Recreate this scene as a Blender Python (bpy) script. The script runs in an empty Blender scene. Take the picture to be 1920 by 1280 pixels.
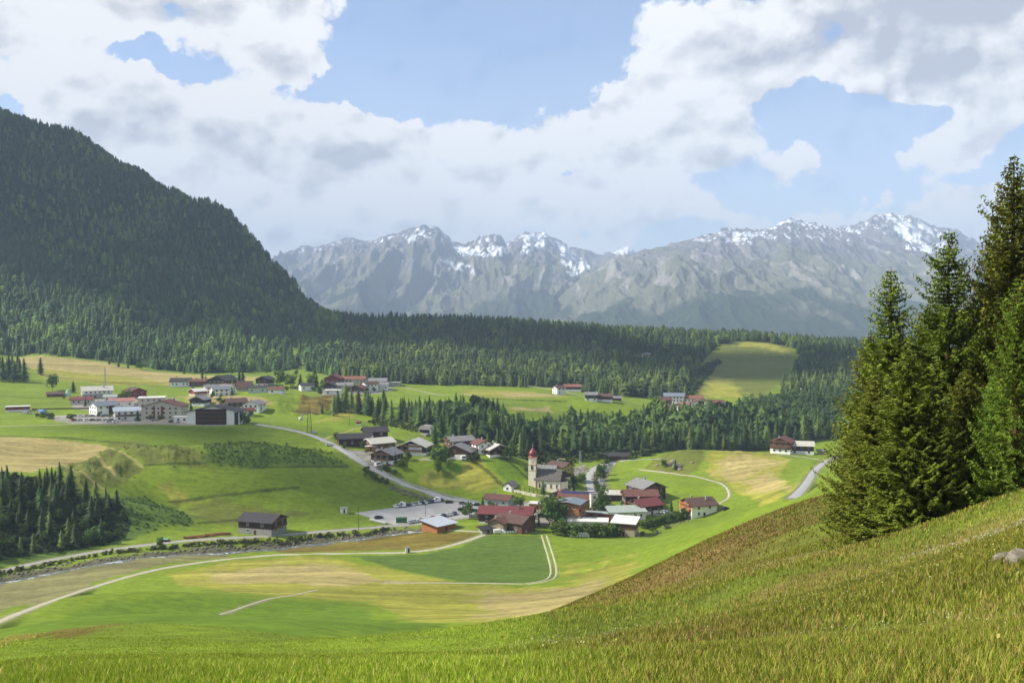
import bpy, math, random
import numpy as np
from mathutils import Vector, Matrix

rng = np.random.RandomState(7)
random.seed(7)
R = math.radians
sc = bpy.context.scene
COL = sc.collection

# ------------------------------------------------------------------ camera
F, VH = 1700.0, 600.0                      # focal length in photo pixels, horizon row (1920x1280 photo)
PITCH = math.atan((640 - VH) / F)          # camera looks this much below the horizon
cam = bpy.data.cameras.new('camera')
cam.sensor_width = 36.0
cam.lens = 36.0 * F / 1920.0
cam.clip_start = 0.3
cam.clip_end = 60000
camo = bpy.data.objects.new('camera', cam)
COL.objects.link(camo)
camo.location = (0, 0, 0)
camo.rotation_euler = (math.pi / 2 - PITCH, 0, 0)
sc.camera = camo

# ------------------------------------------------------------------ light
SUN_AZ = R(-90)      # compass-like angle from the view direction (+Y), negative = left
SUN_EL = R(40)
sun_dir = Vector((math.sin(SUN_AZ) * math.cos(SUN_EL), math.cos(SUN_AZ) * math.cos(SUN_EL), math.sin(SUN_EL)))
sl = bpy.data.lights.new('sun', 'SUN')
sl.energy = 5.0
sl.angle = R(0.6)
sl.color = (1.0, 0.955, 0.86)
so = bpy.data.objects.new('sun', sl)
COL.objects.link(so)
so.rotation_euler = sun_dir.to_track_quat('Z', 'Y').to_euler()
so.location = (-200, 50, 300)

sc.view_settings.view_transform = 'Standard'
sc.view_settings.look = 'None'
sc.view_settings.exposure = 0.75
sc.view_settings.gamma = 1.0
sc.render.engine = 'CYCLES'
sc.cycles.max_bounces = 5
sc.cycles.diffuse_bounces = 2
sc.cycles.glossy_bounces = 2
sc.cycles.transmission_bounces = 3
sc.cycles.transparent_max_bounces = 8
sc.cycles.volume_bounces = 0
sc.cycles.use_denoising = True
sc.cycles.use_adaptive_sampling = True
sc.cycles.adaptive_threshold = 0.02


def px_dir(u, v):
    """photo pixel -> unit-depth direction (dx/dy, 1, dz/dy)"""
    a = (u - 960) / F
    b = -(v - 640) / F
    cp, sp = math.cos(PITCH), math.sin(PITCH)
    y = cp + b * sp
    z = -sp + b * cp
    return a / y, z / y


def px_azel(u, v):
    t, s = px_dir(u, v)
    return math.atan(t), math.atan(s / math.hypot(1, t))


# ------------------------------------------------------------------ sky with clouds
def mix_nodes(nt):
    N, L = nt.nodes, nt.links

    def mk(t, **k):
        n = N.new(t)
        for a, b in k.items():
            setattr(n, a, b)
        return n

    def math_(op, a, b=None, c=None, clamp=False):
        n = mk('ShaderNodeMath', operation=op, use_clamp=clamp)
        for i, x in enumerate((a, b, c)):
            if x is None:
                continue
            if isinstance(x, (int, float)):
                n.inputs[i].default_value = x
            else:
                L.new(x, n.inputs[i])
        return n.outputs[0]

    def vmath(op, a, b=None, out=0):
        n = mk('ShaderNodeVectorMath', operation=op)
        for i, x in enumerate((a, b)):
            if x is None:
                continue
            if isinstance(x, (tuple, list)):
                n.inputs[i].default_value = x
            else:
                L.new(x, n.inputs[i])
        return n.outputs[out]

    def mapr(x, a, b, c=0.0, d=1.0, smooth=True):
        n = mk('ShaderNodeMapRange', interpolation_type='SMOOTHSTEP' if smooth else 'LINEAR')
        L.new(x, n.inputs['Value'])
        for i, q in enumerate((a, b, c, d)):
            n.inputs[i + 1].default_value = q
        return n.outputs[0]

    def mixc(f, a, b):
        n = mk('ShaderNodeMix', data_type='RGBA')
        for s, x in ((0, f), (6, a), (7, b)):
            if isinstance(x, (int, float)):
                n.inputs[s].default_value = x
            elif isinstance(x, (tuple, list)):
                n.inputs[s].default_value = tuple(x) + ((1.0,) if len(x) == 3 else ())
            else:
                L.new(x, n.inputs[s])
        return n.outputs[2]

    def noise(vec, scale, detail, rough=0.5, dist=0.0, dims='3D', lac=2.0):
        n = mk('ShaderNodeTexNoise', noise_dimensions=dims)
        n.inputs['Scale'].default_value = scale
        n.inputs['Detail'].default_value = detail
        n.inputs['Roughness'].default_value = rough
        n.inputs['Distortion'].default_value = dist
        n.inputs['Lacunarity'].default_value = lac
        if vec is not None:
            L.new(vec, n.inputs['Vector'])
        return n
    return mk, math_, vmath, mapr, mixc, noise


world = bpy.data.worlds.new('World')
sc.world = world
world.use_nodes = True
nt = world.node_tree
nt.nodes.clear()
mk, math_, vmath, mapr, mixc, noise = mix_nodes(nt)
tc = mk('ShaderNodeTexCoord')
sep = mk('ShaderNodeSeparateXYZ')
nt.links.new(tc.outputs['Generated'], sep.inputs[0])
X, Y, Z = sep.outputs
az = math_('ARCTAN2', X, Y)
el = math_('ARCSINE', Z)
cmb = mk('ShaderNodeCombineXYZ')
nt.links.new(az, cmb.inputs[0])
nt.links.new(el, cmb.inputs[1])
P0 = cmb.outputs[0]
# gentle warp so that blob outlines are not ellipses
wn = noise(P0, 7.0, 9, 0.64)
warp = vmath('SCALE', vmath('SUBTRACT', wn.outputs['Color'], (0.5, 0.5, 0.5)))
warp.node.inputs['Scale'].default_value = 0.15
Pw = vmath('ADD', P0, warp)
# (u, v, ru, rv, weight): where cloud banks and blue gaps lie
BLOBS = [
    (60, 60, 190, 110, .9), (330, 10, 260, 75, .9), (560, 20, 110, 85, .8), (570, 130, 105, 42, 1.0), (470, 75, 120, 50, .5),
    (90, 150, 160, 60, .5), (300, 290, 330, 150, 1.15), (520, 330, 330, 150, 1.1), (690, 370, 200, 120, .9),
    (820, 380, 180, 80, .9), (900, 240, 130, 58, 1.0), (1150, 200, 150, 80, 1.15), (1290, 190, 170, 95, 1.1),
    (1330, 290, 230, 85, 1.15), (1060, 290, 180, 70, .9), (1520, 285, 65, 45, .7), (1330, 60, 180, 95, .8),
    (1640, 50, 340, 120, 1.7), (1850, 90, 230, 120, 1.5), (1480, 50, 120, 70, .6), (30, 40, 120, 90, .7), (200, 30, 120, 60, .6), (1890, 215, 120, 70, .6), (1720, 305, 85, 50, .95), (1650, 310, 45, 18, .5),
    (1880, 260, 60, 60, .4), (950, 410, 330, 70, .9), (1250, 415, 200, 45, .8), (1100, 360, 250, 60, .5), (1700, 405, 150, 42, 1.1), (1570, 405, 100, 32, .9),
    (1840, 415, 80, 50, 1.0), (1860, 250, 70, 60, .7), (600, 450, 200, 80, .8),
    (265, 95, 62, 42, -1.3), (350, 125, 70, 30, -.9), (30, 165, 45, 14, -.9), (930, 110, 260, 105, -1.3), (655, 185, 110, 38, -1.4), (790, 130, 140, 70, -.9),
    (1520, 185, 70, 70, -1.0), (1650, 235, 150, 50, -1.0), (1600, 325, 75, 55, -1.0), (1450, 375, 110, 22, -1.0), (1760, 200, 90, 30, -.5),
    (1080, 330, 30, 12, -.7), (1450, 20, 45, 14, -.7), (840, 315, 60, 18, -.5),
]
cov = None
for (u, v, ru, rv, w) in BLOBS:
    a, e = px_azel(u, v)
    d = vmath('SUBTRACT', Pw, (a, e, 0))
    d = vmath('MULTIPLY', d, (F / (ru * 1.5), F / (rv * 1.5), 0))
    ln = vmath('LENGTH', d, out=1)
    g = mapr(ln, 1.0, 0.0, 0.0, w)
    cov = g if cov is None else math_('ADD', cov, g)
# outside the frame: an even scatter of cloud
out_n = noise(vmath('MULTIPLY', P0, (1.6, 2.6, 1)), 1.0, 3, 0.5)
inframe = math_('MULTIPLY', mapr(math_('ABSOLUTE', az), 0.75, 0.58), mapr(el, 0.50, 0.40))
cov_out = mapr(out_n.outputs['Fac'], 0.38, 0.62, -0.3, 1.0, False)
cov = math_('ADD', math_('MULTIPLY', cov, inframe), math_('MULTIPLY', cov_out, math_('SUBTRACT', 1.0, inframe)))
cov = math_('MINIMUM', math_('ADD', cov, 0.06), 1.35)


def vor(vec, scale):
    n = mk('ShaderNodeTexVoronoi', feature='SMOOTH_F1')
    n.inputs['Scale'].default_value = scale
    n.inputs['Smoothness'].default_value = 0.35
    n.inputs['Detail'].default_value = 1.6
    n.inputs['Roughness'].default_value = 0.55
    nt.links.new(vec, n.inputs['Vector'])
    return n.outputs['Distance']


def billow(off):
    p = vmath('ADD', P0, (off[0], off[1], 0.3))
    p = vmath('MULTIPLY', p, (1.0, 1.3, 1.0))
    n1 = noise(p, 7.5, 10, 0.60, 0.2)
    wv = vmath('SCALE', vmath('SUBTRACT', noise(p, 22.0, 4, 0.6).outputs['Color'], (0.5, 0.5, 0.5)))
    wv.node.inputs['Scale'].default_value = 0.05
    pv_ = vmath('ADD', p, wv)
    v1 = vor(pv_, 15.0)
    return math_('ADD', math_('MULTIPLY_ADD', n1.outputs['Fac'], 2.5, -1.27), math_('MULTIPLY_ADD', v1, -0.8, 0.40))


b0 = billow((0, 0))
b1 = billow((-0.010, 0.018))
dens0 = math_('ADD', cov, b0)
dens1 = math_('ADD', cov, b1)
alpha = mapr(dens0, 0.16, 0.52)
thick = mapr(dens0, 0.7, 2.0)
light = mapr(math_('SUBTRACT', dens0, dens1), -0.5, 0.5, 0.0, 1.0, False)
soft = noise(P0, 5.0, 5, 0.55)
# darker bellies: the large grey areas in the cloud layer
BELLY = [(1650, 70, 330, 110, 1.5), (1850, 40, 260, 130, .6), (250, 235, 120, 45, .35), (430, 290, 190, 55, .75), (120, 150, 90, 28, .8), (470, 20, 150, 45, .6), (540, 110, 60, 40, .6),
         (1290, 240, 110, 45, .6), (1420, 300, 170, 28, .8), (1380, 90, 90, 50, .5), (700, 330, 130, 40, .5), (1300, 420, 150, 25, .3), (900, 430, 250, 30, .4), (1790, 170, 160, 40, .6)]
bel = None
for (u, v, ru, rv, w) in BELLY:
    a, e = px_azel(u, v)
    d = vmath('MULTIPLY', vmath('SUBTRACT', Pw, (a, e, 0)), (F / (ru * 1.3), F / (rv * 1.3), 0))
    g = mapr(vmath('LENGTH', d, out=1), 1.0, 0.0, 0.0, w)
    bel = g if bel is None else math_('ADD', bel, g)
shade = math_('ADD', math_('MULTIPLY', thick, 0.42), math_('MULTIPLY', bel, 0.70))
shade = math_('ADD', shade, math_('MULTIPLY_ADD', soft.outputs['Fac'], 0.45, -0.24))
shade = math_('SUBTRACT', shade, math_('MULTIPLY_ADD', light, 1.5, -0.62), clamp=True)
cloudc = mixc(shade, (1.0, 0.985, 0.96), (0.46, 0.475, 0.53))
sky = mk('ShaderNodeTexSky', sky_type='NISHITA', sun_disc=False)
sky.sun_elevation = SUN_EL
sky.sun_rotation = SUN_AZ
sky.altitude = 1600
sky.air_density = 1.0
sky.dust_density = 1.5
sky.ozone_density = 3.5
hs = mk('ShaderNodeMix', data_type='RGBA', blend_type='MULTIPLY')
SKY_STR = 0.125
CLOUD_STR = 0.70
bg1 = mk('ShaderNodeBackground')
nt.links.new(sky.outputs[0], bg1.inputs['Color'])
bg1.inputs['Strength'].default_value = SKY_STR
bg2 = mk('ShaderNodeBackground')
nt.links.new(cloudc, bg2.inputs['Color'])
bg2.inputs['Strength'].default_value = CLOUD_STR
ms = mk('ShaderNodeMixShader')
above = mapr(el, -0.05, 0.0)
veil = mapr(el, 0.30, 0.0, 0.10, 0.45, False)   # thin milky veil towards the horizon
nt.links.new(math_('MULTIPLY', math_('MAXIMUM', alpha, veil), above), ms.inputs[0])
nt.links.new(bg1.outputs[0], ms.inputs[1])
nt.links.new(bg2.outputs[0], ms.inputs[2])
wo = mk('ShaderNodeOutputWorld')
nt.links.new(ms.outputs[0], wo.inputs[0])
nt.nodes.remove(hs)


# ------------------------------------------------------------------ helpers
def tag(o, label=None, cat=None, group=None, kind=None):
    if label: o['label'] = label
    if cat: o['category'] = cat
    if group: o['group'] = group
    if kind: o['kind'] = kind
    return o


def link_mesh(name, me, mats=(), parent=None, loc=None, rz=None):
    o = bpy.data.objects.new(name, me)
    COL.objects.link(o)
    if not isinstance(mats, (tuple, list)):
        mats = (mats,)
    if len(me.materials) == 0:
        for m in mats:
            me.materials.append(m)
    if parent is not None: o.parent = parent
    if loc is not None: o.location = loc
    if rz is not None: o.rotation_euler[2] = rz
    return o


def np_mesh(name, co, faces, nper, smooth=False, col=None):
    """co (n,3), faces (m,nper) -> mesh, fast"""
    me = bpy.data.meshes.new(name)
    co = np.asarray(co, np.float32)
    faces = np.asarray(faces, np.int32)
    me.vertices.add(len(co))
    me.vertices.foreach_set('co', co.ravel())
    me.loops.add(faces.size)
    me.loops.foreach_set('vertex_index', faces.ravel())
    me.polygons.add(len(faces))
    me.polygons.foreach_set('loop_start', np.arange(0, faces.size, nper, dtype=np.int32))
    if smooth:
        me.polygons.foreach_set('use_smooth', np.ones(len(faces), bool))
    if col is not None:
        a = me.color_attributes.new('Col', 'FLOAT_COLOR', 'POINT')
        c4 = np.ones((len(co), 4), np.float32)
        c4[:, :3] = col
        a.data.foreach_set('color', c4.ravel())
    me.update(calc_edges=True)
    return me


class MB:
    """small mesh builder: boxes, prisms, tubes, lathes collected into one mesh"""
    def __init__(s):
        s.v, s.f, s.m = [], [], []

    def add(s, vs, fs, m=0):
        b = len(s.v)
        s.v += [tuple(p) for p in vs]
        s.f += [tuple(b + i for i in f) for f in fs]
        s.m += [m] * len(fs)
        return s

    def box(s, x0, x1, y0, y1, z0, z1, m=0):
        vs = [(x0, y0, z0), (x1, y0, z0), (x1, y1, z0), (x0, y1, z0), (x0, y0, z1), (x1, y0, z1), (x1, y1, z1), (x0, y1, z1)]
        fs = [(3, 2, 1, 0), (4, 5, 6, 7), (0, 1, 5, 4), (1, 2, 6, 5), (2, 3, 7, 6), (3, 0, 4, 7)]
        return s.add(vs, fs, m)

    def prism(s, poly, axis, a, b, m=0):
        """poly of 2-D points (ccw), extruded along axis 'x' (poly in y,z), 'y' (x,z) or 'z' (x,y)"""
        n = len(poly)
        mk3 = {'x': lambda p, t: (t, p[0], p[1]), 'y': lambda p, t: (p[0], t, p[1]), 'z': lambda p, t: (p[0], p[1], t)}[axis]
        vs = [mk3(p, a) for p in poly] + [mk3(p, b) for p in poly]
        fs = [tuple(range(n))[::-1], tuple(range(n, 2 * n))]
        fs += [(i, (i + 1) % n, n + (i + 1) % n, n + i) for i in range(n)]
        return s.add(vs, fs, m)

    def lathe(s, prof, n=12, m=0, cx=0, cy=0, rot=0.0):
        vs, fs = [], []
        for r, z in prof:
            for k in range(n):
                t = 2 * math.pi * k / n + rot
                vs.append((cx + r * math.cos(t), cy + r * math.sin(t), z))
        for i in range(len(prof) - 1):
            for k in range(n):
                k2 = (k + 1) % n
                fs.append((i * n + k, i * n + k2, (i + 1) * n + k2, (i + 1) * n + k))
        fs.append(tuple(range(n))[::-1])
        fs.append(tuple(range((len(prof) - 1) * n, len(prof) * n)))
        return s.add(vs, fs, m)

    def tube(s, p, q, r, n=6, m=0, r2=None):
        p, q = Vector(p), Vector(q)
        d = (q - p).normalized()
        a = d.orthogonal().normalized()
        b = d.cross(a)
        vs = []
        for c, rr in ((p, r), (q, r if r2 is None else r2)):
            for k in range(n):
                t = 2 * math.pi * k / n
                vs.append(tuple(c + (a * math.cos(t) + b * math.sin(t)) * rr))
        fs = [(k, (k + 1) % n, n + (k + 1) % n, n + k) for k in range(n)]
        fs += [tuple(range(n))[::-1], tuple(range(n, 2 * n))]
        return s.add(vs, fs, m)

    def mesh(s, name, smooth=False):
        me = bpy.data.meshes.new(name)
        me.from_pydata(s.v, [], s.f)
        me.polygons.foreach_set('material_index', s.m)
        if smooth:
            me.polygons.foreach_set('use_smooth', [True] * len(s.f))
        me.update()
        return me

    def build(s, name, mats, parent=None, smooth=False):
        return link_mesh(name, s.mesh(name, smooth), mats, parent)


def srgb(r, g, b):
    f = lambda c: (c / 255 / 12.92) if c / 255 <= 0.04045 else ((c / 255 + 0.055) / 1.055) ** 2.4
    return (f(r), f(g), f(b))


_T = rng.rand(256, 256).astype(np.float32)


def vnoise(x, y):
    xi, yi = np.floor(x).astype(int), np.floor(y).astype(int)
    fx, fy = x - xi, y - yi
    fx, fy = fx * fx * (3 - 2 * fx), fy * fy * (3 - 2 * fy)
    a, b = _T[xi & 255, yi & 255], _T[(xi + 1) & 255, yi & 255]
    c, d = _T[xi & 255, (yi + 1) & 255], _T[(xi + 1) & 255, (yi + 1) & 255]
    return (a + (b - a) * fx) * (1 - fy) + (c + (d - c) * fx) * fy


def fbm(x, y, octv=4, ridged=False, gain=0.5):
    s, a, t = 0, 1.0, 0
    for i in range(octv):
        n = vnoise(x * 2.03 ** i + 17.3 * i, y * 2.03 ** i + 9.1 * i)
        if ridged:
            n = 1 - np.abs(2 * n - 1)
            n = n * n
        s = s + a * n
        t += a
        a *= gain
    return s / t


def sstep(x, a, b):
    t = np.clip((x - a) / (b - a), 0, 1)
    return t * t * (3 - 2 * t)
# ------------------------------------------------------------------ materials
def new_mat(name, rough=0.8, spec=0.3):
    m = bpy.data.materials.new(name)
    m.use_nodes = True
    b = m.node_tree.nodes['Principled BSDF']
    b.inputs['Roughness'].default_value = rough
    b.inputs['Specular IOR Level'].default_value = spec
    return m, m.node_tree, b


def plain(name, col, rough=0.75, spec=0.25, var=0.25, scale=1.5, detail=5, bump=0.0, stretch=(1, 1, 1), metallic=0.0):
    """a weathered solid colour: world-space noise varies the albedo"""
    m, nt, b = new_mat(name, rough, spec)
    mk, math_, vmath, mapr, mixc, noise = mix_nodes(nt)
    tc = mk('ShaderNodeTexCoord')
    p = vmath('MULTIPLY', tc.outputs['Object'], stretch)
    n = noise(p, scale, detail, 0.6)
    f = mapr(n.outputs['Fac'], 0.3, 0.7)
    lo = tuple(c * (1 - var) for c in col)
    hi = tuple(min(1, c * (1 + var * 0.8)) for c in col)
    nt.links.new(mixc(f, lo, hi), b.inputs['Base Color'])
    b.inputs['Metallic'].default_value = metallic
    if bump:
        bn = mk('ShaderNodeBump')
        bn.inputs['Distance'].default_value = bump
        nt.links.new(n.outputs['Fac'], bn.inputs['Height'])
        nt.links.new(bn.outputs[0], b.inputs['Normal'])
    return m


# ------------------------------------------------------------------ terrain heights
# (u, v, depth): ground points read off the photograph with their distance in metres
GP = """
0 1280 10;480 1280 9.5;960 1280 8.5;1440 1280 7;1900 1280 6;0 1262 14;480 1262 14;960 1258 13;0 1250 20;480 1250 20;960 1246 20;0 1240 28;480 1238 28;960 1232 28;0 1228 40;400 1230 40;600 1228 40;250 1215 55;1300 1230 14;1600 1200 12;1900 1180 10
0 1205 60;0 1195 95;0 1180 190;0 1165 292;250 1168 80;250 1150 150;250 1110 240;250 1085 333;400 1062 350;600 1038 370;900 1000 405;1020 1003 402
400 1100 310;400 1155 230;600 1105 300;750 1092 320;1050 1090 322;1040 1150 250;900 1150 250;700 1170 200;940 1180 170;900 1200 90;600 1195 100
450 1180 120;800 1228 40;960 1220 40;800 1208 80;960 1200 85;1050 1212 40;600 1210 55;400 1200 65;1000 1192 110;700 1190 140;850 1235 22;650 1230 30;1150 1190 35;1060 1197 62;1130 1150 72;1200 1108 78;1340 1020 84;1440 967 90;1540 932 96
1200 1200 30;1400 1150 30;1600 1100 30;1800 1060 26;1900 1020 24;1400 1060 55;1600 1000 60;1700 1008 54;1700 1050 38;1640 1022 50;1600 1040 42;1560 975 70;1500 1060 40;1640 985 68;1780 985 48;1850 950 44;1900 925 42
1620 960 76;1900 900 62;1750 930 80;1900 870 100;1750 890 130
0 1085 343;50 1065 353;0 1070 350;200 1045 362;200 1025 385;500 1028 393;500 1010 400;700 1005 415;700 990 425;350 1005 404;490 985 430;850 975 428
1000 985 430;1100 990 425;800 985 427;650 958 455;830 940 480;900 960 455;780 980 430;300 975 440;370 985 428;1180 1000 425;1240 1010 405
560 940 452;500 940 455;560 900 470;560 875 485;560 848 500;650 920 475;700 900 490;700 885 497;750 908 485;650 850 510;610 820 545;590 812 565
650 868 500;420 950 450;420 900 462;420 878 474;420 833 495;300 940 448;300 900 460;300 870 468;330 838 490;500 832 500;500 872 485
0 1060 355;150 1035 378;250 1010 400;0 885 428;80 893 428;150 925 424;210 928 428;270 927 432;330 950 430;370 982 428
0 950 400;100 970 405;200 980 412;0 1010 375
0 820 515;100 824 512;190 830 508;170 850 480;230 880 462;260 905 450;100 870 455;0 850 480;0 800 570;200 795 580;300 790 590;400 795 580;250 830 508
480 790 590;0 770 660;200 770 660;400 770 655;0 740 777;200 740 777;400 740 775;100 715 870;300 720 878;450 735 800;500 720 860
700 860 505;775 855 520;850 858 512;915 855 515;700 838 545;770 830 555;850 830 560;800 812 600;820 885 500;900 885 500;860 930 485;880 943 478;970 905 490
960 858 520;985 880 505;1000 905 500;930 900 494;640 800 590;740 800 620;560 790 600;500 800 570;850 800 620
530 735 740;580 765 680;620 750 720;560 745 700;700 715 890;740 725 880;740 740 830
800 740 800;950 770 700;960 740 780;1100 748 780;600 705 950;800 722 900;1000 735 880;1180 747 870;1000 775 700
880 800 640;900 850 600;1000 850 610;1100 862 612;1200 862 625;1100 800 720;1000 800 690;1200 800 730;1290 800 720
1290 772 800;1340 760 860;1400 700 1080;1400 655 1300;1400 640 1420;1320 750 880;1480 740 900;1470 690 1120;1480 770 800;1400 790 740
1150 745 880;1230 750 860;660 612 1600;765 600 1500;850 603 1500;930 609 1500;1100 620 1480;1250 632 1480;1380 634 1460;1500 645 1450;1600 655 1450;1750 660 1450;1920 660 1450
700 660 1200;850 670 1180;1000 680 1150;1150 690 1130;1250 690 1150
0 212 2000;100 262 1980;200 302 1950;330 365 1900;440 432 1850;520 492 1800;600 576 1690;560 545 1740;622 596 1670;642 610 1640;0 668 1100;100 668 1100;200 674 1090;300 690 1060;450 697 1050;600 702 1000
0 450 1500;200 500 1450;400 560 1430;500 620 1380;0 560 1280;200 600 1250;400 645 1180;0 700 940;60 705 935;100 690 980;570 660 1180;640 640 1300
1280 840 575;1340 846 578;1400 843 582;1450 848 592;1500 849 600;1300 890 520;1350 900 505;1200 868 580;1180 905 530;1150 880 580;1110 900 540
1420 880 520;1240 870 560;1260 905 500;1020 915 505;1050 880 560;1390 930 470;1300 950 455;1240 985 430;1320 968 445;1500 925 430;1525 890 490;1545 860 560
1495 932 305;1400 962 335;1300 1020 335;1180 1060 345;1200 1090 285;1100 1150 200;1260 1075 200;1340 1018 190;1440 960 185;1540 925 205;1380 985 330
1450 900 480;1460 920 440;1600 900 250;1600 880 420;1570 845 620;1700 850 500;1850 820 400;1570 800 760;1600 740 900;1800 760 800;1800 700 1100;1920 760 800
"""
# behind crests (u, z, depth): ground the camera cannot see
GZ = """
640 -45 1830;600 -20 1900;560 20 1980;520 60 2100;670 -40 1720;700 -45 1680;740 -50 1640;760 -60 1700;820 -60 1640;900 -60 1650;1280 -93 635;1400 -97 655;1480 -97 680;0 60 2700;330 0 2600;600 -150 2500;760 -150 2100;1100 -160 2100;1400 -160 2100;1700 -160 2100;1920 -150 2100
0 -200 3600;600 -400 3600;1100 -420 3600;1500 -420 3600;1920 -380 3600
330 -74 515;120 -76 500;560 -76 525;650 -72 640;1340 -60 150;1440 -48 140;1200 -60 140
"""
pts = []
for rec in GP.replace('\n', ';').split(';'):
    if rec.strip():
        u, v, d = map(float, rec.split())
        t, s = px_dir(u, v)
        pts.append((math.atan(t), math.log(d * math.hypot(1, t)), s * d))
for rec in GZ.replace('\n', ';').split(';'):
    if rec.strip():
        u, z, d = map(float, rec.split())
        t, s = px_dir(u, 640)
        pts.append((math.atan(t), math.log(d * math.hypot(1, t)), z))
# close to and beside the camera
for a, r, z in ((-.9, .3, -1.7), (0, .3, -1.7), (.9, .3, -1.7), (-.5, 1.5, -1.9), (0, 1.5, -1.8), (.5, 1.5, -1.6), (-.5, 4, -2.7), (0, 4, -2.3), (.5, 4, -1.9), (.9, 4, -1.3), (.9, 30, 1), (.9, 70, 6), (.9, 400, 0), (.9, 1200, 100),
                (-.9, 4, -2.6), (-.9, 30, -11), (-.9, 90, -33), (-.9, 350, -96), (-.9, 700, -60), (-.9, 1200, 40), (-.9, 2400, 700), (.9, 2400, 50)):
    pts.append((a, math.log(r), z))
pts = np.array(pts)
AZS, LC = 0.55, 0.035


def feats(a, lr):
    return np.stack([a * AZS, lr], -1)


PF = feats(pts[:, 0], pts[:, 1])
D = np.sqrt(((PF[:, None] - PF[None]) ** 2).sum(-1) + LC ** 2)
n = len(pts)
A = np.zeros((n + 3, n + 3))
A[:n, :n] = D - np.eye(n) * 0.0015
A[:n, n:] = np.concatenate([np.ones((n, 1)), PF], 1)
A[n:, :n] = A[:n, n:].T
W = np.linalg.solve(A, np.concatenate([(pts[:, 2] + 1.7) / np.exp(pts[:, 1]), np.zeros(3)]))   # slope seen from the origin


def rbf(a, lr):
    out = np.zeros(a.shape)
    q = feats(a, lr)
    for i in range(0, len(a), 100000):
        qq = q[i:i + 100000]
        d = np.sqrt(((qq[:, None] - PF[None]) ** 2).sum(-1) + LC ** 2)
        out[i:i + 100000] = d @ W[:n] + W[n] + qq @ W[n + 1:]
    return out


def azlr(x, y):
    return np.arctan2(x, y), 0.5 * np.log(x * x + y * y + 1e-9)


# coarse grid of the smooth surface, then bilinear look-ups (fast)
ga = np.linspace(-math.pi, math.pi, 1441)
in_ = np.abs(ga) < 0.62
ga = np.unique(np.concatenate([np.linspace(-math.pi, -0.64, 60), np.linspace(-0.62, 0.62, 620), np.linspace(0.64, math.pi, 60)]))
gl = np.linspace(math.log(0.3), math.log(3900), 760)
AA, LL = np.meshgrid(ga, gl, indexing='ij')
ac = np.clip(AA, -0.95, 0.95)
GZV = rbf(ac.ravel(), LL.ravel()).reshape(AA.shape) * np.exp(LL) - 1.7
XX, YY = np.exp(LL) * np.sin(AA), np.exp(LL) * np.cos(AA)
back = -1.7 + 0.28 * np.clip(XX, -300, 800) - 0.10 * np.clip(YY, -400, 400)
wb = sstep(np.abs(AA), 0.95, 1.9)
GZV = GZV * (1 - wb) + back * wb
# extra relief
MOUNDS = [  # u, v, depth, radius across, radius along, height
    (645, 790, 622, 24, 26, 8.5), (500, 770, 690, 30, 40, 3), (1275, 858, 560, 18, 22, 2.0),
]
for (u, v, d, rx, ry, h) in MOUNDS:
    t, s = px_dir(u, v)
    cx, cy = t * d, d
    q = np.sqrt(((XX - cx) / rx) ** 2 + ((YY - cy) / ry) ** 2)
    GZV += h * np.clip(1 - q, 0, 1) ** 1.1 * (1 - 0.35 * np.clip(1 - q, 0, 1))
rr = np.exp(LL)
GZV += (fbm(XX / 60 + 5, YY / 60, 4) - 0.5) * 3.0 * sstep(rr, 60, 400) * (1 - 0.5 * sstep(rr, 400, 900) * (1 - sstep(rr, 1000, 1200)))
mtn = sstep(rr, 1080, 1500)
GZV += (fbm(XX / 230 + 3, YY / 400 + 8, 4, True) - 0.45) * 55 * mtn * (1 - .85 * sstep(AA, -.25, -.19))
GZV += (fbm(XX / 5, YY / 5, 4) - 0.5) * 0.20 * sstep(rr, 30, 70) * (1 - sstep(rr, 120, 300))
GZV += (fbm(XX / 12, YY / 12, 4) - 0.5) * 0.45 * sstep(rr, 34, 80) * (1 - sstep(rr, 120, 300))


BANKS = [([(110, 872), (165, 862), (205, 838), (240, 850), (275, 880), (240, 905), (150, 925), (120, 900)], 5.0, 15), ([(200, 830), (280, 832), (380, 842), (400, 880), (330, 870), (270, 872), (235, 850)], 5.0, 17),
         ([(380, 834), (500, 828), (640, 862), (650, 874), (560, 872), (480, 878), (400, 876)], 4.0, 13), ([(500, 760), (560, 740), (620, 745), (640, 765), (600, 785), (520, 780)], 6, 30),
         ([(1205, 878), (1275, 836), (1400, 842), (1480, 862), (1420, 900), (1290, 892)], 1.2, 14), ([(780, 870), (960, 868), (990, 905), (860, 925), (790, 905)], 1.2, 14)]


def in_poly(px, py, poly):
    c = np.zeros(px.shape, bool)
    j = len(poly) - 1
    for i in range(len(poly)):
        xi, yi = poly[i][:2]; xj, yj = poly[j][:2]
        if yi != yj:
            c ^= ((yi > py) != (yj > py)) & (px < (xj - xi) * (py - yi) / (yj - yi) + xi)
        j = i
    return c


def height(x, y):
    x, y = np.asarray(x, float), np.asarray(y, float)
    a, l = azlr(x, y)
    ia = np.clip(np.searchsorted(ga, a) - 1, 0, len(ga) - 2)
    fa = (a - ga[ia]) / (ga[ia + 1] - ga[ia])
    q = (l - gl[0]) / (gl[1] - gl[0])
    il = np.clip(np.floor(q).astype(int), 0, len(gl) - 2)
    fl = np.clip(q - il, 0, 1)
    return (GZV[ia, il] * (1 - fa) + GZV[ia + 1, il] * fa) * (1 - fl) + (GZV[ia, il + 1] * (1 - fa) + GZV[ia + 1, il + 1] * fa) * fl


def h1(x, y):
    return float(height(x, y))


_DS = np.exp(np.linspace(math.log(3), math.log(3600), 2600))


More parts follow.
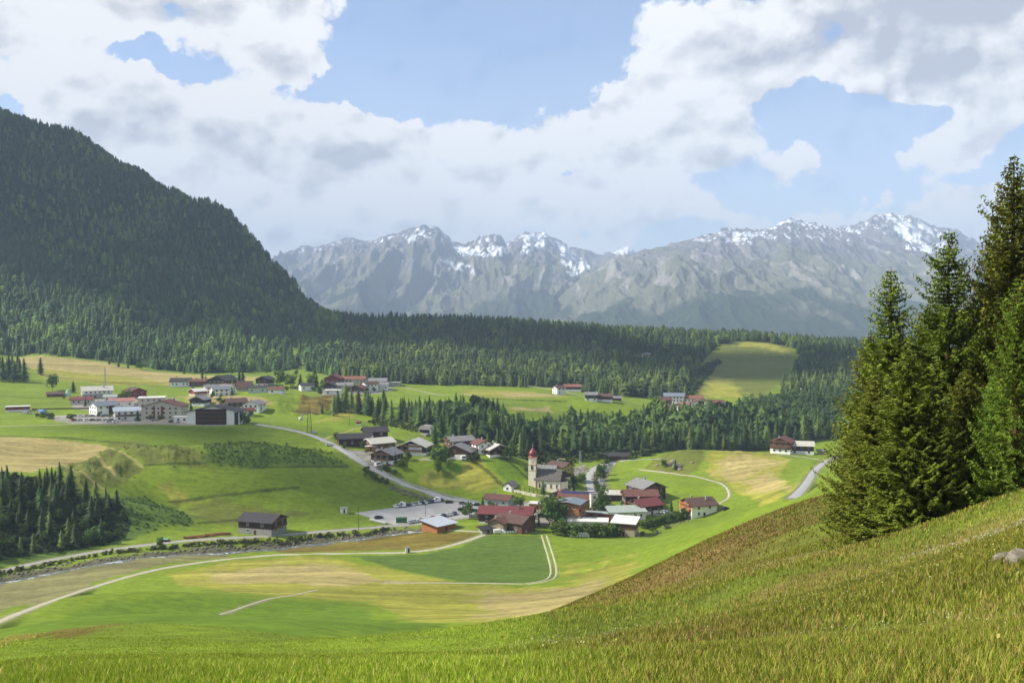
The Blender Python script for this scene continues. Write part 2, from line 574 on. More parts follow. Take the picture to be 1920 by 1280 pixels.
def hits(uv, dmin=3.0):
    """photo pixels -> first ground point hit from the view point"""
    out = []
    for u, v in uv:
        t, s = px_dir(u, v)
        ds = _DS[_DS >= dmin]
        g = height(t * ds, ds) - s * ds
        k = np.argmax(g > 0)
        if g[k] <= 0:
            k = len(ds) - 1
        if k > 0 and g[k] > 0:
            f = -g[k - 1] / (g[k] - g[k - 1] + 1e-9)
            d = ds[k - 1] + (ds[k] - ds[k - 1]) * min(max(f, 0), 1)
        else:
            d = ds[k]
        out.append((t * d, d, h1(t * d, d)))
    return out


def hit(u, v, dmin=3.0):
    return hits([(u, v)], dmin)[0]


def at_depth(u, d):
    t, s = px_dir(u, 800)
    return t * d, d, h1(t * d, d)


# flatten pads for roads and car park are added to the grid before the mesh is made
def dist_poly(px, py, line):
    """distance of points to polyline, and nearest z (line: list of xyz)"""
    best = np.full(px.shape, 1e9)
    bz = np.zeros(px.shape)
    for (x0, y0, z0), (x1, y1, z1) in zip(line[:-1], line[1:]):
        dx, dy = x1 - x0, y1 - y0
        L2 = dx * dx + dy * dy + 1e-9
        t = np.clip(((px - x0) * dx + (py - y0) * dy) / L2, 0, 1)
        d = np.hypot(px - x0 - t * dx, py - y0 - t * dy)
        m = d < best
        best = np.where(m, d, best)
        bz = np.where(m, z0 + (z1 - z0) * t, bz)
    return best, bz


def resample(line, step):
    out = [line[0]]
    for a, b in zip(line[:-1], line[1:]):
        L = math.dist(a[:2], b[:2])
        k = max(1, int(L / step))
        for i in range(1, k + 1):
            f = i / k
            out.append(tuple(a[j] + (b[j] - a[j]) * f for j in range(3)))
    return out


def smooth_line(line, it=2):
    for _ in range(it):
        new = [line[0]]
        for a, b in zip(line[:-1], line[1:]):
            new.append(tuple(a[j] * .75 + b[j] * .25 for j in range(3)))
            new.append(tuple(a[j] * .25 + b[j] * .75 for j in range(3)))
        new.append(line[-1])
        line = new
    return line


# name: (width m, material key, pixel polyline, label)
PATHS = [
    ('road', 5.0, 'gravel', [(-60, 1085), (0, 1070), (80, 1052), (200, 1030), (350, 1012), (500, 1005), (640, 993), (760, 984), (840, 975), (905, 962)]),
    ('road', 5.5, 'asphalt', [(480, 795), (560, 806), (610, 820), (650, 848), (690, 876), (740, 903), (800, 925), (880, 944), (950, 950), (1010, 945)]),
    ('track', 3.2, 'chalk', [(-60, 1190), (0, 1163), (100, 1124), (200, 1092), (280, 1068), (400, 1050), (520, 1039), (640, 1037), (790, 1036), (850, 1026), (900, 1003), (935, 992)]),
    ('track', 2.0, 'chalk', [(765, 993), (850, 993), (910, 997)]),
    ('road', 6.0, 'asphalt', [(1110, 925), (1112, 905), (1100, 893), (1090, 882), (1108, 872), (1130, 864), (1180, 861), (1240, 860)]),
    ('road', 4.0, 'gravel', [(1010, 945), (1050, 932), (1110, 925)]),
    ('road', 5.0, 'asphalt', [(1486, 934), (1500, 925), (1512, 914), (1520, 901), (1521, 888), (1524, 876), (1534, 867), (1550, 861), (1580, 852)]),
    ('path', 1.6, 'chalk', [(1198, 880), (1260, 886), (1310, 892), (1360, 903), (1372, 918), (1398, 926), (1370, 938), (1345, 947)]),
    ('path', 1.2, 'chalk', [(412, 1152), (460, 1138), (520, 1118), (596, 1105)]),
    ('path', 1.5, 'chalk', [(720, 1092), (850, 1092), (980, 1094)]),
    ('path', 2.0, 'pale', [(0, 799), (120, 796), (240, 790)]),
    ('path', 2.2, 'pale', [(985, 722), (1040, 727), (1080, 742), (1150, 748), (1180, 754)]),
    ('path', 2.0, 'pale', [(740, 722), (800, 733), (835, 742), (900, 744)]),
    ('path', 2.5, 'gravel', [(1225, 964), (1250, 962), (1280, 964)]),
    ('path', 2.5, 'pale', [(1550, 862), (1500, 853), (1455, 852)]),
    ('path', 2.0, 'pale', [(960, 853), (1010, 857), (1060, 860), (1110, 862)]),
]
TWIN = [[(1020, 1003), (1022, 1020), (1030, 1045), (1046, 1072), (1054, 1083), (1046, 1091), (1020, 1094), (985, 1095)]]
RIVER = [[(-60, 1104), (0, 1087), (60, 1077), (130, 1064), (220, 1046), (330, 1036), (450, 1030), (560, 1020), (640, 1010), (700, 1002), (760, 995), (800, 991)],
         [(1150, 862), (1137, 872), (1117, 892), (1112, 903), (1125, 915), (1135, 928)]]
PADS = [[(665, 962), (835, 937), (905, 950), (880, 968), (740, 984)]]


def worldline(uv, it=2):
    den = [uv[0]]
    for a, b in zip(uv[:-1], uv[1:]):
        k = max(1, int(math.dist(a, b) / 22))
        den += [(a[0] + (b[0] - a[0]) * i / k, a[1] + (b[1] - a[1]) * i / k) for i in range(1, k + 1)]
    return smooth_line(smooth3(hits(smooth_uv(den))), 1)


def smooth_uv(l):
    for _ in range(3):
        l = [l[0]] + [((a[0] + 2 * b[0] + c[0]) / 4, (a[1] + 2 * b[1] + c[1]) / 4) for a, b, c in zip(l[:-2], l[1:-1], l[2:])] + [l[-1]]
    return l


def smooth3(l):
    for _ in range(2):
        l = [l[0]] + [tuple((a[j] + 2 * b[j] + c[j]) / 4 for j in range(3)) for a, b, c in zip(l[:-2], l[1:-1], l[2:])] + [l[-1]]
    return l


for uv, amp, sc0 in BANKS:
    P = hits(uv)
    xs = [p[0] for p in P]; ys = [p[1] for p in P]
    m = (XX > min(xs) - 10) & (XX < max(xs) + 10) & (YY > min(ys) - 10) & (YY < max(ys) + 10)
    d, _ = dist_poly(XX[m], YY[m], P + [P[0]])
    w = np.where(in_poly(XX[m], YY[m], P), sstep(d, 0, 8), 0)
    GZV[m] += (fbm(XX[m] / sc0, YY[m] / sc0 + 3, 4, True) - .5) * amp * w
path_lines = [(nm, w, m, worldline(uv)) for nm, w, m, uv in PATHS]
twin_lines = [worldline(uv) for uv in TWIN]
river_lines = [worldline(uv) for uv in RIVER]
for l in river_lines:
    for i in range(len(l)):
        l[i] = (l[i][0], l[i][1], l[i][2] - 1.3)
gx, gy = XX, YY


def carve(line, half, fall):
    bx = [p[0] for p in line]; by = [p[1] for p in line]
    m = (gx > min(bx) - 30) & (gx < max(bx) + 30) & (gy > min(by) - 30) & (gy < max(by) + 30)
    d, z = dist_poly(gx[m], gy[m], line)
    w = 1 - sstep(d, half, half + fall)
    GZV[m] = GZV[m] * (1 - w) + z * w


for nm, w, m, l in path_lines:
    if w > 3:
        carve(l, w * 0.6, w * 0.8)
for l in river_lines:
    carve(l, 1.8, 2.4)


def in_poly(px, py, poly):
    c = np.zeros(px.shape, bool)
    j = len(poly) - 1
    for i in range(len(poly)):
        xi, yi = poly[i][:2]; xj, yj = poly[j][:2]
        if yi != yj:
            c ^= ((yi > py) != (yj > py)) & (px < (xj - xi) * (py - yi) / (yj - yi) + xi)
        j = i
    return c


pad_polys = []
for uv in PADS:
    P = hits(uv)
    A3 = np.array([(p[0], p[1], 1) for p in P])
    co = np.linalg.lstsq(A3, np.array([p[2] for p in P]), rcond=None)[0]
    m = in_poly(gx, gy, P)
    d, _ = dist_poly(gx, gy, P + [P[0]])
    w = np.where(m, 1.0, 1 - sstep(d, 0, 6))
    GZV[:] = GZV * (1 - w) + (co[0] * gx + co[1] * gy + co[2]) * w
    pad_polys.append(P)

# ------------------------------------------------------------------ terrain mesh
azs = np.unique(np.concatenate([np.linspace(-math.pi, -0.75, 36), np.linspace(-0.75, -0.56, 30), np.linspace(-0.56, 0.56, 1150), np.linspace(0.56, 0.75, 30), np.linspace(0.75, math.pi, 36)]))[:-1]
rs = np.concatenate([np.geomspace(0.4, 4, 14)[:-1], np.geomspace(4, 60, 170)[:-1], np.geomspace(60, 300, 170)[:-1], np.geomspace(300, 720, 400)[:-1], np.geomspace(720, 1200, 150)[:-1], np.geomspace(1200, 3800, 150)])
na, nr = len(azs), len(rs)
TA, TR = np.meshgrid(azs, rs, indexing='ij')
tx, ty = TR * np.sin(TA), TR * np.cos(TA)
tz = height(tx, ty)

# ---- land cover, a plan-view map of real ground colours
G_BRIGHT = srgb(108, 126, 28)
G_MID = srgb(94, 118, 26)
G_DARK = srgb(82, 102, 36)
G_OLIVE = srgb(96, 102, 36)
G_YARD = srgb(140, 134, 120)
G_EDGE = srgb(52, 66, 22)
G_YEL = srgb(136, 134, 50)
G_TAN = srgb(152, 138, 84)
G_GREY = srgb(120, 116, 72)
G_RED = srgb(104, 92, 34)
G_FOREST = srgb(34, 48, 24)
FIELDS = [
    (G_YARD, 1.5, [(100, 779), (165, 776), (260, 784), (350, 792), (440, 798), (340, 797), (240, 796), (150, 795), (105, 790)]),
    (G_YARD, 1.5, [(130, 745), (330, 745), (345, 775), (200, 775), (135, 765)]),
    (G_YARD, 1.5, [(900, 948), (960, 938), (1010, 938), (1060, 930), (1100, 930), (1130, 948), (1150, 960), (1140, 975), (1060, 985), (1000, 985), (940, 970)]),
    (G_YARD, 1.5, [(620, 836), (700, 846), (740, 872), (730, 880), (700, 878), (655, 850)]),
    (G_YARD, 1.5, [(740, 860), (800, 858), (880, 866), (940, 860), (945, 864), (880, 869), (800, 864)]),
    (G_YARD, 3, [(600, 732), (740, 724), (735, 732), (600, 742)]),
    (G_YARD, 3, [(1065, 876), (1100, 870), (1100, 885), (1080, 892), (1062, 888)]),  # colour, edge softness m, pixel polygon (ground points)
    (G_TAN, 4, [(-40, 664), (60, 668), (200, 680), (330, 700), (520, 706), (430, 722), (300, 722), (180, 712), (80, 700)]),
    (G_YEL, 4, [(60, 690), (250, 705), (330, 722), (200, 722), (90, 712)]),
    (G_TAN, 3, [(330, 742), (470, 742), (520, 755), (470, 765), (350, 755)]),
    (G_RED, 6, [(560, 745), (640, 738), (640, 760), (600, 778), (555, 772)]),
    (G_YEL, 5, [(590, 792), (640, 760), (655, 745), (700, 742), (640, 790)]),
    (G_TAN, 2, [(-40, 818), (100, 822), (190, 832), (205, 840), (165, 866), (110, 874), (60, 886), (-40, 884)]),
    (G_OLIVE, 3, [(110, 872), (165, 862), (205, 838), (240, 850), (275, 880), (240, 905), (150, 925), (120, 900)]),
    (G_OLIVE, 4, [(200, 828), (280, 832), (380, 842), (400, 880), (330, 868), (270, 872), (235, 850)]),
    (G_DARK, 4, [(380, 834), (420, 826), (500, 828), (580, 845), (640, 862), (650, 874), (560, 872), (480, 878), (400, 876)]),
    (G_DARK, 4, [(-40, 886), (80, 890), (150, 928), (270, 926), (330, 950), (368, 985), (300, 990), (250, 1010), (150, 1040), (-40, 1075)]),
    (G_YEL, 5, [(290, 900), (340, 915), (390, 935), (360, 950), (300, 930)]),
    (G_OLIVE, 6, [(330, 940), (450, 935), (560, 955), (600, 965), (480, 975), (370, 975)]),
    (G_GREY, 2, [(-60, 1095), (120, 1068), (260, 1044), (420, 1035), (440, 1044), (300, 1058), (180, 1092), (-60, 1175)]),
    (G_RED, 5, [(500, 1028), (640, 1015), (760, 996), (900, 1000), (860, 1020), (800, 1030), (640, 1034), (520, 1036)]),
    (G_DARK, 2, [(640, 1041), (790, 1040), (860, 1024), (905, 1003), (1015, 1004), (1028, 1050), (1046, 1082), (1020, 1090), (860, 1090), (740, 1066)]),
    (G_YEL, 5, [(300, 1075), (440, 1052), (560, 1042), (640, 1045), (740, 1068), (850, 1090), (1050, 1096), (1140, 1040), (1280, 1060), (1230, 1110), (1080, 1185), (880, 1170), (700, 1130), (560, 1120), (430, 1110)]),
    (G_TAN, 8, [(360, 1075), (520, 1055), (640, 1060), (760, 1090), (640, 1100), (450, 1095)]),
    (G_TAN, 10, [(900, 1105), (1060, 1100), (1180, 1060), (1240, 1072), (1150, 1130), (1040, 1165), (900, 1150)]),
    (G_MID, 5, [(-60, 1210), (0, 1176), (140, 1134), (260, 1118), (460, 1120), (680, 1135), (860, 1170), (700, 1190), (300, 1170), (100, 1195)]),
    (G_RED, 3, [(-60, 1232), (0, 1206), (110, 1180), (250, 1163), (255, 1170), (120, 1196), (0, 1222)]),
    (G_DARK, 3, [(890, 1182), (960, 1176), (1060, 1185), (1060, 1200), (960, 1200)]),
    # slope below the houses
    (G_YEL, 3, [(855, 860), (905, 862), (930, 885), (960, 912), (900, 925), (840, 915), (780, 905), (800, 880)]),
    (G_OLIVE, 4, [(795, 880), (850, 880), (870, 905), (800, 902)]),
    (G_MID, 2, [(800, 858), (870, 860), (865, 890), (830, 890)]),
    (G_MID, 3, [(905, 862), (950, 858), (995, 905), (985, 912), (945, 908), (925, 885)]),
    (G_BRIGHT, 3, [(760, 908), (880, 920), (1000, 935), (960, 948), (880, 938)]),
    # right slope
    (G_OLIVE, 3, [(1205, 878), (1235, 858), (1275, 836), (1330, 842), (1320, 870), (1290, 892), (1240, 888)]),
    (G_YEL, 3, [(1330, 845), (1400, 842), (1480, 862), (1460, 900), (1500, 925), (1410, 932), (1370, 915), (1330, 895), (1320, 870)]),
    (G_TAN, 6, [(1340, 860), (1400, 850), (1460, 865), (1420, 885), (1380, 905), (1340, 890)]),
    (G_TAN, 6, [(1390, 900), (1450, 880), (1500, 905), (1460, 925), (1400, 925)]),
    (G_BRIGHT, 3, [(1140, 880), (1200, 882), (1310, 893), (1365, 905), (1372, 920), (1390, 928), (1340, 948), (1240, 925), (1160, 925)]),
    (G_BRIGHT, 3, [(1250, 990), (1340, 965), (1500, 930), (1560, 915), (1540, 935), (1400, 985), (1340, 1010), (1200, 1020), (1180, 1010)]),
    (G_YEL, 10, [(1060, 1060), (1200, 1040), (1340, 1012), (1320, 1035), (1200, 1075), (1110, 1090)]),
    # far fields
    (G_YEL, 4, [(870, 730), (1000, 734), (1060, 744), (960, 748), (860, 742)]),
    (G_TAN, 4, [(930, 736), (1030, 738), (1050, 744), (950, 746)]),
    (G_TAN, 4, [(960, 765), (1030, 760), (1040, 775), (960, 775)]),
    (G_OLIVE, 14, [(1290, 745), (1310, 700), (1330, 660), (1380, 634), (1440, 636), (1495, 655), (1490, 700), (1450, 745)]),
    (G_YEL, 8, [(1375, 650), (1400, 637), (1440, 640), (1485, 658), (1470, 664), (1420, 650)]),
    (G_YEL, 14, [(1310, 745), (1330, 705), (1370, 710), (1400, 745)]),
]
FOREST_UV = [
    [(-60, 655), (0, 664), (200, 677), (300, 694), (450, 698), (560, 690), (640, 704), (760, 719), (950, 724), (1050, 728), (1170, 744), (1270, 747), (1300, 728), (1310, 700), (1330, 660), (1375, 636),
     (1400, 628), (1450, 636), (1490, 655), (1480, 690), (1440, 725), (1450, 745), (1340, 752)],
]
base = np.tile(np.array(G_BRIGHT), (tx.size, 1)).reshape(tx.shape + (3,))
n1 = fbm(tx / 45, ty / 45, 4)[..., None]
n2 = fbm(tx / 9 + 31, ty / 9, 4)[..., None]
base = base * (0.82 + 0.36 * n1)
inview = np.abs(TA) < 0.62
for col, soft, uv in FIELDS:
    P = hits([(min(max(u, -80), 2000), v) for u, v in uv])
    xs = [p[0] for p in P]; ys = [p[1] for p in P]
    m = (tx > min(xs) - soft * 2) & (tx < max(xs) + soft * 2) & (ty > min(ys) - soft * 2) & (ty < max(ys) + soft * 2)
    px, py = tx[m], ty[m]
    wob = (fbm(px / 7 + 3, py / 7 + 5, 3) - 0.5) * soft * 2.2
    d, _ = dist_poly(px, py, P + [P[0]])
    sd = np.where(in_poly(px, py, P), -d, d) + wob
    w = (1 - sstep(sd, -soft * .7, soft * 0.3))[:, None]
    base[m] = base[m] * (1 - w) + np.array(col) * w
# mowing swaths in the pale fields
pale = np.clip((base[..., 0] / np.maximum(base[..., 1], 1e-3) - .80) / .2, 0, 1) * sstep(TR, 150, 220)
wvx = (fbm(tx / 60, ty / 60, 3) - .5) * 30
sw = fbm((tx + ty * .3) / 60, (ty - tx * .12 + wvx) / 2.6, 3)
sw2 = fbm((tx + ty * .3) / 90, (ty - tx * .12 + wvx) / 9.0, 2)
base = base * (1 + (pale * ((sw - .5) * .75 + (sw2 - .5) * .5) + (1 - pale) * (sw2 - .5) * .22)[..., None])
# field boundaries: dark uncut strips and pale paths
EDGES = [(G_EDGE, 1.3, [(-40, 816), (110, 820), (210, 827), (330, 841)]), (G_EDGE, 1.2, [(272, 872), (330, 868), (400, 866)]), (G_EDGE, 1.5, [(470, 877), (560, 874), (650, 874)]), (G_EDGE, 1.0, [(318, 940), (370, 934), (470, 922), (560, 914)]),
         (G_EDGE, 1.2, [(372, 980), (450, 972)]), (G_EDGE, 2.2, [(85, 706), (200, 716), (320, 725), (420, 727)]), (G_EDGE, 2.0, [(-40, 739), (60, 747), (200, 748)]), (G_TAN, 1.1, [(112, 868), (150, 890), (195, 917)]), (G_TAN, 1.0, [(166, 848), (195, 870), (215, 890)]),
         (G_TAN, 1.0, [(205, 840), (240, 860), (268, 877)]), (G_EDGE, 1.5, [(640, 745), (700, 752), (760, 772)]), (G_TAN, 1.2, [(610, 823), (640, 806), (680, 800)]), (G_EDGE, 1.4, [(880, 860), (905, 862), (945, 912)]), (G_EDGE, 1.2, [(945, 858), (970, 880), (1000, 905)]),
         (G_TAN, 1.2, [(1330, 893), (1360, 870), (1390, 845)]), (G_TAN, 1.6, [(1365, 905), (1420, 888), (1480, 862)]), (G_EDGE, 2.5, [(860, 742), (960, 750), (1060, 752)]), (G_EDGE, 1.0, [(985, 872), (1040, 872), (1075, 876)])]
for col, w_, uv in EDGES:
    l = worldline(uv)
    xs = [p[0] for p in l]; ys = [p[1] for p in l]
    m = (tx > min(xs) - 9) & (tx < max(xs) + 9) & (ty > min(ys) - 9) & (ty < max(ys) + 9)
    d, _ = dist_poly(tx[m], ty[m], l)
    w = (1 - sstep(d + (fbm(tx[m] / 3, ty[m] / 3, 2) - .5) * w_, w_ * .5, w_ * 1.1))[:, None] * 0.8
    base[m] = base[m] * (1 - w) + np.array(col) * w
# the unmown hillside around the view point: mixed flowering grasses
sl = ((TR < 135) & (TR > 0)) * 1.0
hz = sstep(height(tx, ty) / np.maximum(TR, 1), -0.42, -0.3)
wild = (1 - sstep(TR, 95, 135)) * sstep(TA, -0.02, 0.10)
wn_ = fbm(tx / 7, ty / 7, 5)[..., None]
wn2 = fbm(tx / 2.0 + 9, ty / 2.0, 4)[..., None]
wcol = np.array(srgb(94, 106, 30)) * (1 - sstep(wn_, .42, .62)) + np.array(srgb(116, 104, 52)) * sstep(wn_, .42, .62)
wcol = wcol * (0.7 + 0.6 * wn2)
base = base * (1 - wild[..., None]) + wcol * wild[..., None]
edge = wild * sstep(TR, 55, 75) * (1 - sstep(TA, 0.22, 0.36))
edge = (edge * 0.5)[..., None]
base = base * (1 - edge) + np.array(srgb(112, 84, 50)) * edge
# mountain forest floor everywhere high or far outside the fields
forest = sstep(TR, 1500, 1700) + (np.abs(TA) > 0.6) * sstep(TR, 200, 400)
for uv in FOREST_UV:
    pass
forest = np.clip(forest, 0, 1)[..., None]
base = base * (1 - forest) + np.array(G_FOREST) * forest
base *= (0.86 + 0.28 * n2)
# gravel shoulders
for nm, w_, m_, l in path_lines:
    xs = [p[0] for p in l]; ys = [p[1] for p in l]
    m = (tx > min(xs) - 9) & (tx < max(xs) + 9) & (ty > min(ys) - 9) & (ty < max(ys) + 9)
    d, _ = dist_poly(tx[m], ty[m], l)
    w = (1 - sstep(d + (fbm(tx[m] / 2, ty[m] / 2, 2) - .5) * 1.5, w_ * .5, w_ * .5 + 1.2))[:, None] * 0.6
    base[m] = base[m] * (1 - w) + np.array(srgb(130, 122, 92)) * w
for l in river_lines:
    xs = [p[0] for p in l]; ys = [p[1] for p in l]
    m = (tx > min(xs) - 12) & (tx < max(xs) + 12) & (ty > min(ys) - 12) & (ty < max(ys) + 12)
    d, _ = dist_poly(tx[m], ty[m], l)
    w = (1 - sstep(d + (fbm(tx[m] / 3, ty[m] / 3, 3) - .5) * 4, 3.0, 6.0))[:, None]
    base[m] = base[m] * (1 - w) + np.array(srgb(92, 88, 66)) * w
idx = np.arange(na * nr).reshape(na, nr)
i0 = idx[:, :-1]; i1 = np.roll(idx, -1, 0)[:, :-1]; i2 = np.roll(idx, -1, 0)[:, 1:]; i3 = idx[:, 1:]
quads = np.stack([i0, i3, i2, i1], -1).reshape(-1, 4)
co = np.stack([tx, ty, tz], -1).reshape(-1, 3)
me = np_mesh('ground', co, quads, 4, True, base.reshape(-1, 3))
gm, nt, b = new_mat('meadow_ground', 0.9, 0.15)
mk, math_, vmath, mapr, mixc, noise = mix_nodes(nt)
at = mk('ShaderNodeAttribute', attribute_name='Col')
tcg = mk('ShaderNodeTexCoord')
gn1 = noise(tcg.outputs['Object'], 0.35, 6, 0.65)
gn2 = noise(vmath('MULTIPLY', tcg.outputs['Object'], (0.10, 0.9, 0.2)), 1.0, 4, 0.6)   # mowing swaths
gn3 = noise(tcg.outputs['Object'], 4.0, 5, 0.7)
f = math_('ADD', math_('MULTIPLY', gn1.outputs['Fac'], 0.5), math_('ADD', math_('MULTIPLY', gn2.outputs['Fac'], 0.4), math_('MULTIPLY', gn3.outputs['Fac'], 0.35)))
f = mapr(f, 0.42, 0.82, 0.55, 1.45, False)
mul = mk('ShaderNodeVectorMath', operation='SCALE')
nt.links.new(at.outputs['Color'], mul.inputs[0]); nt.links.new(f, mul.inputs['Scale'])
nt.links.new(mul.outputs[0], b.inputs['Base Color'])
bn = mk('ShaderNodeBump'); bn.inputs['Distance'].default_value = 0.25; bn.inputs['Strength'].default_value = 0.6
nt.links.new(math_('ADD', gn3.outputs['Fac'], gn1.outputs['Fac']), bn.inputs['Height']); nt.links.new(bn.outputs[0], b.inputs['Normal'])
ground = tag(link_mesh('ground', me, gm), 'green valley meadows, mown fields and grassy slopes', 'ground', kind='structure')

# ------------------------------------------------------------------ roads, tracks, river, car park
MROAD = {
    'gravel': plain('gravel_road', srgb(150, 146, 138), 0.9, 0.1, 0.18, 0.8, 6),
    'asphalt': plain('asphalt_road', srgb(158, 157, 154), 0.85, 0.2, 0.12, 0.5, 6),
    'chalk': plain('farm_track', srgb(172, 164, 140), 0.95, 0.1, 0.2, 1.2, 6),
    'pale': plain('pale_track', srgb(170, 165, 145), 0.95, 0.1, 0.15, 1.2, 4),
}


def ribbon(name, line, w, mat, dz=0.10, off=0.0, flat=False, jitter=0.0):
    L = resample(line, 2.5)
    co, fa = [], []
    nacross = 5
    for i, p in enumerate(L):
        a = L[max(i - 1, 0)]; c = L[min(i + 1, len(L) - 1)]
        d = Vector((c[0] - a[0], c[1] - a[1])).normalized()
        nx, ny = -d.y, d.x
        ww = w * (1 + jitter * (math.sin(i * 0.7) + math.sin(i * 0.31 + 1)) * 0.5)
        for k in range(nacross):
            s = (k / (nacross - 1) - 0.5) * ww + off
            x, y = p[0] + nx * s, p[1] + ny * s
            z = p[2] if flat else max(h1(x, y), p[2] if k == 2 and False else -1e9)
            edge_drop = -0.25 if k in (0, nacross - 1) else 0
            co.append((x, y, z + dz + edge_drop))
    for i in range(len(L) - 1):
        for k in range(nacross - 1):
            q = i * nacross + k
            fa.append((q, q + 1, q + 1 + nacross, q + nacross))
    me = np_mesh(name, co, fa, 4, True)
    return link_mesh(name, me, mat)


rl = ['pale gravel valley road running beside the stream', 'grey asphalt road curving down past the slope houses into the village', 'pale farm track sweeping across the lower meadows to the farm', 'short narrow track behind the flat roofed wooden hut',
      'wide asphalt road passing the church and the stream', 'gravel lane along the churchyard', 'light asphalt road climbing to the farm on the right', 'narrow footpath skirting the bright field below the hump', 'short worn path in the lower left meadow',
      'faint grassy path at the foot of the dark green parcel', 'pale path below the upper hotels', 'pale path across the far plateau field', 'pale path behind the tree belt', 'gravel drive of the timber house', 'farmyard lane of the right farm', 'pale path behind the church']
for (nm, w, m, l), lab in zip(path_lines, rl):
    tag(ribbon(nm, l, w, MROAD[m]), lab, nm, kind='structure')
for l in twin_lines:
    for s, lab in ((-1.1, 'left wheel rut of the twin farm track beside the dark parcel'), (1.1, 'right wheel rut of the twin farm track beside the dark parcel')):
        tag(ribbon('track', l, 1.1, MROAD['chalk'], off=s), lab, 'track', kind='structure')
# stream
wm, nt, b = new_mat('stream_water', 0.25, 0.5)
mk, math_, vmath, mapr, mixc, noise = mix_nodes(nt)
tcw = mk('ShaderNodeTexCoord')
wn1 = noise(vmath('MULTIPLY', tcw.outputs['Object'], (0.35, 0.8, 1)), 1.0, 6, 0.7)
nt.links.new(mixc(mapr(wn1.outputs['Fac'], 0.50, 0.64), (0.10, 0.12, 0.11), (0.62, 0.64, 0.64)), b.inputs['Base Color'])  # white water, with glints painted into the base colour
bn = mk('ShaderNodeBump'); bn.inputs['Distance'].default_value = 0.3
nt.links.new(wn1.outputs['Fac'], bn.inputs['Height']); nt.links.new(bn.outputs[0], b.inputs['Normal'])
for l, lab in zip(river_lines, ('shallow white mountain stream beside the gravel road', 'white stream between the road and the bright field')):
    tag(ribbon('stream', l, 3.8, wm, dz=0.35, flat=True, jitter=0.25), lab, 'stream', kind='structure')
for P in pad_polys:
    mb = MB()
    Pz = [(p[0], p[1], h1(p[0], p[1]) + 0.12) for p in P]
    n_ = len(Pz)
    mb.add(Pz + [(x, y, z - 1.2) for x, y, z in Pz], [tuple(range(n_))] + [(i, i + n_, (i + 1) % n_ + n_, (i + 1) % n_) for i in range(n_)])
    tag(mb.build('car_park', plain('car_park_asphalt', srgb(168, 164, 156), 0.9, 0.15, 0.14, 0.12, 6)), 'large grey gravelled car park between the stream road and the meadow', 'car park', kind='structure')
# ------------------------------------------------------------------ far mountains
def interp_px(poly, us):
    p = np.array(poly, float)
    return np.interp(us, p[:, 0], p[:, 1])


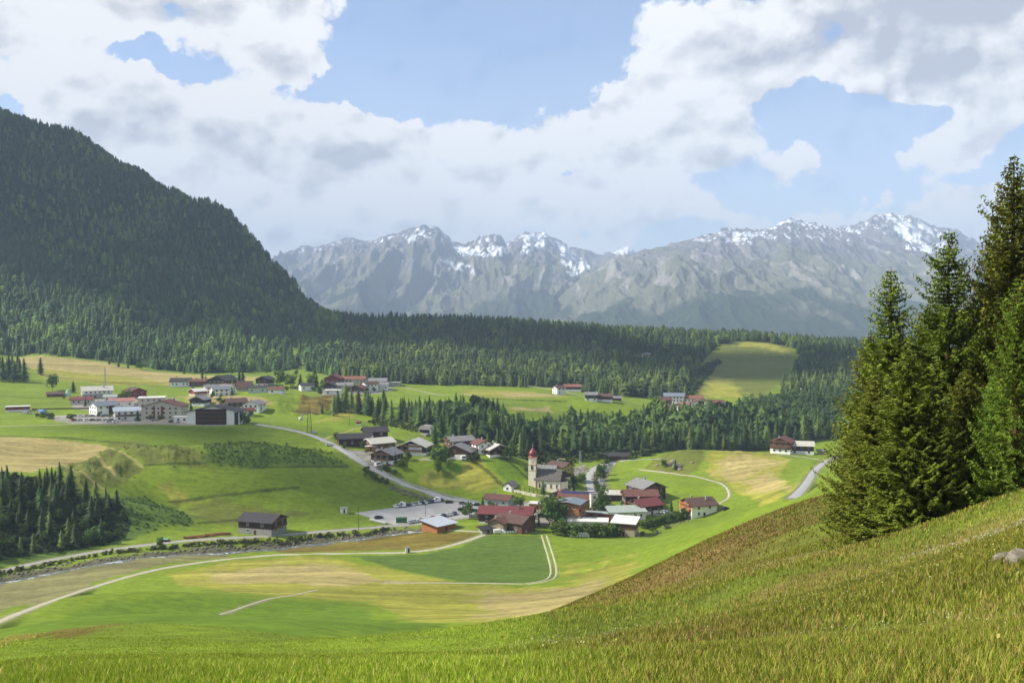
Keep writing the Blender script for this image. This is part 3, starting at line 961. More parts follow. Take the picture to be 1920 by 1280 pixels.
def mountain(name, label, crest, dist, front, base_v, seed, urange, nu, nd, amp, snow_polys, snow_line, back=1500):
    us = np.linspace(urange[0], urange[1], nu)
    cv = interp_px(crest, us)
    D = interp_px(dist, us)
    Fr = interp_px(front, us) if isinstance(front, list) else np.full(nu, float(front))
    t = np.concatenate([np.linspace(0, 1, nd), 1 + np.linspace(0.02, 1, 14)])
    T, U = np.meshgrid(t, us, indexing='xy')          # (nu, nt)
    Dm = D[:, None] + np.where(T <= 1, (T - 1) * Fr[:, None], (T - 1) * back)
    tt = (U - 960) / F
    x, y = tt * Dm, Dm
    zc = (-(cv - 600) / F * D)[:, None]
    zb = (-(base_v - 600) / F * (D - Fr))[:, None]
    prof = np.clip(T, 0, 1) ** 0.92
    z = zb + (zc - zb) * prof
    z = np.where(T > 1, zc - (T - 1) * 900, z)
    env = 4 * np.clip(T, 0, 1) * (1 - np.clip(T, 0, 1)) * (T <= 1)
    wx = (fbm(x / 900 + seed, y / 900, 3) - .5) * 500
    r1 = fbm((x + wx) / 700 + seed, y / 1900 + seed, 8, True, 0.5)
    r2 = fbm((x - wx * .5) / 190 + seed * 2, y / 380 + seed, 6, True, 0.6)
    z = z + (r1 - 0.45) * amp * env + (r2 - .45) * amp * (0.12 + .20 * T) * (0.25 + env * 0.75) * (T <= 1.0) * sstep(T, 0, .1)
    jag = (fbm(x / 110 + seed, y / 110, 4, True) - .4) * 45 * sstep(T, 0.75, 1)
    z = z + jag
    # colours
    vpix = 600 - F * z / y
    hh = z / np.maximum(zc.max(), 1)
    nn = fbm(x / 300 + 7, y / 500 + seed, 5)
    n3 = fbm(x / 60 + 7, y / 90 + seed, 4)
    rock = np.array(srgb(104, 100, 98)); scree = np.array(srgb(150, 142, 134)); alp = np.array(srgb(98, 98, 76)); wood = np.array(srgb(44, 58, 34))
    c = np.tile(alp, z.shape + (1,)) * (0.75 + .5 * n3[..., None])
    f = sstep(hh + (nn - .5) * 0.7, 0.42, 0.62)[..., None]
    c = c * (1 - f) + rock * (0.7 + .6 * n3[..., None]) * f
    f = (sstep(fbm((x + wx) / 130 + 3, y / 900, 4, True), .62, .78) * sstep(hh, .12, .3))[..., None] * 0.75
    c = c * (1 - f) + scree * f
    f = sstep(-hh + (nn - .5) * .9 + .0, -.20, -.04)[..., None]
    c = c * (1 - f) + wood * (0.8 + .4 * n3[..., None]) * f
    lap = np.zeros_like(z)
    k = 3
    lap[k:-k, :] = z[2 * k:, :] + z[:-2 * k, :] - 2 * z[k:-k, :]
    s = sstep(hh + (nn - .5) * .25 + np.clip(lap, -12, 12) * .020, snow_line, snow_line + .05) * sstep(fbm(x / 90 + 1, y / 130 + 4, 4), .42, .54)
    for poly, w in snow_polys:
        ins = in_poly(U + (nn - .5) * 26, vpix + (n3 - .5) * 16, poly)
        s = np.maximum(s, ins * w * sstep(n3, 0.36, .48) * (T < 1.01))
    s = s[..., None]
    c = c * (1 - s) + np.array((.80, .82, .86)) * s
    nu_, nt_ = z.shape
    idx = np.arange(nu_ * nt_).reshape(nu_, nt_)
    q = np.stack([idx[:-1, :-1], idx[1:, :-1], idx[1:, 1:], idx[:-1, 1:]], -1).reshape(-1, 4)
    me = np_mesh(name, np.stack([x, y, z], -1).reshape(-1, 3), q, 4, False, c.reshape(-1, 3))
    return tag(link_mesh(name, me, ROCK), label, 'mountain', kind='structure')


ROCK, nt, b = new_mat('mountain_rock', 0.95, 0.05)
mk, math_, vmath, mapr, mixc, noise = mix_nodes(nt)
at = mk('ShaderNodeAttribute', attribute_name='Col')
tcm = mk('ShaderNodeTexCoord')
mn = noise(tcm.outputs['Object'], 0.02, 8, 0.7)
sc_ = mk('ShaderNodeVectorMath', operation='SCALE')
nt.links.new(at.outputs['Color'], sc_.inputs[0])
nt.links.new(mapr(mn.outputs['Fac'], .3, .7, .75, 1.2, False), sc_.inputs['Scale'])
nt.links.new(sc_.outputs[0], b.inputs['Base Color'])

CR_A = [(300, 560), (430, 520), (520, 482), (545, 474), (575, 463), (590, 466), (615, 458), (650, 447), (668, 450), (695, 453), (720, 445), (750, 436), (780, 428), (798, 423), (806, 428), (822, 428), (832, 440), (850, 456), (870, 461), (890, 457), (908, 446), (925, 441),
        (938, 443), (950, 456), (962, 452), (975, 441), (990, 436), (1000, 440), (1022, 436), (1032, 446), (1050, 452), (1075, 465), (1100, 472), (1130, 481), (1160, 482), (1200, 500), (1400, 560)]
CR_A2 = [(400, 560), (520, 530), (560, 520), (600, 500), (640, 478), (700, 455), (740, 470), (800, 520), (860, 560), (1000, 600)]
CR_A3 = [(1080, 500), (1130, 485), (1150, 475), (1168, 465), (1178, 462), (1186, 466), (1200, 475), (1300, 490)]
CR_B = [(960, 610), (1010, 588), (1060, 550), (1110, 510), (1150, 486), (1190, 476), (1230, 465), (1262, 458), (1300, 447), (1340, 441), (1350, 431), (1375, 434), (1420, 430), (1445, 429), (1465, 416), (1483, 409), (1500, 414), (1530, 422), (1560, 428),
        (1575, 434), (1600, 440), (1640, 455), (1700, 470), (1780, 480), (1900, 500), (2100, 520)]
CR_C = [(1500, 470), (1560, 434), (1578, 424), (1590, 428), (1602, 421), (1622, 418), (1632, 408), (1650, 403), (1672, 402), (1690, 408), (1705, 404), (1730, 415), (1755, 424), (1790, 432), (1830, 452), (1880, 470), (1960, 500), (2100, 540)]
mountain('mountain', 'distant snow streaked peaks with a glacier saddle, left of the centre', CR_A, [(300, 10500), (1400, 10500)], 4200, 640, 3.1, (300, 1400), 620, 210, 540,
         [([(845, 462), (905, 464), (960, 462), (950, 478), (900, 482), (862, 478)], 1.0), ([(982, 440), (1032, 438), (1026, 456), (1000, 470), (980, 480), (975, 460)], 1.0), ([(1045, 458), (1075, 470), (1110, 500), (1080, 520), (1050, 490)], .9),
          ([(820, 485), (880, 500), (900, 515), (850, 505)], .9), ([(760, 450), (800, 428), (790, 445), (765, 460)], .8)], 0.93)
mountain('mountain', 'green and rocky flank in front of the highest left peak', [(380, 640), (520, 585), (600, 548), (660, 505), (700, 478), (740, 462), (775, 470), (800, 510), (830, 560), (870, 600), (1100, 640)], [(380, 9000), (1100, 9000)], 2500, 640, 8.3, (380, 1100), 360, 120, 380, [], 2.0)
mountain('mountain', 'tiny snowy summit in the notch between the two far ranges', CR_A3, [(1080, 12500), (1300, 12500)], 1500, 560, 5.5, (1080, 1300), 160, 60, 200, [([(1140, 480), (1168, 464), (1186, 466), (1180, 480)], 1)], 0.7)
mountain('mountain', 'broad grey green mountainside with scree gullies behind the forest ridge', CR_B, [(960, 7200), (1500, 8200), (2100, 8200)], [(960, 1500), (1300, 3500), (2100, 3800)], 650, 12.7, (960, 2100), 760, 240, 330,
         [([(1350, 436), (1420, 434), (1440, 436), (1400, 452), (1370, 455)], .8), ([(1445, 425), (1480, 412), (1510, 420), (1480, 422), (1450, 432)], .8), ([(1290, 452), (1340, 445), (1330, 455)], .6)], 0.92)
mountain('mountain', 'dark rocky peak with large snowfields near the tall right spruces', CR_C, [(1500, 9800), (2100, 9800)], 3000, 560, 21.4, (1500, 2100), 420, 140, 420,
         [([(1665, 408), (1700, 410), (1730, 425), (1760, 440), (1745, 455), (1705, 462), (1690, 445), (1670, 430)], 1), ([(1700, 465), (1790, 450), (1760, 475), (1700, 478)], .9), ([(1640, 440), (1655, 470), (1668, 478), (1640, 470)], .7)], 0.9)

# valley floor beyond the ridge, reaching to the mountains
mb = MB()
mb.add([(-16000, 2500, -520), (16000, 2500, -520), (16000, 16000, -520), (-16000, 16000, -520)], [(0, 1, 2, 3)])
tag(mb.build('valley_floor', plain('valley_floor', srgb(80, 95, 60), 0.9, .1, .3, .002)), 'deep valley floor beyond the forest ridge', 'valley', kind='structure')

# ------------------------------------------------------------------ haze
mb = MB(); mb.box(-17000, 17000, -600, 16500, -540, 1600)
hz_m = bpy.data.materials.new('valley_haze'); hz_m.use_nodes = True
hn = hz_m.node_tree; hn.nodes.clear()
ho = hn.nodes.new('ShaderNodeOutputMaterial'); pv = hn.nodes.new('ShaderNodeVolumePrincipled')
pv.inputs['Color'].default_value = (0.62, 0.78, 1.0, 1)
pv.inputs['Density'].default_value = 0.000105
hn.links.new(pv.outputs[0], ho.inputs['Volume'])
tag(mb.build('haze', hz_m), 'thin pale blue haze that fades the far mountains', 'haze', kind='stuff')

# ------------------------------------------------------------------ unseen cumulus clouds, added so that their shade falls on the slopes
CLW = plain('cloud_white', (0.85, 0.86, 0.88), 1.0, 0.0, 0.03, 0.002)


def cumulus(target, dist, size, seed, label):
    r_ = np.random.RandomState(seed)
    c = Vector(target) + sun_dir * dist
    vs, fs = [], []
    import bmesh
    bm = bmesh.new()
    for k in range(26):
        o = (r_.uniform(-.62, .62) * size[0], r_.uniform(-.62, .62) * size[1], abs(r_.normal(0, .14)) * size[0] * .5)
        rad = size[0] * r_.uniform(.16, .34) * (1 - 0.4 * min(1, math.hypot(o[0] / size[0], o[1] / size[1])))
        bmesh.ops.create_icosphere(bm, subdivisions=3, radius=rad, matrix=Matrix.Translation(o))
    for v in bm.verts:
        p = v.co
        d = fbm(np.array([p.x / 70 + seed]), np.array([(p.y + p.z) / 70]), 3)[0] - .5
        v.co = p + p.normalized() * float(d) * 60
        v.co.z = max(v.co.z, -30)
    me = bpy.data.meshes.new('cloud'); bm.to_mesh(me); bm.free()
    me.polygons.foreach_set('use_smooth', [True] * len(me.polygons))
    o = link_mesh('cloud', me, CLW); o.location = c
    return tag(o, label, 'cloud', 'unseen clouds added for their shade')


t, s = px_dir(90, 420)
cumulus((t * 1600 + 60, 1600, s * 1600), 3600, (820, 600), 3, 'wide unseen cumulus cloud added to shade the upper left mountainside')
t, s = px_dir(400, 500)
cumulus((t * 1650, 1650, s * 1650), 3900, (400, 260), 9, 'smaller unseen cumulus cloud added to shade the middle of the left mountain')
t, s = px_dir(610, 912)
cumulus((t * 470, 470, s * 470), 5400, (75, 45), 31, 'little unseen cloud added to shade the meadow under the curved road')
t, s = px_dir(290, 800)
cumulus((t * 560, 560, s * 560), 5600, (85, 26), 37, 'little unseen cloud added to shade the strip of meadow under the left village')
t, s = px_dir(1420, 700)
cumulus((t * 1150, 1150, s * 1150), 5200, (260, 170), 14, 'small unseen cumulus cloud added to shade the hill clearing')
# ------------------------------------------------------------------ foliage materials
def foliage_mat(name, col_attr=True, sat=1.0):
    m, nt, b = new_mat(name, 0.75, 0.2)
    mk, math_, vmath, mapr, mixc, noise = mix_nodes(nt)
    at = mk('ShaderNodeAttribute', attribute_name='Col')
    oi = mk('ShaderNodeObjectInfo')
    hs = mk('ShaderNodeHueSaturation')
    nt.links.new(at.outputs['Color'], hs.inputs['Color'])
    nt.links.new(mapr(oi.outputs['Random'], 0, 1, 0.72, 1.3, False), hs.inputs['Value'])
    nt.links.new(mapr(oi.outputs['Random'], 0, 1, 0.485, 0.51, False), hs.inputs['Hue'])
    nt.links.new(hs.outputs[0], b.inputs['Base Color'])
    tr = mk('ShaderNodeBsdfTranslucent')
    nt.links.new(hs.outputs[0], tr.inputs['Color'])
    mx = mk('ShaderNodeMixShader'); mx.inputs[0].default_value = 0.22
    nt.links.new(b.outputs[0], mx.inputs[1]); nt.links.new(tr.outputs[0], mx.inputs[2])
    nt.links.new(mx.outputs[0], nt.nodes['Material Output'].inputs['Surface'])
    return m


LEAF = foliage_mat('foliage')
BARK = plain('bark', srgb(92, 70, 54), 0.95, 0.05, 0.35, 4, 5, 0.02, (1, 1, .3))
C_SPRUCE, C_LARCH, C_BUSH, C_DECID = srgb(66, 88, 40), srgb(104, 126, 52), srgb(84, 104, 40), srgb(78, 102, 40)


def conifer_np(levels, spokes, seed, width=0.2, ragged=False):
    """unit-height conifer crown of drooping jagged skirts -> verts, tris, per-vertex tint"""
    r_ = np.random.RandomState(seed)
    vs, fs, tint = [], [], []
    for k in range(levels):
        f = k / levels
        zt = 1.0 - f * 0.93
        rad = width * (0.12 + 0.88 * f ** 0.85) * r_.uniform(.82, 1.15)
        drop = (0.5 + 0.6 * f) * 1.7 / levels
        b = len(vs)
        vs.append((0, 0, min(1.0, zt + 0.6 / levels)))
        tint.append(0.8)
        ph = r_.uniform(0, 6.28)
        n_ = spokes if f > .2 else max(5, spokes - 3)
        for j in range(n_ * 2):
            a = ph + math.pi * j / n_ + r_.uniform(-.12, .12)
            rr_ = rad * ((r_.uniform(.55, 1.3) if j % 2 == 0 else r_.uniform(.15, .4)) if ragged else (r_.uniform(.8, 1.2) if j % 2 == 0 else r_.uniform(.35, .55)))
            zz = zt - drop * (r_.uniform(.7, 1.15) if j % 2 == 0 else .45)
            vs.append((rr_ * math.cos(a), rr_ * math.sin(a), max(zz, .015)))
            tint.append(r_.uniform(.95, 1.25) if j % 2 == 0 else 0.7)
        m_ = n_ * 2
        for j in range(m_):
            fs.append((b, b + 1 + j, b + 1 + (j + 1) % m_))
    return np.array(vs), np.array(fs), np.array(tint)


def decid_np(nleaf, seed, low=0.12, wid=0.42, size=0.085, lobes=9):
    """unit-height broadleaf crown: leaf clumps spread through several overlapping lobes"""
    r_ = np.random.RandomState(seed)
    lob = []
    for k in range(lobes):
        z = r_.uniform(low + .18, .85)
        w_ = wid * math.sqrt(max(.05, 1 - ((z - .5) / .55) ** 2)) * 0.75
        a = r_.uniform(0, 6.28)
        q = r_.uniform(0, 1) ** .5
        lob.append((w_ * q * math.cos(a), w_ * q * math.sin(a), z, r_.uniform(.13, .22)))
    lob.append((0, 0, .6, .26))
    vs, fs, tint = [], [], []
    for i in range(nleaf):
        lx, ly, lz, lr = lob[r_.randint(len(lob))]
        d = r_.normal(size=3); d /= np.linalg.norm(d)
        p = np.array([lx, ly, lz]) + d * lr * r_.uniform(.65, 1.08)
        nrm = d * .6 + r_.normal(size=3) * .6; nrm /= np.linalg.norm(nrm)
        a = np.cross(nrm, r_.normal(size=3)); a /= np.linalg.norm(a)
        c = np.cross(nrm, a)
        s_ = size * r_.uniform(.6, 1.3)
        b = len(vs)
        vs += [p - a * s_, p + c * s_ * .7, p + a * s_, p - c * s_ * .7]
        fs += [(b, b + 1, b + 2), (b, b + 2, b + 3)]
        t_ = r_.uniform(.75, 1.25)
        tint += [t_] * 4
    return np.array(vs), np.array(fs), np.array(tint)


def tree_mesh(name, proto, col, seed=0):
    v, f, t_ = proto
    c = np.array(col)[None] * t_[:, None]
    return np_mesh(name, v, f, 3, False, c)


def scatter_merged(name, protos, P, hs, ws, tints, label, cat, kind='stuff', group=None):
    """P (n,3) positions, hs heights, ws width factors, tints (n,3) colours -> one mesh"""
    r_ = np.random.RandomState(len(P))
    allv, allf, allc, off = [], [], [], 0
    which = r_.randint(len(protos), size=len(P))
    for k, (v, f, t_) in enumerate(protos):
        sel = which == k
        n_ = sel.sum()
        if n_ == 0: continue
        a = r_.uniform(0, 6.28, n_)
        ca, sa = np.cos(a)[:, None], np.sin(a)[:, None]
        h_, w_ = hs[sel][:, None], (hs * ws)[sel][:, None]
        lean = r_.normal(0, .02, (n_, 2))
        x = (v[None, :, 0] * ca - v[None, :, 1] * sa) * w_ + P[sel][:, 0:1] + v[None, :, 2] * h_ * lean[:, 0:1]
        y = (v[None, :, 0] * sa + v[None, :, 1] * ca) * w_ + P[sel][:, 1:2] + v[None, :, 2] * h_ * lean[:, 1:2]
        z = v[None, :, 2] * h_ + P[sel][:, 2:3]
        allv.append(np.stack([x, y, z], -1).reshape(-1, 3))
        allf.append((f[None] + (np.arange(n_) * len(v))[:, None, None] + off).reshape(-1, 3))
        allc.append((tints[sel][:, None, :] * t_[None, :, None]).reshape(-1, 3))
        off += n_ * len(v)
    me = np_mesh(name, np.concatenate(allv), np.concatenate(allf), 3, False, np.concatenate(allc))
    return tag(link_mesh(name, me, LEAF), label, cat, group, kind)


def tints_for(n_, rs_, larch=0.2, x=None, y=None):
    t_ = np.tile(np.array(C_SPRUCE), (n_, 1)) * rs_.uniform(.65, 1.35, (n_, 1))
    l = rs_.rand(n_) < larch
    if x is not None:
        l = rs_.rand(n_) < np.clip((fbm(x / 60, y / 60, 3) - .35) * 3 * larch * 2, 0, .9)
    t_[l] = np.array(C_LARCH) * rs_.uniform(.7, 1.15, (l.sum(), 1))
    return t_


def jgrid(x0, x1, y0, y1, sp, rs_, jit=0.45):
    gx_, gy_ = np.meshgrid(np.arange(x0, x1, sp), np.arange(y0, y1, sp))
    gx_ = gx_ + rs_.uniform(-jit, jit, gx_.shape) * sp
    gy_ = gy_ + rs_.uniform(-jit, jit, gy_.shape) * sp
    return gx_.ravel(), gy_.ravel()


def round_np(seed, w=.33):
    v, f, t_ = conifer_np(5, 6, seed, w)
    v = v.copy(); r0 = np.hypot(v[:, 0], v[:, 1]); k = w * np.sqrt(np.clip(1 - ((v[:, 2] - .42) / .58) ** 2, .02, 1)) / np.maximum(r0, .04)
    k = np.clip(k, .5, 3.0); v[:, 0] *= k; v[:, 1] *= k
    return v, f, t_


FARP = [conifer_np(6, 6, s, w) for s, w in enumerate((.27, .32, .24, .29, .35))] + [round_np(60, .36), round_np(61, .32)]
MIDP = [conifer_np(14, 7, 40 + s, w, ragged=True) for s, w in enumerate((.28, .24, .33, .26, .30))]
MIDM = MIDP + [round_np(70 + k, .34) for k in range(2)] + [decid_np(90, 30 + k, .0, .5, .13, 7) for k in range(2)]
rs_ = np.random.RandomState(11)


def udpoly(lst):
    return [at_depth(u, d) for u, d in lst]


# --- the big forest on the left mountain and along the ridge
foot = hits([(-80, 655), (0, 664), (60, 664), (120, 668), (200, 677), (250, 684), (300, 694), (380, 700), (450, 698), (520, 696), (560, 690), (600, 700), (640, 706), (700, 713), (760, 719), (850, 722), (950, 724), (1050, 726), (1110, 738), (1170, 744), (1235, 750), (1270, 747), (1300, 740)])
foot_a = np.array([math.atan2(p[0], p[1]) for p in foot]); foot_r = np.array([math.hypot(p[0], p[1]) for p in foot])
crest_u = [-200, 0, 100, 200, 330, 440, 520, 600, 660, 760, 900, 1100, 1250, 1380, 1500, 1600, 1750, 2000]
crest_d = [2060, 2040, 2010, 1980, 1930, 1880, 1830, 1730, 1640, 1540, 1540, 1520, 1510, 1490, 1480, 1480, 1480, 1480]
clear_poly = udpoly([(1285, 850), (1288, 900), (1300, 1080), (1316, 1220), (1350, 1340), (1385, 1400), (1440, 1400), (1492, 1330), (1500, 1250), (1496, 1120), (1470, 980), (1462, 850), (1452, 790), (1340, 780)])
gapA = hits([(565, 700), (560, 684), (545, 660), (548, 640), (556, 640), (560, 662), (572, 684), (578, 700)])
yard1 = hits([(1030, 745), (1040, 722), (1090, 722), (1100, 735), (1110, 746)])
yardr = udpoly([(1196, 1190), (1228, 1190), (1226, 1240), (1198, 1240)])
yardh = udpoly([(1225, 775), (1360, 775), (1350, 880), (1300, 905), (1225, 880)])
x, y = jgrid(-1350, 1000, 620, 2080, 7.6, rs_, .6)
a_ = np.arctan2(x, y); r_ = np.hypot(x, y); u_ = 960 + F * x / y
sel = (np.abs(a_) < 0.60)
sel &= y < np.interp(u_, crest_u, crest_d)
fr = np.interp(a_, foot_a, foot_r)
sel &= np.where(u_ < 1300, r_ > fr + (fbm(x / 25, y / 25, 3) - .5) * 26, y > np.interp(u_, [1300, 1340, 1440, 1441, 2000], [905, 905, 860, 780, 780]))
sel &= ~in_poly(x, y, clear_poly) & ~in_poly(x, y, gapA) & ~in_poly(x, y, yard1) & ~in_poly(x, y, yardr) & ~in_poly(x, y, yardh)
sel &= (fbm(x / 40 + 3, y / 40, 3) > .27) | (r_ > 1250)
sel &= ~((y > 1300) & (rs_.rand(len(x)) < .18))
x, y, r_, u_ = x[sel], y[sel], r_[sel], u_[sel]
z = height(x, y) - 0.5
hh = rs_.uniform(8.5, 17, len(x)) * (0.85 + .3 * fbm(x / 90, y / 90, 2))
# no trees where the ground lies behind the crest
tin = tints_for(len(x), rs_, .26, x, y) * np.where(u_ > 640, 1.2, 1.0)[:, None]
ml = u_ < 640
for m_, lab in ((ml, 'dense dark conifer forest covering the left mountainside'), (~ml, 'mixed spruce and larch forest along the middle ridge')):
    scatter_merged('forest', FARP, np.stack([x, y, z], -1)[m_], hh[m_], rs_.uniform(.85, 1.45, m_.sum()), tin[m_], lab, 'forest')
FOREST_N = len(x)

# forest floor colour under the trees (leaf litter is a real ground colour): done on the ground attribute
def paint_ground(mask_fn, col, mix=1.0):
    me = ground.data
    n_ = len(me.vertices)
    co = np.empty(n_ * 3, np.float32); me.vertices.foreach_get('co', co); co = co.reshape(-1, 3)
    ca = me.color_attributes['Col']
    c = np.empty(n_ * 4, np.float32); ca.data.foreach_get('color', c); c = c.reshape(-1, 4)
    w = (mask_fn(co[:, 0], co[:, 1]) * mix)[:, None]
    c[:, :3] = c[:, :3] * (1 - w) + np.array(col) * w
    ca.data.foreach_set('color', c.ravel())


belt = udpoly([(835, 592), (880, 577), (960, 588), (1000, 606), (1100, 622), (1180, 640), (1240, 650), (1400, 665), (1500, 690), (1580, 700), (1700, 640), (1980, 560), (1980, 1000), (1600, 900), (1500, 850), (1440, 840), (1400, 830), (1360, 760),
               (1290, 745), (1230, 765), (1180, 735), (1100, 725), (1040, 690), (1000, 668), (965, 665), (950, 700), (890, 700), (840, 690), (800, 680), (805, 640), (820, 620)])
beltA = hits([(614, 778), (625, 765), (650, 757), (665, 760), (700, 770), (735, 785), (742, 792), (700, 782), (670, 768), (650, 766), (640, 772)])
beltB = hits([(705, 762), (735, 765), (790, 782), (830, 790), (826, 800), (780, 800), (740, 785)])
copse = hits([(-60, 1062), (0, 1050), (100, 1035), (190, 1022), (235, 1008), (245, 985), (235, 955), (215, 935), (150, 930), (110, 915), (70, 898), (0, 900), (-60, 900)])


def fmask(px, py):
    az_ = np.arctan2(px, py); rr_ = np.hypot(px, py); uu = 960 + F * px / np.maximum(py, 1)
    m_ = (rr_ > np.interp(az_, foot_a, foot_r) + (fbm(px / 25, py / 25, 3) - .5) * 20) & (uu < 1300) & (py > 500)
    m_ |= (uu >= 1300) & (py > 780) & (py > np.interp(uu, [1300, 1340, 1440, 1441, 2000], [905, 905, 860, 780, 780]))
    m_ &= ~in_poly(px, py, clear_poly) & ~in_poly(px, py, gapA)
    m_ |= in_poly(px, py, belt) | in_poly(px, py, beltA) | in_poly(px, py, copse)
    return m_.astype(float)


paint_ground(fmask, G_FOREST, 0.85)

# --- single trees: shared meshes, one object each
CROWN = [tree_mesh('crown', p, C_SPRUCE) for p in MIDP] + [tree_mesh('crown', conifer_np(14, 7, 60, .26, True), C_LARCH), tree_mesh('crown', conifer_np(13, 7, 61, .3, True), C_LARCH)]
DEC = [tree_mesh('crown', decid_np(620, 70 + k, .12, .42, .05, 11), C_DECID) for k in range(3)]
BUSHM = [tree_mesh('bush', decid_np(300, 80 + k, .0, .62, .085, 8), C_BUSH) for k in range(3)]
mb = MB(); mb.lathe([(.016, -.06), (.013, .2), (.008, .5), (.003, .9)], 6)
TRUNK = mb.mesh('trunk')
TRUNK.materials.append(BARK)
for m_ in CROWN + DEC + BUSHM: m_.materials.append(LEAF)
n_single = [0]


def single_tree(x, y, h, kind, label, group, w=1.0, parts=True, name=None):
    z = h1(x, y)
    n_single[0] += 1
    if kind == 'spruce': cm = CROWN[random.randrange(5)]
    elif kind == 'larch': cm = CROWN[5 + random.randrange(2)]
    elif kind == 'bush': cm = BUSHM[random.randrange(3)]
    else: cm = DEC[random.randrange(3)]
    nm = name or {'spruce': 'spruce_tree', 'larch': 'larch_tree', 'bush': 'bush', 'broadleaf': 'broadleaf_tree'}[kind]
    cat = 'bush' if kind == 'bush' else 'tree'
    if kind == 'bush' or not parts:
        o = bpy.data.objects.new(nm, cm); COL.objects.link(o)
        o.scale = (h * w, h * w, h); o.location = (x, y, z - .1); o.rotation_euler[2] = random.uniform(0, 6.28)
        return tag(o, label, cat, group)
    o = bpy.data.objects.new(nm, None); COL.objects.link(o); o.empty_display_size = .2
    o.location = (x, y, z - .05); o.rotation_euler[2] = random.uniform(0, 6.28)
    o.scale = (h * w, h * w, h)
    for pn, pm in (('crown', cm), ('trunk', TRUNK)):
        c = bpy.data.objects.new(pn, pm); COL.objects.link(c); c.parent = o
    return tag(o, label, cat, group)


def poly_points(poly, sp, rs_):
    xs = [p[0] for p in poly]; ys = [p[1] for p in poly]
    x, y = jgrid(min(xs), max(xs), min(ys), max(ys), sp, rs_)
    m_ = in_poly(x, y, poly)
    return x[m_], y[m_]


rs_ = np.random.RandomState(21)
# belt behind the village: the front row individually, the rest as a wood
x, y = poly_points(belt, 5.2, rs_)
fr_ = np.interp(960 + F * x / y, [835, 880, 960, 1000, 1100, 1240, 1400, 1500, 1580, 1700], [592, 577, 588, 606, 622, 650, 665, 690, 700, 640])
keep = rs_.rand(len(x)) < np.where(y - fr_ < 25, .85, .9)
x, y, fr_ = x[keep], y[keep], fr_[keep]
uu = 960 + F * x / y
order = np.argsort(y - fr_)
vis = (uu > 835) & (uu < 1580) & (y - fr_ < 26)
cand = [i for i in order if vis[i]]
cand = cand[:150]
front = np.zeros(len(x), bool); front[cand] = True
for i in cand:
    k_ = 'spruce' if rs_.rand() < .62 else ('larch' if rs_.rand() < .5 else 'broadleaf')
    h_ = rs_.uniform(11, 21) if k_ != 'broadleaf' else rs_.uniform(6, 9)
    lab = {'spruce': 'dark spruce standing in the front row of the wood behind the church', 'larch': 'light green larch standing in the front row of the wood behind the church', 'broadleaf': 'low round leafy tree at the foot of the wood behind the church'}[k_]
    ui = 960 + F * x[i] / y[i]
    zone = 'left of the church' if ui < 950 else 'right behind the church tower' if ui < 1040 else 'behind the lattice mast' if ui < 1115 else 'behind the long low barn' if ui < 1190 else 'behind the boulder hump' if ui < 1320 else 'behind the striped hill field' if ui < 1440 else 'behind the hilltop farm'
    lab = {'spruce': 'dark spruce', 'larch': 'light green larch', 'broadleaf': 'low round leafy tree'}[k_] + ' in the front row of the wood, ' + zone
    single_tree(x[i], y[i], h_, k_, lab, {'spruce': 'spruces along the wood edge behind the church', 'larch': 'larches along the wood edge behind the church', 'broadleaf': 'leafy trees along the wood edge behind the church'}[k_], rs_.uniform(.9, 1.3), parts=False)
m_ = ~front
P_ = np.stack([x, y, height(x, y) - .3], -1)[m_]
hB = rs_.uniform(8, 20, m_.sum()) * np.interp(y[m_] - fr_[m_], [0, 60, 140], [1.05, .9, .75])
scatter_merged('forest', MIDM, P_, hB, rs_.uniform(.9, 1.35, m_.sum()), .78 * tints_for(m_.sum(), rs_, .25, x[m_], y[m_]), 'wood of spruces and larches between the village and the plateau fields', 'forest')  # foliage tint darkened to stand in for missing shade

# copse by the stream road
x, y = poly_points(copse, 4.6, rs_)
keep = (rs_.rand(len(x)) < .62) & (960 + F * x / y > -60)
x, y = x[keep], y[keep]
order = np.argsort(y)[:75]
ind = np.zeros(len(x), bool); ind[order] = True
for i in order:
    k_ = 'spruce' if rs_.rand() < .4 else ('broadleaf' if rs_.rand() < .75 else 'larch')
    single_tree(x[i], y[i], rs_.uniform(7, 13) if k_ != 'broadleaf' else rs_.uniform(4, 7), k_, {'spruce': 'dark spruce', 'larch': 'slim larch', 'broadleaf': 'bushy leafy tree'}[k_] + ' in the shaded copse above the stream road',
                {'spruce': 'spruces', 'larch': 'larches', 'broadleaf': 'leafy trees'}[k_] + ' of the copse above the stream road', rs_.uniform(.9, 1.3))
m_ = ~ind
P_ = np.stack([x, y, height(x, y) - .3], -1)[m_]
scatter_merged('copse_trees', MIDP, P_, rs_.uniform(6, 11, m_.sum()), rs_.uniform(.9, 1.4, m_.sum()), tints_for(m_.sum(), rs_, .3), 'rear of the shaded copse on the bank under the tan field', 'trees')
for (u, v, h_, lab) in ((112, 918, 13.5, 'tallest dark spruce of the copse, pointed top over the tan field'), (133, 925, 13.5, 'tall dark spruce right beside the tallest one of the copse'), (97, 912, 9.5, 'shorter spruce left of the two tallest copse spruces')):
    p = hit(u, v); single_tree(p[0], p[1], h_, 'spruce', lab, None, 1.2)

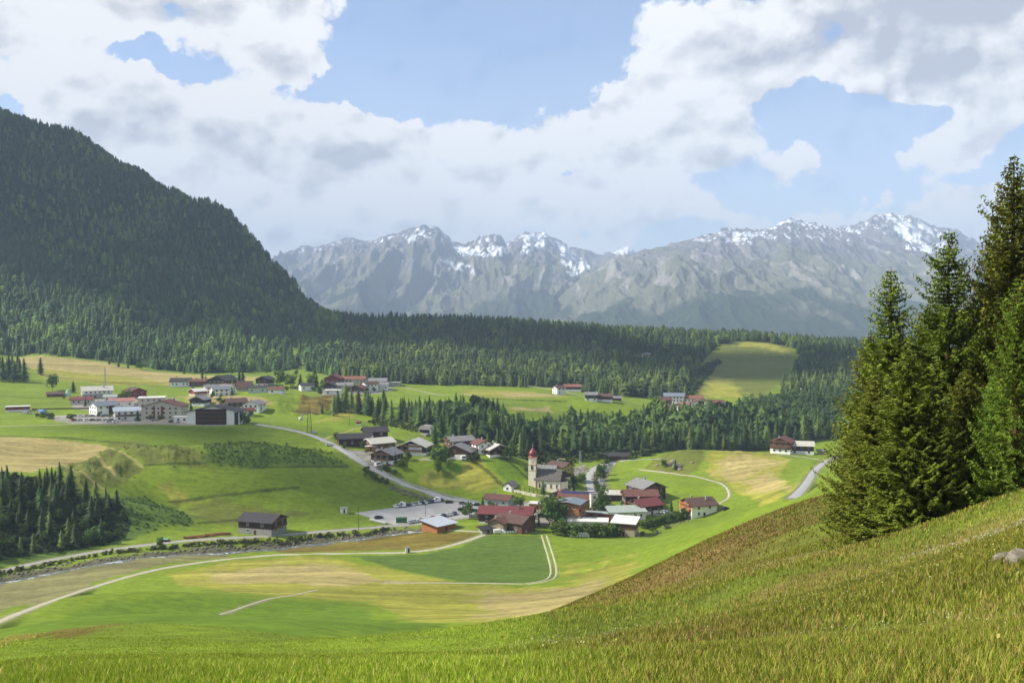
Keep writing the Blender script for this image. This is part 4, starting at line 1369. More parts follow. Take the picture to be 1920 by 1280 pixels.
# tree groups between the village and the plateau
for poly, sp, lab, grp, n_ in ((beltA, 6.0, 'tall larch or spruce in the round clump behind the cone shaped mound', 'trees of the clump behind the mound', 26), (beltB, 6.0, 'spruce in the line of trees right of the clump', 'spruces in the line above the bunker', 26)):
    x, y = poly_points(poly, sp, rs_)
    pk = rs_.permutation(len(x))[:n_]
    for i in pk:
        k_ = 'spruce' if rs_.rand() < .6 else 'larch'
        single_tree(x[i], y[i], rs_.uniform(11, 18), k_, lab, grp, rs_.uniform(1.0, 1.35), parts=False)
for (u, v, h_, k_, lab) in (
    (626, 780, 16, 'larch', 'pale leafy larch at the left end of the clump'), (604, 776, 8, 'spruce', 'bushy round spruce standing alone left of the mound'),
    (648, 772, 21, 'larch', 'highest pale tree of the clump behind the mound'), (672, 775, 19, 'spruce', 'broad dark tree in the middle of the clump'), (690, 778, 18, 'spruce', 'dark tree at the right end of the clump'),
    (812, 793, 17, 'spruce', 'spruce directly right of the bunker portal'), (822, 800, 19, 'spruce', 'tall spruce standing between two slope houses'), (815, 838, 15, 'spruce', 'narrow dark spruce right of the white gabled slope house'),
    (798, 790, 15, 'spruce', 'spruce left of the path on the plateau edge'), (76, 703, 19, 'spruce', 'lone spruce on the tan field at the left'), (98, 732, 16, 'broadleaf', 'round dark tree above the brown shed'),
    (137, 737, 11, 'spruce', 'small spruce right of the white tent'), (235, 757, 12, 'broadleaf', 'leafy tree between the pink roofs and the hotel'), (286, 785, 11, 'spruce', 'narrow spruce before the brown roofed hotel'),
    (130, 789, 5, 'broadleaf', 'small round tree at the left village car park'), (438, 792, 12, 'spruce', 'dark tree at the right corner of the dark hotel'), (452, 795, 9, 'broadleaf', 'bushy tree right of the dark hotel'), (462, 797, 7, 'broadleaf', 'low bush tree at the far right of the dark hotel'),
    (478, 770, 6, 'broadleaf', 'small tree beside the grey roofed house'), (379, 722, 14, 'spruce', 'spruce between the low houses of the upper row'), (448, 722, 15, 'spruce', 'left one of the twin spruces behind the tall dark roof'), (455, 722, 15, 'spruce', 'right one of the twin spruces behind the tall dark roof'),
    (438, 728, 12, 'spruce', 'dark spruce left of the tall dark roof'), (525, 725, 16, 'broadleaf', 'big dark tree right of the upper houses'), (545, 727, 13, 'broadleaf', 'rounded tree in the dip of the upper village'), (563, 727, 14, 'spruce', 'spruce in the dip of the upper village'),
    (583, 727, 13, 'broadleaf', 'dark leafy tree behind the far white houses'), (593, 726, 13, 'spruce', 'dark spruce behind the far white houses'), (636, 712, 14, 'spruce', 'pointed spruce behind the far red roof'), (600, 742, 7, 'broadleaf', 'single bush tree on the red brown slope'),
    (826, 878, 13, 'broadleaf', 'tall leafy tree in front of the double roofed slope house'), (820, 888, 7, 'broadleaf', 'dark round bush tree on the slope below the double roofed house'), (958, 862, 9, 'broadleaf', 'dark tree on the crest right of the last slope house'), (990, 893, 7, 'broadleaf', 'rounded tree in the gully left of the church tower'),
    (1018, 925, 7.5, 'spruce', 'small dark spruce in front of the church nave'), (1031, 987, 15, 'broadleaf', 'large dark leafy tree in the village centre'), (1044, 982, 14, 'broadleaf', 'second large leafy tree touching the one in the village centre'), (1028, 978, 12, 'broadleaf', 'leafy tree behind the large village tree'),
    (1075, 905, 6.5, 'spruce', 'slim spruce beside the yellow house'), (1068, 903, 5.5, 'broadleaf', 'small round tree beside the yellow house'), (1092, 905, 6, 'broadleaf', 'leafy tree in the churchyard garden'), (1084, 912, 7, 'broadleaf', 'leafy tree right of the church nave'), (1065, 912, 4.5, 'broadleaf', 'low tree behind the church choir'),
    (1126, 903, 11, 'broadleaf', 'slender poplar like tree on the stream bank'), (1129, 895, 8, 'broadleaf', 'leafy tree upstream of the slender one'), (1130, 958, 12, 'broadleaf', 'big tree between the white tower and the brown barn'), (1122, 965, 9, 'broadleaf', 'round tree in front of the white tower'),
    (1140, 962, 7, 'broadleaf', 'low tree in front of the brown barn'), (880, 972, 8, 'broadleaf', 'young tree at the corner of the car park'), (872, 964, 4.5, 'broadleaf', 'small tree beside the young tree at the car park'), (921, 960, 5.5, 'broadleaf', 'round bright tree before the low gabled house'),
    (1053, 1000, 8, 'broadleaf', 'bright round tree at the left end of the hedge'), (1266, 880, 6, 'spruce', 'lone small spruce between the boulders of the hump'), (1245, 876, 5, 'broadleaf', 'dark bush tree left of the boulders'), (1180, 862, 4, 'broadleaf', 'small tree on the road bank behind the bright field'),
    (1137, 872, 4.5, 'broadleaf', 'bushy tree by the bend of the stream'), (300, 1028, 5, 'broadleaf', 'rounded shrub tree on the stream bank near the log pile'), (880, 866, 4, 'broadleaf', 'garden shrub tree in front of the grey house'), (755, 880, 5, 'broadleaf', 'shrubby tree below the dark gabled slope house'), (765, 862, 5, 'broadleaf', 'bush tree right of the dark gabled slope house'),
):
    p = hit(u, v); single_tree(p[0], p[1], h_, k_, lab, None, random.uniform(1.1, 1.5) if k_ == 'spruce' else random.uniform(.9, 1.2))
for k_, (u, d) in enumerate(((-6, 860), (6, 850), (18, 865), (28, 850), (38, 858), (46, 850), (14, 880), (34, 880), (2, 900), (24, 905))):
    q = at_depth(u, d); single_tree(q[0], q[1], random.uniform(20, 27), 'spruce', 'dark spruce of the stand at the left edge of the plateau', 'spruces of the stand at the left edge', 1.2)
# scattered field-edge conifers near the forest foot
x = []; 
for (u, v) in ((205, 683), (222, 688), (240, 690), (262, 694), (470, 700), (500, 702), (530, 700), (556, 704), (590, 704), (430, 703), (345, 701)):
    p = hit(u, v); single_tree(p[0], p[1], random.uniform(6, 12), random.choice(('spruce', 'broadleaf')), 'small tree standing free at the foot of the left forest', 'free standing trees at the forest foot', 1.2, parts=False)

# garden trees and shrubs between the houses
for (grp, lab, spots) in (
    ('garden trees of the left village', 'small dark garden tree between the houses of the left village', [(120, 748), (160, 762), (172, 770), (196, 764), (210, 770), (262, 752), (268, 772), (262, 786), (282, 789), (322, 783), (330, 760), (345, 768), (358, 776), (418, 762), (426, 772), (448, 776), (470, 783), (485, 772), (207, 784), (258, 790), (300, 790), (186, 782), (400, 748), (412, 756)]),
    ('garden trees of the upper row', 'small dark garden tree between the houses of the upper row', [(352, 722), (362, 730), (386, 718), (398, 728), (433, 733), (440, 724), (467, 728), (472, 736), (500, 735), (508, 730), (530, 728), (537, 734), (553, 730), (435, 742), (415, 746)]),
    ('garden trees of the far hamlet', 'small dark garden tree between the houses of the far hamlet', [(588, 733), (598, 735), (606, 731), (632, 727), (638, 735), (652, 735), (658, 728), (678, 727), (684, 736), (700, 735), (710, 727), (724, 728), (604, 722), (640, 720), (684, 720)]),
    ('garden trees of the slope houses', 'garden shrub between the houses on the slope', [(645, 842), (680, 843), (688, 850), (735, 850), (742, 858), (800, 850), (812, 860), (838, 862), (884, 852), (895, 862), (945, 860), (742, 868), (630, 826)]),
    ('garden trees of the village centre', 'garden tree between the houses of the village centre', [(905, 958), (928, 965), (975, 952), (1000, 968), (1040, 950), (1062, 958), (1100, 962), (1092, 972), (1150, 955), (1165, 958), (1195, 952), (1240, 948), (1160, 990), (1075, 930), (1062, 920), (1010, 985), (1258, 960), (1190, 985), (1132, 925)]),
    ('garden trees of the hotel group', 'tree among the hotels below the hill clearing', [(1236, 778), (1256, 782), (1275, 786), (1300, 786), (1330, 786), (1350, 782), (1360, 775), (1272, 760)]),
):
    for (u, v) in spots:
        p = hit(u, v); k_ = 'spruce' if random.random() < .3 else 'broadleaf'
        single_tree(p[0], p[1], random.uniform(3.0, 6.5) if k_ == 'broadleaf' else random.uniform(5, 9), k_, lab, grp, random.uniform(.9, 1.3), parts=False)

# hedge bushes, stream bank scrub, bushy banks
def bush_line(uv, step, h0, h1_, label, group, jit=1.2, two=2):
    L_ = resample(hits(uv), step)
    for p in L_:
        for q in range(two):
            single_tree(p[0] + random.uniform(-jit, jit), p[1] + random.uniform(-jit, jit), random.uniform(h0, h1_), 'bush', label, group, random.uniform(.9, 1.3))


bush_line([(1050, 1003), (1080, 1005), (1110, 1006), (1145, 1005), (1160, 1003)], 2.4, 4.5, 6.5, 'bush of the tall dark hedge behind the white hay bales', 'bushes of the tall dark hedge', 1.5)
bush_line([(1205, 990), (1230, 985), (1255, 978), (1285, 970)], 2.2, 3.6, 5, 'bush of the long hedge leading to the timber house on the right', 'bushes of the long hedge on the right', 1.0)
bush_line([(1205, 1003), (1225, 997), (1250, 990)], 5.0, 1.5, 2.6, 'low shrub below the long hedge on the right', 'low shrubs under the long hedge', 1.0)
bush_line([(685, 886), (695, 893), (705, 900), (715, 905), (725, 910)], 2.6, 3, 4.6, 'shrub on the retaining bank under the curved road', 'shrubs on the retaining bank', .8)
bush_line([(720, 880), (740, 888)], 3.0, 2, 3.4, 'garden shrub below the dark gabled slope house', 'garden shrubs below the slope house', 1)
bush_line([(1118, 908), (1122, 915), (1128, 924), (1135, 935)], 4.0, 2, 3, 'shrub on the stream bank by the church road', 'shrubs on the stream bank by the church', 1)
bush_line([(70, 782), (95, 784)], 5, 3, 4, 'shrub in the short hedge at the village entrance', 'shrubs at the village entrance', 1)
DECP = [decid_np(70, 90 + k, .0, .62, .15, 6) for k in range(4)]


def scrub(name, pts_, h0, h1_, col, label, cat='shrubs'):
    P_ = np.array([(a, b_, h1(a, b_) - .1) for a, b_ in pts_])
    n_ = len(P_)
    t_ = np.array(col)[None] * rs_.uniform(.6, 1.3, (n_, 1))
    scatter_merged(name, DECP, P_, rs_.uniform(h0, h1_, n_), rs_.uniform(.9, 1.5, n_), t_, label, cat)


# bank scrub along the stream
pp = []
for p in resample(hits([(-40, 1088), (0, 1078), (80, 1062), (200, 1040), (350, 1024), (500, 1017), (640, 1003), (740, 993)]), .9):
    for _ in range(2):
        if random.random() < .8: pp.append((p[0] + random.uniform(-3, 2), p[1] + random.uniform(-1.5, 1.5)))
scrub('bank_scrub', pp, .6, 2.2, srgb(84, 90, 48), 'low scrub and boulders lining the stream bank below the gravel road', 'scrub')
x, y = poly_points(hits([(375, 836), (420, 827), (500, 830), (570, 842), (640, 862), (648, 872), (560, 868), (480, 875), (400, 874)]), 2.2, rs_)
scrub('bank_scrub', list(zip(x, y)), .5, 1.5, srgb(98, 112, 40), 'dense low alder scrub on the bank under the upper village', 'scrub')
x, y = poly_points(hits([(110, 872), (165, 862), (205, 838), (280, 835), (380, 842), (400, 878), (275, 880), (240, 905), (150, 925), (120, 900)]), 3.4, rs_)
k_ = rs_.rand(len(x)) < sstep(fbm(x / 9, y / 9, 3), .42, .6)
scrub('slope_scrub', list(zip(x[k_], y[k_])), .35, 1.0, srgb(88, 98, 38), 'sparse low scrub on the terraced banks above the copse', 'scrub')
x, y = poly_points(hits([(225, 935), (270, 928), (330, 952), (366, 984), (300, 990), (270, 1000), (240, 985)]), 2.4, rs_)
scrub('bank_scrub', list(zip(x, y)), .5, 1.3, srgb(70, 98, 32), 'dark green scrub on the round bank right of the copse', 'scrub')
x, y = poly_points(hits([(-50, 1060), (200, 1022), (240, 1000), (235, 950), (150, 930), (70, 896), (-50, 893)]), 3.2, rs_)
scrub('copse_undergrowth', list(zip(x, y)), 1, 3.4, srgb(56, 72, 30), 'undergrowth filling the shaded copse by the stream road', 'undergrowth')
x, y = poly_points(hits([(700, 783), (740, 790), (800, 805), (780, 812), (740, 802), (690, 792)]), 3.2, rs_)
scrub('slope_scrub', list(zip(x, y)), 1, 3, srgb(82, 98, 44), 'light green scrub on the slope right of the mound', 'scrub')
x, y = poly_points(udpoly([(838, 575), (870, 565), (960, 572), (1100, 608), (1240, 640), (1240, 655), (1100, 635), (960, 610), (900, 600), (850, 600)]), 4.5, rs_)
scrub('wood_undergrowth', list(zip(x, y)), 2.5, 6.5, srgb(74, 92, 40), 'leafy undergrowth along the foot of the wood behind the church', 'undergrowth')
x, y = poly_points(udpoly([(826, 575), (860, 570), (905, 600), (900, 640), (850, 640), (830, 600)]), 4.0, rs_)
scrub('wood_undergrowth', list(zip(x, y)), 2.0, 5, srgb(82, 102, 44), 'pale leafy scrub above the last slope houses', 'undergrowth')
x, y = poly_points(udpoly([(1240, 860), (1300, 910), (1340, 1150), (1350, 1200), (1325, 1180), (1300, 1080), (1283, 930), (1230, 890)]), 5, rs_)
scrub('slope_scrub', list(zip(x, y)), 3, 7, srgb(70, 88, 46), 'bushy strip up the left side of the hill clearing', 'scrub')


# ------------------------------------------------------------------ the tall spruces at the right
def big_conifer(seed, H, R0, kind='spruce', base=0.04):
    """metres; returns foliage (verts, quads, tint) and trunk/branch MB"""
    r_ = np.random.RandomState(seed)
    lower = .06 if kind == 'spruce' else .10
    step = 0.27 if kind == 'spruce' else 0.36
    zs = np.arange(base * H + .3, H - .15, step)
    MBt = MB()
    MBt.lathe([(H * .016, -1.5), (H * .0145, 0), (H * .011, H * .3), (H * .007, H * .65), (H * .003, H * .9), (.01, H)], 9)
    quads = []; tint = []
    V = []
    for z in zs:
        f = z / H
        Rz = R0 * ((1 - f) ** 0.66) * (0.75 + .25 * sstep(np.array(f), 0, .10)) * (1 + .16 * math.sin(z * 1.3 + seed) + .1 * math.sin(z * 3.1))
        nb = 7 if f < .7 else 5
        ph = r_.uniform(0, 6.28)
        for k in range(nb):
            if r_.rand() < .08: continue
            az_ = ph + 2 * math.pi * k / nb + r_.uniform(-.35, .35)
            Lb = max(.18, Rz * r_.uniform(.62, 1.18))
            droop = (0.10 + .34 * (1 - f)) * r_.uniform(.7, 1.25)
            lift = .38 * f + .16
            ca, sa = math.cos(az_), math.sin(az_)

            def bp(t_):
                return np.array([ca * Lb * t_, sa * Lb * t_, z + Lb * (lift * t_ * .55 - droop * math.sin(t_ * 2.2) * .8 + .28 * t_ ** 3)])
            if f < .55 and k % 2 == 0:
                MBt.tube(bp(0.0), bp(.45), .035 * (1.2 - f), 4, 0, .012)
            ntw = max(3, int(Lb / 0.085))
            for j in range(ntw):
                t_ = (j + .6) / ntw
                if t_ < .12 and f < .6: continue
                p = bp(t_)
                tw = (0.16 + .50 * (1 - t_) * min(1, Lb / 2.2) + .06) * r_.uniform(.7, 1.25)
                side = 1 if j % 2 else -1
                ang = az_ + side * r_.uniform(.55, 1.05)
                d = np.array([math.cos(ang), math.sin(ang), r_.uniform(-.5, .12) - .15 * (1 - f)])
                d /= np.linalg.norm(d)
                up = np.array([r_.normal() * .35, r_.normal() * .35, 1.0])
                s_ = np.cross(d, up); s_ /= np.linalg.norm(s_)
                wd = r_.uniform(.05, .085) * (1.25 if kind == 'spruce' else .9)
                n_seg = 2 if tw > .3 else 1
                q = p
                for g_ in range(n_seg):
                    e = q + d * tw / n_seg * 1.05
                    w0, w1 = wd * (1.0 if g_ == 0 else .85), wd * (.85 if n_seg == 2 and g_ == 0 else .25)
                    V += [q - s_ * w0, q + s_ * w0, e + s_ * w1, e - s_ * w1]
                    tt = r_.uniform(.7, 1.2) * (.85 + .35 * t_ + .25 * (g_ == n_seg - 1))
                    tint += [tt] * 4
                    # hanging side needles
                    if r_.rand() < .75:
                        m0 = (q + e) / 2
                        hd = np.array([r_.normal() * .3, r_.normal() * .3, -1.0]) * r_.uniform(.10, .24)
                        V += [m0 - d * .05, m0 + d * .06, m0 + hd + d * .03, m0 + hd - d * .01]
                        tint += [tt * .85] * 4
                    q = e
                    d = d + np.array([0, 0, .25]); d /= np.linalg.norm(d)
    V = np.array(V)
    Fq = np.arange(len(V)).reshape(-1, 4)
    return V, Fq, np.array(tint), MBt


BIG = {}
for key, seed, H, R0, kind, col in (('a', 5, 19, 3.6, 'spruce', srgb(104, 114, 34)), ('b', 6, 19, 4.6, 'spruce', srgb(94, 106, 32)), ('c', 7, 18, 4.0, 'spruce', srgb(112, 118, 38)), ('l', 8, 17, 4.2, 'larch', srgb(110, 136, 42))):
    V, Fq, tt, MBt = big_conifer(seed, H, R0, kind)
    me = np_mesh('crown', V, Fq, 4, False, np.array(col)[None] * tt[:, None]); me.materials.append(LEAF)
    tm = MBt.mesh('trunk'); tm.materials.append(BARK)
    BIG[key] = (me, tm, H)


def big_tree(u, d, vtop, key, label, w=1.0, name='spruce_tree', sink=0.0):
    x, y, z = at_depth(u, d)
    t_, s_ = px_dir(u, vtop)
    H = s_ * d - z
    me, tm, H0 = BIG[key]
    o = bpy.data.objects.new(name, None); COL.objects.link(o)
    k = H / H0
    o.location = (x, y, z - sink); o.scale = (k * w, k * w, k); o.rotation_euler[2] = random.uniform(0, 6.28)
    for pn, pm in (('crown', me), ('trunk', tm)):
        c = bpy.data.objects.new(pn, pm); COL.objects.link(c); c.parent = o
    tag(o, label, 'tree')
    return o


big_tree(1668, 60, 500, 'a', 'pointed dark spruce at the left of the tall group on the hillside', 1.15)
big_tree(1632, 62, 620, 'c', 'lower spruce forming the left flank of the tall group', 1.2)
big_tree(1615, 64, 730, 'b', 'lowest bushy spruce at the outer left foot of the tall group', 1.2)
big_tree(1640, 55, 700, 'c', 'bushy spruce at the left front corner of the tall group', 1.5)
big_tree(1775, 58, 428, 'b', 'slender topped spruce in the middle of the tall group', 1.05)
big_tree(1702, 51, 650, 'a', 'broad low spruce in front whose boughs reach the grass', 1.6)
big_tree(1745, 62, 560, 'c', 'spruce crowded between the two pointed ones', 1.35)
big_tree(1752, 50, 720, 'b', 'low spruce at the front right corner of the group', 1.45)
big_tree(1822, 60, 545, 'a', 'dark spruce filling the gap before the tallest tree', 1.3)
big_tree(1810, 52, 690, 'c', 'low dark spruce behind the flowery crest', 1.4)
big_tree(1895, 57, 288, 'c', 'tallest spruce rising above the others at the right edge', 1.0)
big_tree(1917, 60, 312, 'a', 'second tallest spruce cut by the right edge of the picture', 1.0)
big_tree(1864, 64, 400, 'b', 'tall spruce just left of the tallest one', .85)
big_tree(1905, 47, 520, 'l', 'bright green larch with a bare reddish trunk in front of the tallest spruces', 1.0, 'larch_tree')
big_tree(1862, 50, 700, 'l', 'smaller bright larch with feathery boughs left of the reddish trunk', .9, 'larch_tree')
big_tree(1960, 56, 380, 'b', 'spruce standing just beyond the right edge of the picture', 1.0)
print('TREES', FOREST_N, n_single[0])
# ------------------------------------------------------------------ building materials
_mc = {}


def mat(key, rgb, rough=.8, spec=.2, var=.15, scale=.8, stretch=(1, 1, 1), **k):
    if key not in _mc:
        _mc[key] = plain(key, srgb(*rgb), rough, spec, var, scale, 5, 0.0, stretch, **k)
    return _mc[key]


PLASTER = lambda: mat('white_plaster', (236, 232, 224), var=.07)
WALLS = {
    'white': PLASTER(), 'cream': mat('cream_plaster', (236, 224, 196), var=.07), 'grey': mat('grey_plaster', (165, 162, 154), var=.1), 'beige': mat('beige_plaster', (190, 180, 164), var=.08),
    'yellow': mat('yellow_plaster', (178, 160, 84), var=.08), 'concrete': mat('concrete', (150, 146, 138), var=.15), 'green': mat('pale_green_plaster', (176, 190, 176), var=.06), 'red': mat('red_brown_boards', (128, 62, 48), var=.2),
    'dark': mat('dark_timber', (66, 50, 40), var=.35, scale=2.5, stretch=(3, 3, .3)), 'brown': mat('brown_timber', (104, 74, 52), var=.3, scale=2.5, stretch=(3, 3, .3)),
    'light': mat('light_timber', (168, 122, 74), var=.25, scale=2.5, stretch=(3, 3, .3)), 'orange': mat('orange_timber', (158, 104, 62), var=.25, scale=2.5, stretch=(3, 3, .3)), 'stone': mat('rubble_stone', (138, 124, 98), var=.4, scale=2.0),
    'board': mat('weathered_boards', (166, 152, 130), var=.35, scale=3, stretch=(3, 3, .2)),
}
ROOFS = {
    'red': mat('red_metal_roof', (106, 50, 46), .55, .4, .15), 'redbrown': mat('red_brown_tiles', (106, 72, 62), .8, .2, .2), 'brown': mat('brown_tiles', (92, 70, 62), .8, .2, .2), 'dark': mat('dark_slates', (58, 54, 54), .75, .3, .2),
    'grey': mat('grey_roof', (122, 120, 116), .7, .3, .15), 'light': mat('pale_metal_roof', (182, 176, 160), .5, .4, .1), 'rust': mat('orange_tiles', (128, 86, 68), .8, .2, .25), 'white': mat('white_membrane', (205, 202, 192), .7, .3, .06),
    'blue': mat('blue_grey_roof', (112, 120, 126), .6, .4, .12), 'pink': mat('faded_pink_tiles', (164, 116, 104), .8, .2, .2), 'greygreen': mat('grey_green_membrane', (148, 156, 144), .7, .3, .1), 'hip': mat('silver_grey_roof', (165, 170, 174), .5, .4, .08),
}
GLASS = mat('dark_window_glass', (40, 46, 52), .12, .6, .1)
FRAME = mat('white_frame', (210, 208, 200), var=.04)
WOODF = mat('dark_wood_trim', (78, 54, 40), var=.25, scale=3)
METAL = mat('galvanised_metal', (150, 152, 152), .45, .5, .1)
SOLAR = mat('solar_glass', (44, 50, 84), .2, .6, .15)

_win = {}


def window_meshes(w, h, wood=False):
    k = (round(w, 1), round(h, 1), wood)
    if k not in _win:
        t = .09
        f = MB()   # lies in local xz plane, facing -y
        f.box(-w / 2, w / 2, -.07, .03, -t, 0).box(-w / 2, w / 2, -.07, .03, h, h + t).box(-w / 2 - t, -w / 2, -.07, .03, -t, h + t).box(w / 2, w / 2 + t, -.07, .03, -t, h + t).box(-.03, .03, -.05, .03, 0, h)
        f.box(-w / 2 - .15, w / 2 + .15, -.16, -.07, -t - .06, -t)
        fm = f.mesh('window'); fm.materials.append(WOODF if wood else FRAME)
        p = MB(); p.box(-w / 2, w / 2, -.03, .02, 0, h)
        pm = p.mesh('pane'); pm.materials.append(GLASS)
        b = MB(); b.box(-w / 2 - .12, w / 2 + .12, -.05, .02, -.12, h + .12, 0); b.box(-w / 2, w / 2, -.09, -.05, 0, h, 1)
        bm_ = b.mesh('window'); bm_.materials.append(WOODF if wood else FRAME); bm_.materials.append(GLASS)
        _win[k] = (fm, pm, bm_)
    return _win[k]


def put_window(root, x, y, z, ang, w=1.1, h=1.3, wood=False, near=True):
    fm, pm, bm_ = window_meshes(w, h, wood)
    o = bpy.data.objects.new('window', fm if near else bm_); COL.objects.link(o)
    o.parent = root; o.location = (x, y, z); o.rotation_euler[2] = ang
    if near:
        c = bpy.data.objects.new('pane', pm); COL.objects.link(c); c.parent = o
    return o


n_house = [0]


def house(u, v, L, W, he, yaw, roof, lower, upper, label, frac=.45, pitch=22, over=.9, cat='house', name='chalet', wx=None, wl=None, balcony=False, chimneys=1, mono=False, flat=False, solar=None, door=True, dx=0, depth=None, panel=None, floors=None, dy=0, winwood=False, porch=False):
    if depth is None:
        p = hit(u, v)
    else:
        p = at_depth(u, depth)
    ya = R(yaw)
    half = (abs(L * math.sin(ya)) + abs(W * math.cos(ya))) / 2
    d = math.hypot(p[0], p[1])
    cx, cy = p[0] + dx, p[1] + half * .92 + dy
    z0 = min(h1(cx, cy), p[2] + .6) if depth is None else p[2]
    z0 = p[2]
    root = bpy.data.objects.new(name, None); COL.objects.link(root)
    face = math.atan2(cx, cy)                # turn with the line of sight so that yaw is as seen
    root.location = (cx, cy, z0); root.rotation_euler[2] = ya - face * .6
    ang_tot = ya - face * .6
    near = d < 560
    if not balcony and cat == 'house' and not flat and not mono and he >= 4.8 and name == 'chalet' and d < 700:
        balcony = 'gable' if upper in ('dark', 'brown') else ('long' if (u % 2) else False)
    x0, x1, y0, y1 = -L / 2, L / 2, -W / 2, W / 2
    zl = he * frac
    low = MB().box(x0, x1, y0, y1, -5, zl)
    low.build('lower_wall', WALLS[lower], root)
    rise = 0 if flat else (W * math.tan(R(pitch)) if mono else W / 2 * math.tan(R(pitch)))
    e = .05 if lower != upper else 0.0
    up = MB()
    if flat:
        up.box(x0 - e, x1 + e, y0 - e, y1 + e, zl, he)
    elif mono:
        up.prism([(y0 - e, zl), (y1 + e, zl), (y1 + e, he + rise), (y0 - e, he)], 'x', x0 - e, x1 + e)
    else:
        up.prism([(y0 - e, zl), (y1 + e, zl), (y1 + e, he), (0, he + rise), (y0 - e, he)], 'x', x0 - e, x1 + e)
    up.build('upper_wall', WALLS[upper], root)
    # roof
    r = MB(); th = .28
    if flat:
        r.box(x0 - over * .6, x1 + over * .6, y0 - over * .6, y1 + over * .6, he + .01, he + .35)
    elif mono:
        t_ = math.tan(R(pitch))
        r.prism([(y0 - over, he - over * t_ + .02), (y1 + over, he + rise + over * t_ + .02), (y1 + over, he + rise + over * t_ + th), (y0 - over, he - over * t_ + th)], 'x', x0 - over, x1 + over)
    else:
        t_ = math.tan(R(pitch))
        r.prism([(y0 - over, he - over * t_ + .02), (0, he + rise + .02), (y1 + over, he - over * t_ + .02), (y1 + over, he - over * t_ + th), (0, he + rise + th + .03), (y0 - over, he - over * t_ + th)], 'x', x0 - over, x1 + over)
    ro = r.build('roof', ROOFS[roof], root)
    if not flat and near:   # barge boards along both gable edges
        for sx in (-1, 1):
            t_ = math.tan(R(pitch)); bb = MB(); xa = sx * (L / 2 + over)
            a_, b_ = sorted((xa, xa + sx * .08))
            if mono:
                bb.prism([(y0 - over, he - over * t_ - .10), (y1 + over, he + rise + over * t_ - .10), (y1 + over, he + rise + over * t_ + th + .06), (y0 - over, he - over * t_ + th + .06)], 'x', a_, b_)
            else:
                bb.prism([(y0 - over, he - over * t_ - .12), (0, he + rise - .12), (y1 + over, he - over * t_ - .12), (y1 + over, he - over * t_ + th + .06), (0, he + rise + th + .08), (y0 - over, he - over * t_ + th + .06)], 'x', a_, b_)
            bb.build('barge_board', WOODF if roof != 'light' else FRAME, root)
    rz = lambda y: he + (0 if flat else (rise * (y - y0) / W if mono else rise * (1 - abs(y) / (W / 2))))
    for k in range(chimneys):
        cx_, cy_ = (-.22 + .45 * k) * L, (.12 if k % 2 == 0 else -.18) * W
        c = MB().box(cx_ - .4, cx_ + .4, cy_ - .4, cy_ + .4, rz(cy_) - .3, rz(0) + 1.0).box(cx_ - .52, cx_ + .52, cy_ - .52, cy_ + .52, rz(0) + 1.0, rz(0) + 1.14)
        c.build('chimney', WALLS['concrete'], ro)
    if solar:
        t_ = math.tan(R(pitch)); s = MB()
        for k in range(solar):
            xa = -L / 2 + .8 + k * (L - 1.6) / solar; xb = xa + (L - 1.6) / solar - .15
            ya_, yb_ = y0 + W * .30, -.4
            z_ = lambda q: he + rise * (q - y0) / (W / 2) + th + .04
            s.add([(xa, ya_, z_(ya_)), (xb, ya_, z_(ya_)), (xb, yb_, z_(yb_)), (xa, yb_, z_(yb_)), (xa, ya_, z_(ya_) + .08), (xb, ya_, z_(ya_) + .08), (xb, yb_, z_(yb_) + .08), (xa, yb_, z_(yb_) + .08)],
                  [(3, 2, 1, 0), (4, 5, 6, 7), (0, 1, 5, 4), (1, 2, 6, 5), (2, 3, 7, 6), (3, 0, 4, 7)])
        s.build('solar_panel', SOLAR, ro)
    # windows by storey on the sides that can be seen
    nf = floors if floors is not None else max(1, int(he / 2.7))
    fh = he / nf
    sides = []
    for (nx, ny, span, kind) in ((0, -1, L, 'long'), (0, 1, L, 'long'), (-1, 0, W, 'gable'), (1, 0, W, 'gable')):
        wy = nx * math.sin(ang_tot) + ny * math.cos(ang_tot)
        if wy < .25: sides.append((nx, ny, span, kind, wy))
    for nx, ny, span, kind, wy in sides:
        cnt = (wl if kind == 'long' else wx)
        if cnt == 0: continue
        if cnt is None: cnt = max(1, int(span / 3.0))
        for fl in range(nf):
            for k in range(cnt):
                s = (k + .5) / cnt * span - span / 2
                s = s * .88
                z = fl * fh + fh * .38
                e2 = e if z > zl else 0
                if door and fl == 0 and kind == 'long' and k == cnt // 2: continue
                ww = 1.15 if near else 1.3
                if kind == 'long':
                    put_window(root, s * -ny, ny * (W / 2 + e2 + .01), z, 0 if ny < 0 else math.pi, ww, 1.25, winwood, near)
                else:
                    put_window(root, nx * (L / 2 + e2 + .01), s, z, math.pi / 2 if nx > 0 else -math.pi / 2, ww, 1.25, winwood, near)
        if kind == 'gable' and not flat and not mono and W > 8 and near:
            put_window(root, nx * (L / 2 + e + .01), 0, he + .1, math.pi / 2 if nx > 0 else -math.pi / 2, 1.2, 1.1, winwood, near)
    if door and near:
        dd = MB().box(-.55, .55, y0 - .07, y0 - .005, 0, 2.1)
        do = dd.build('door', WOODF, root)
        MB().box(.35, .42, y0 - .13, y0 - .075, 1.0, 1.12).build('handle', METAL, do)
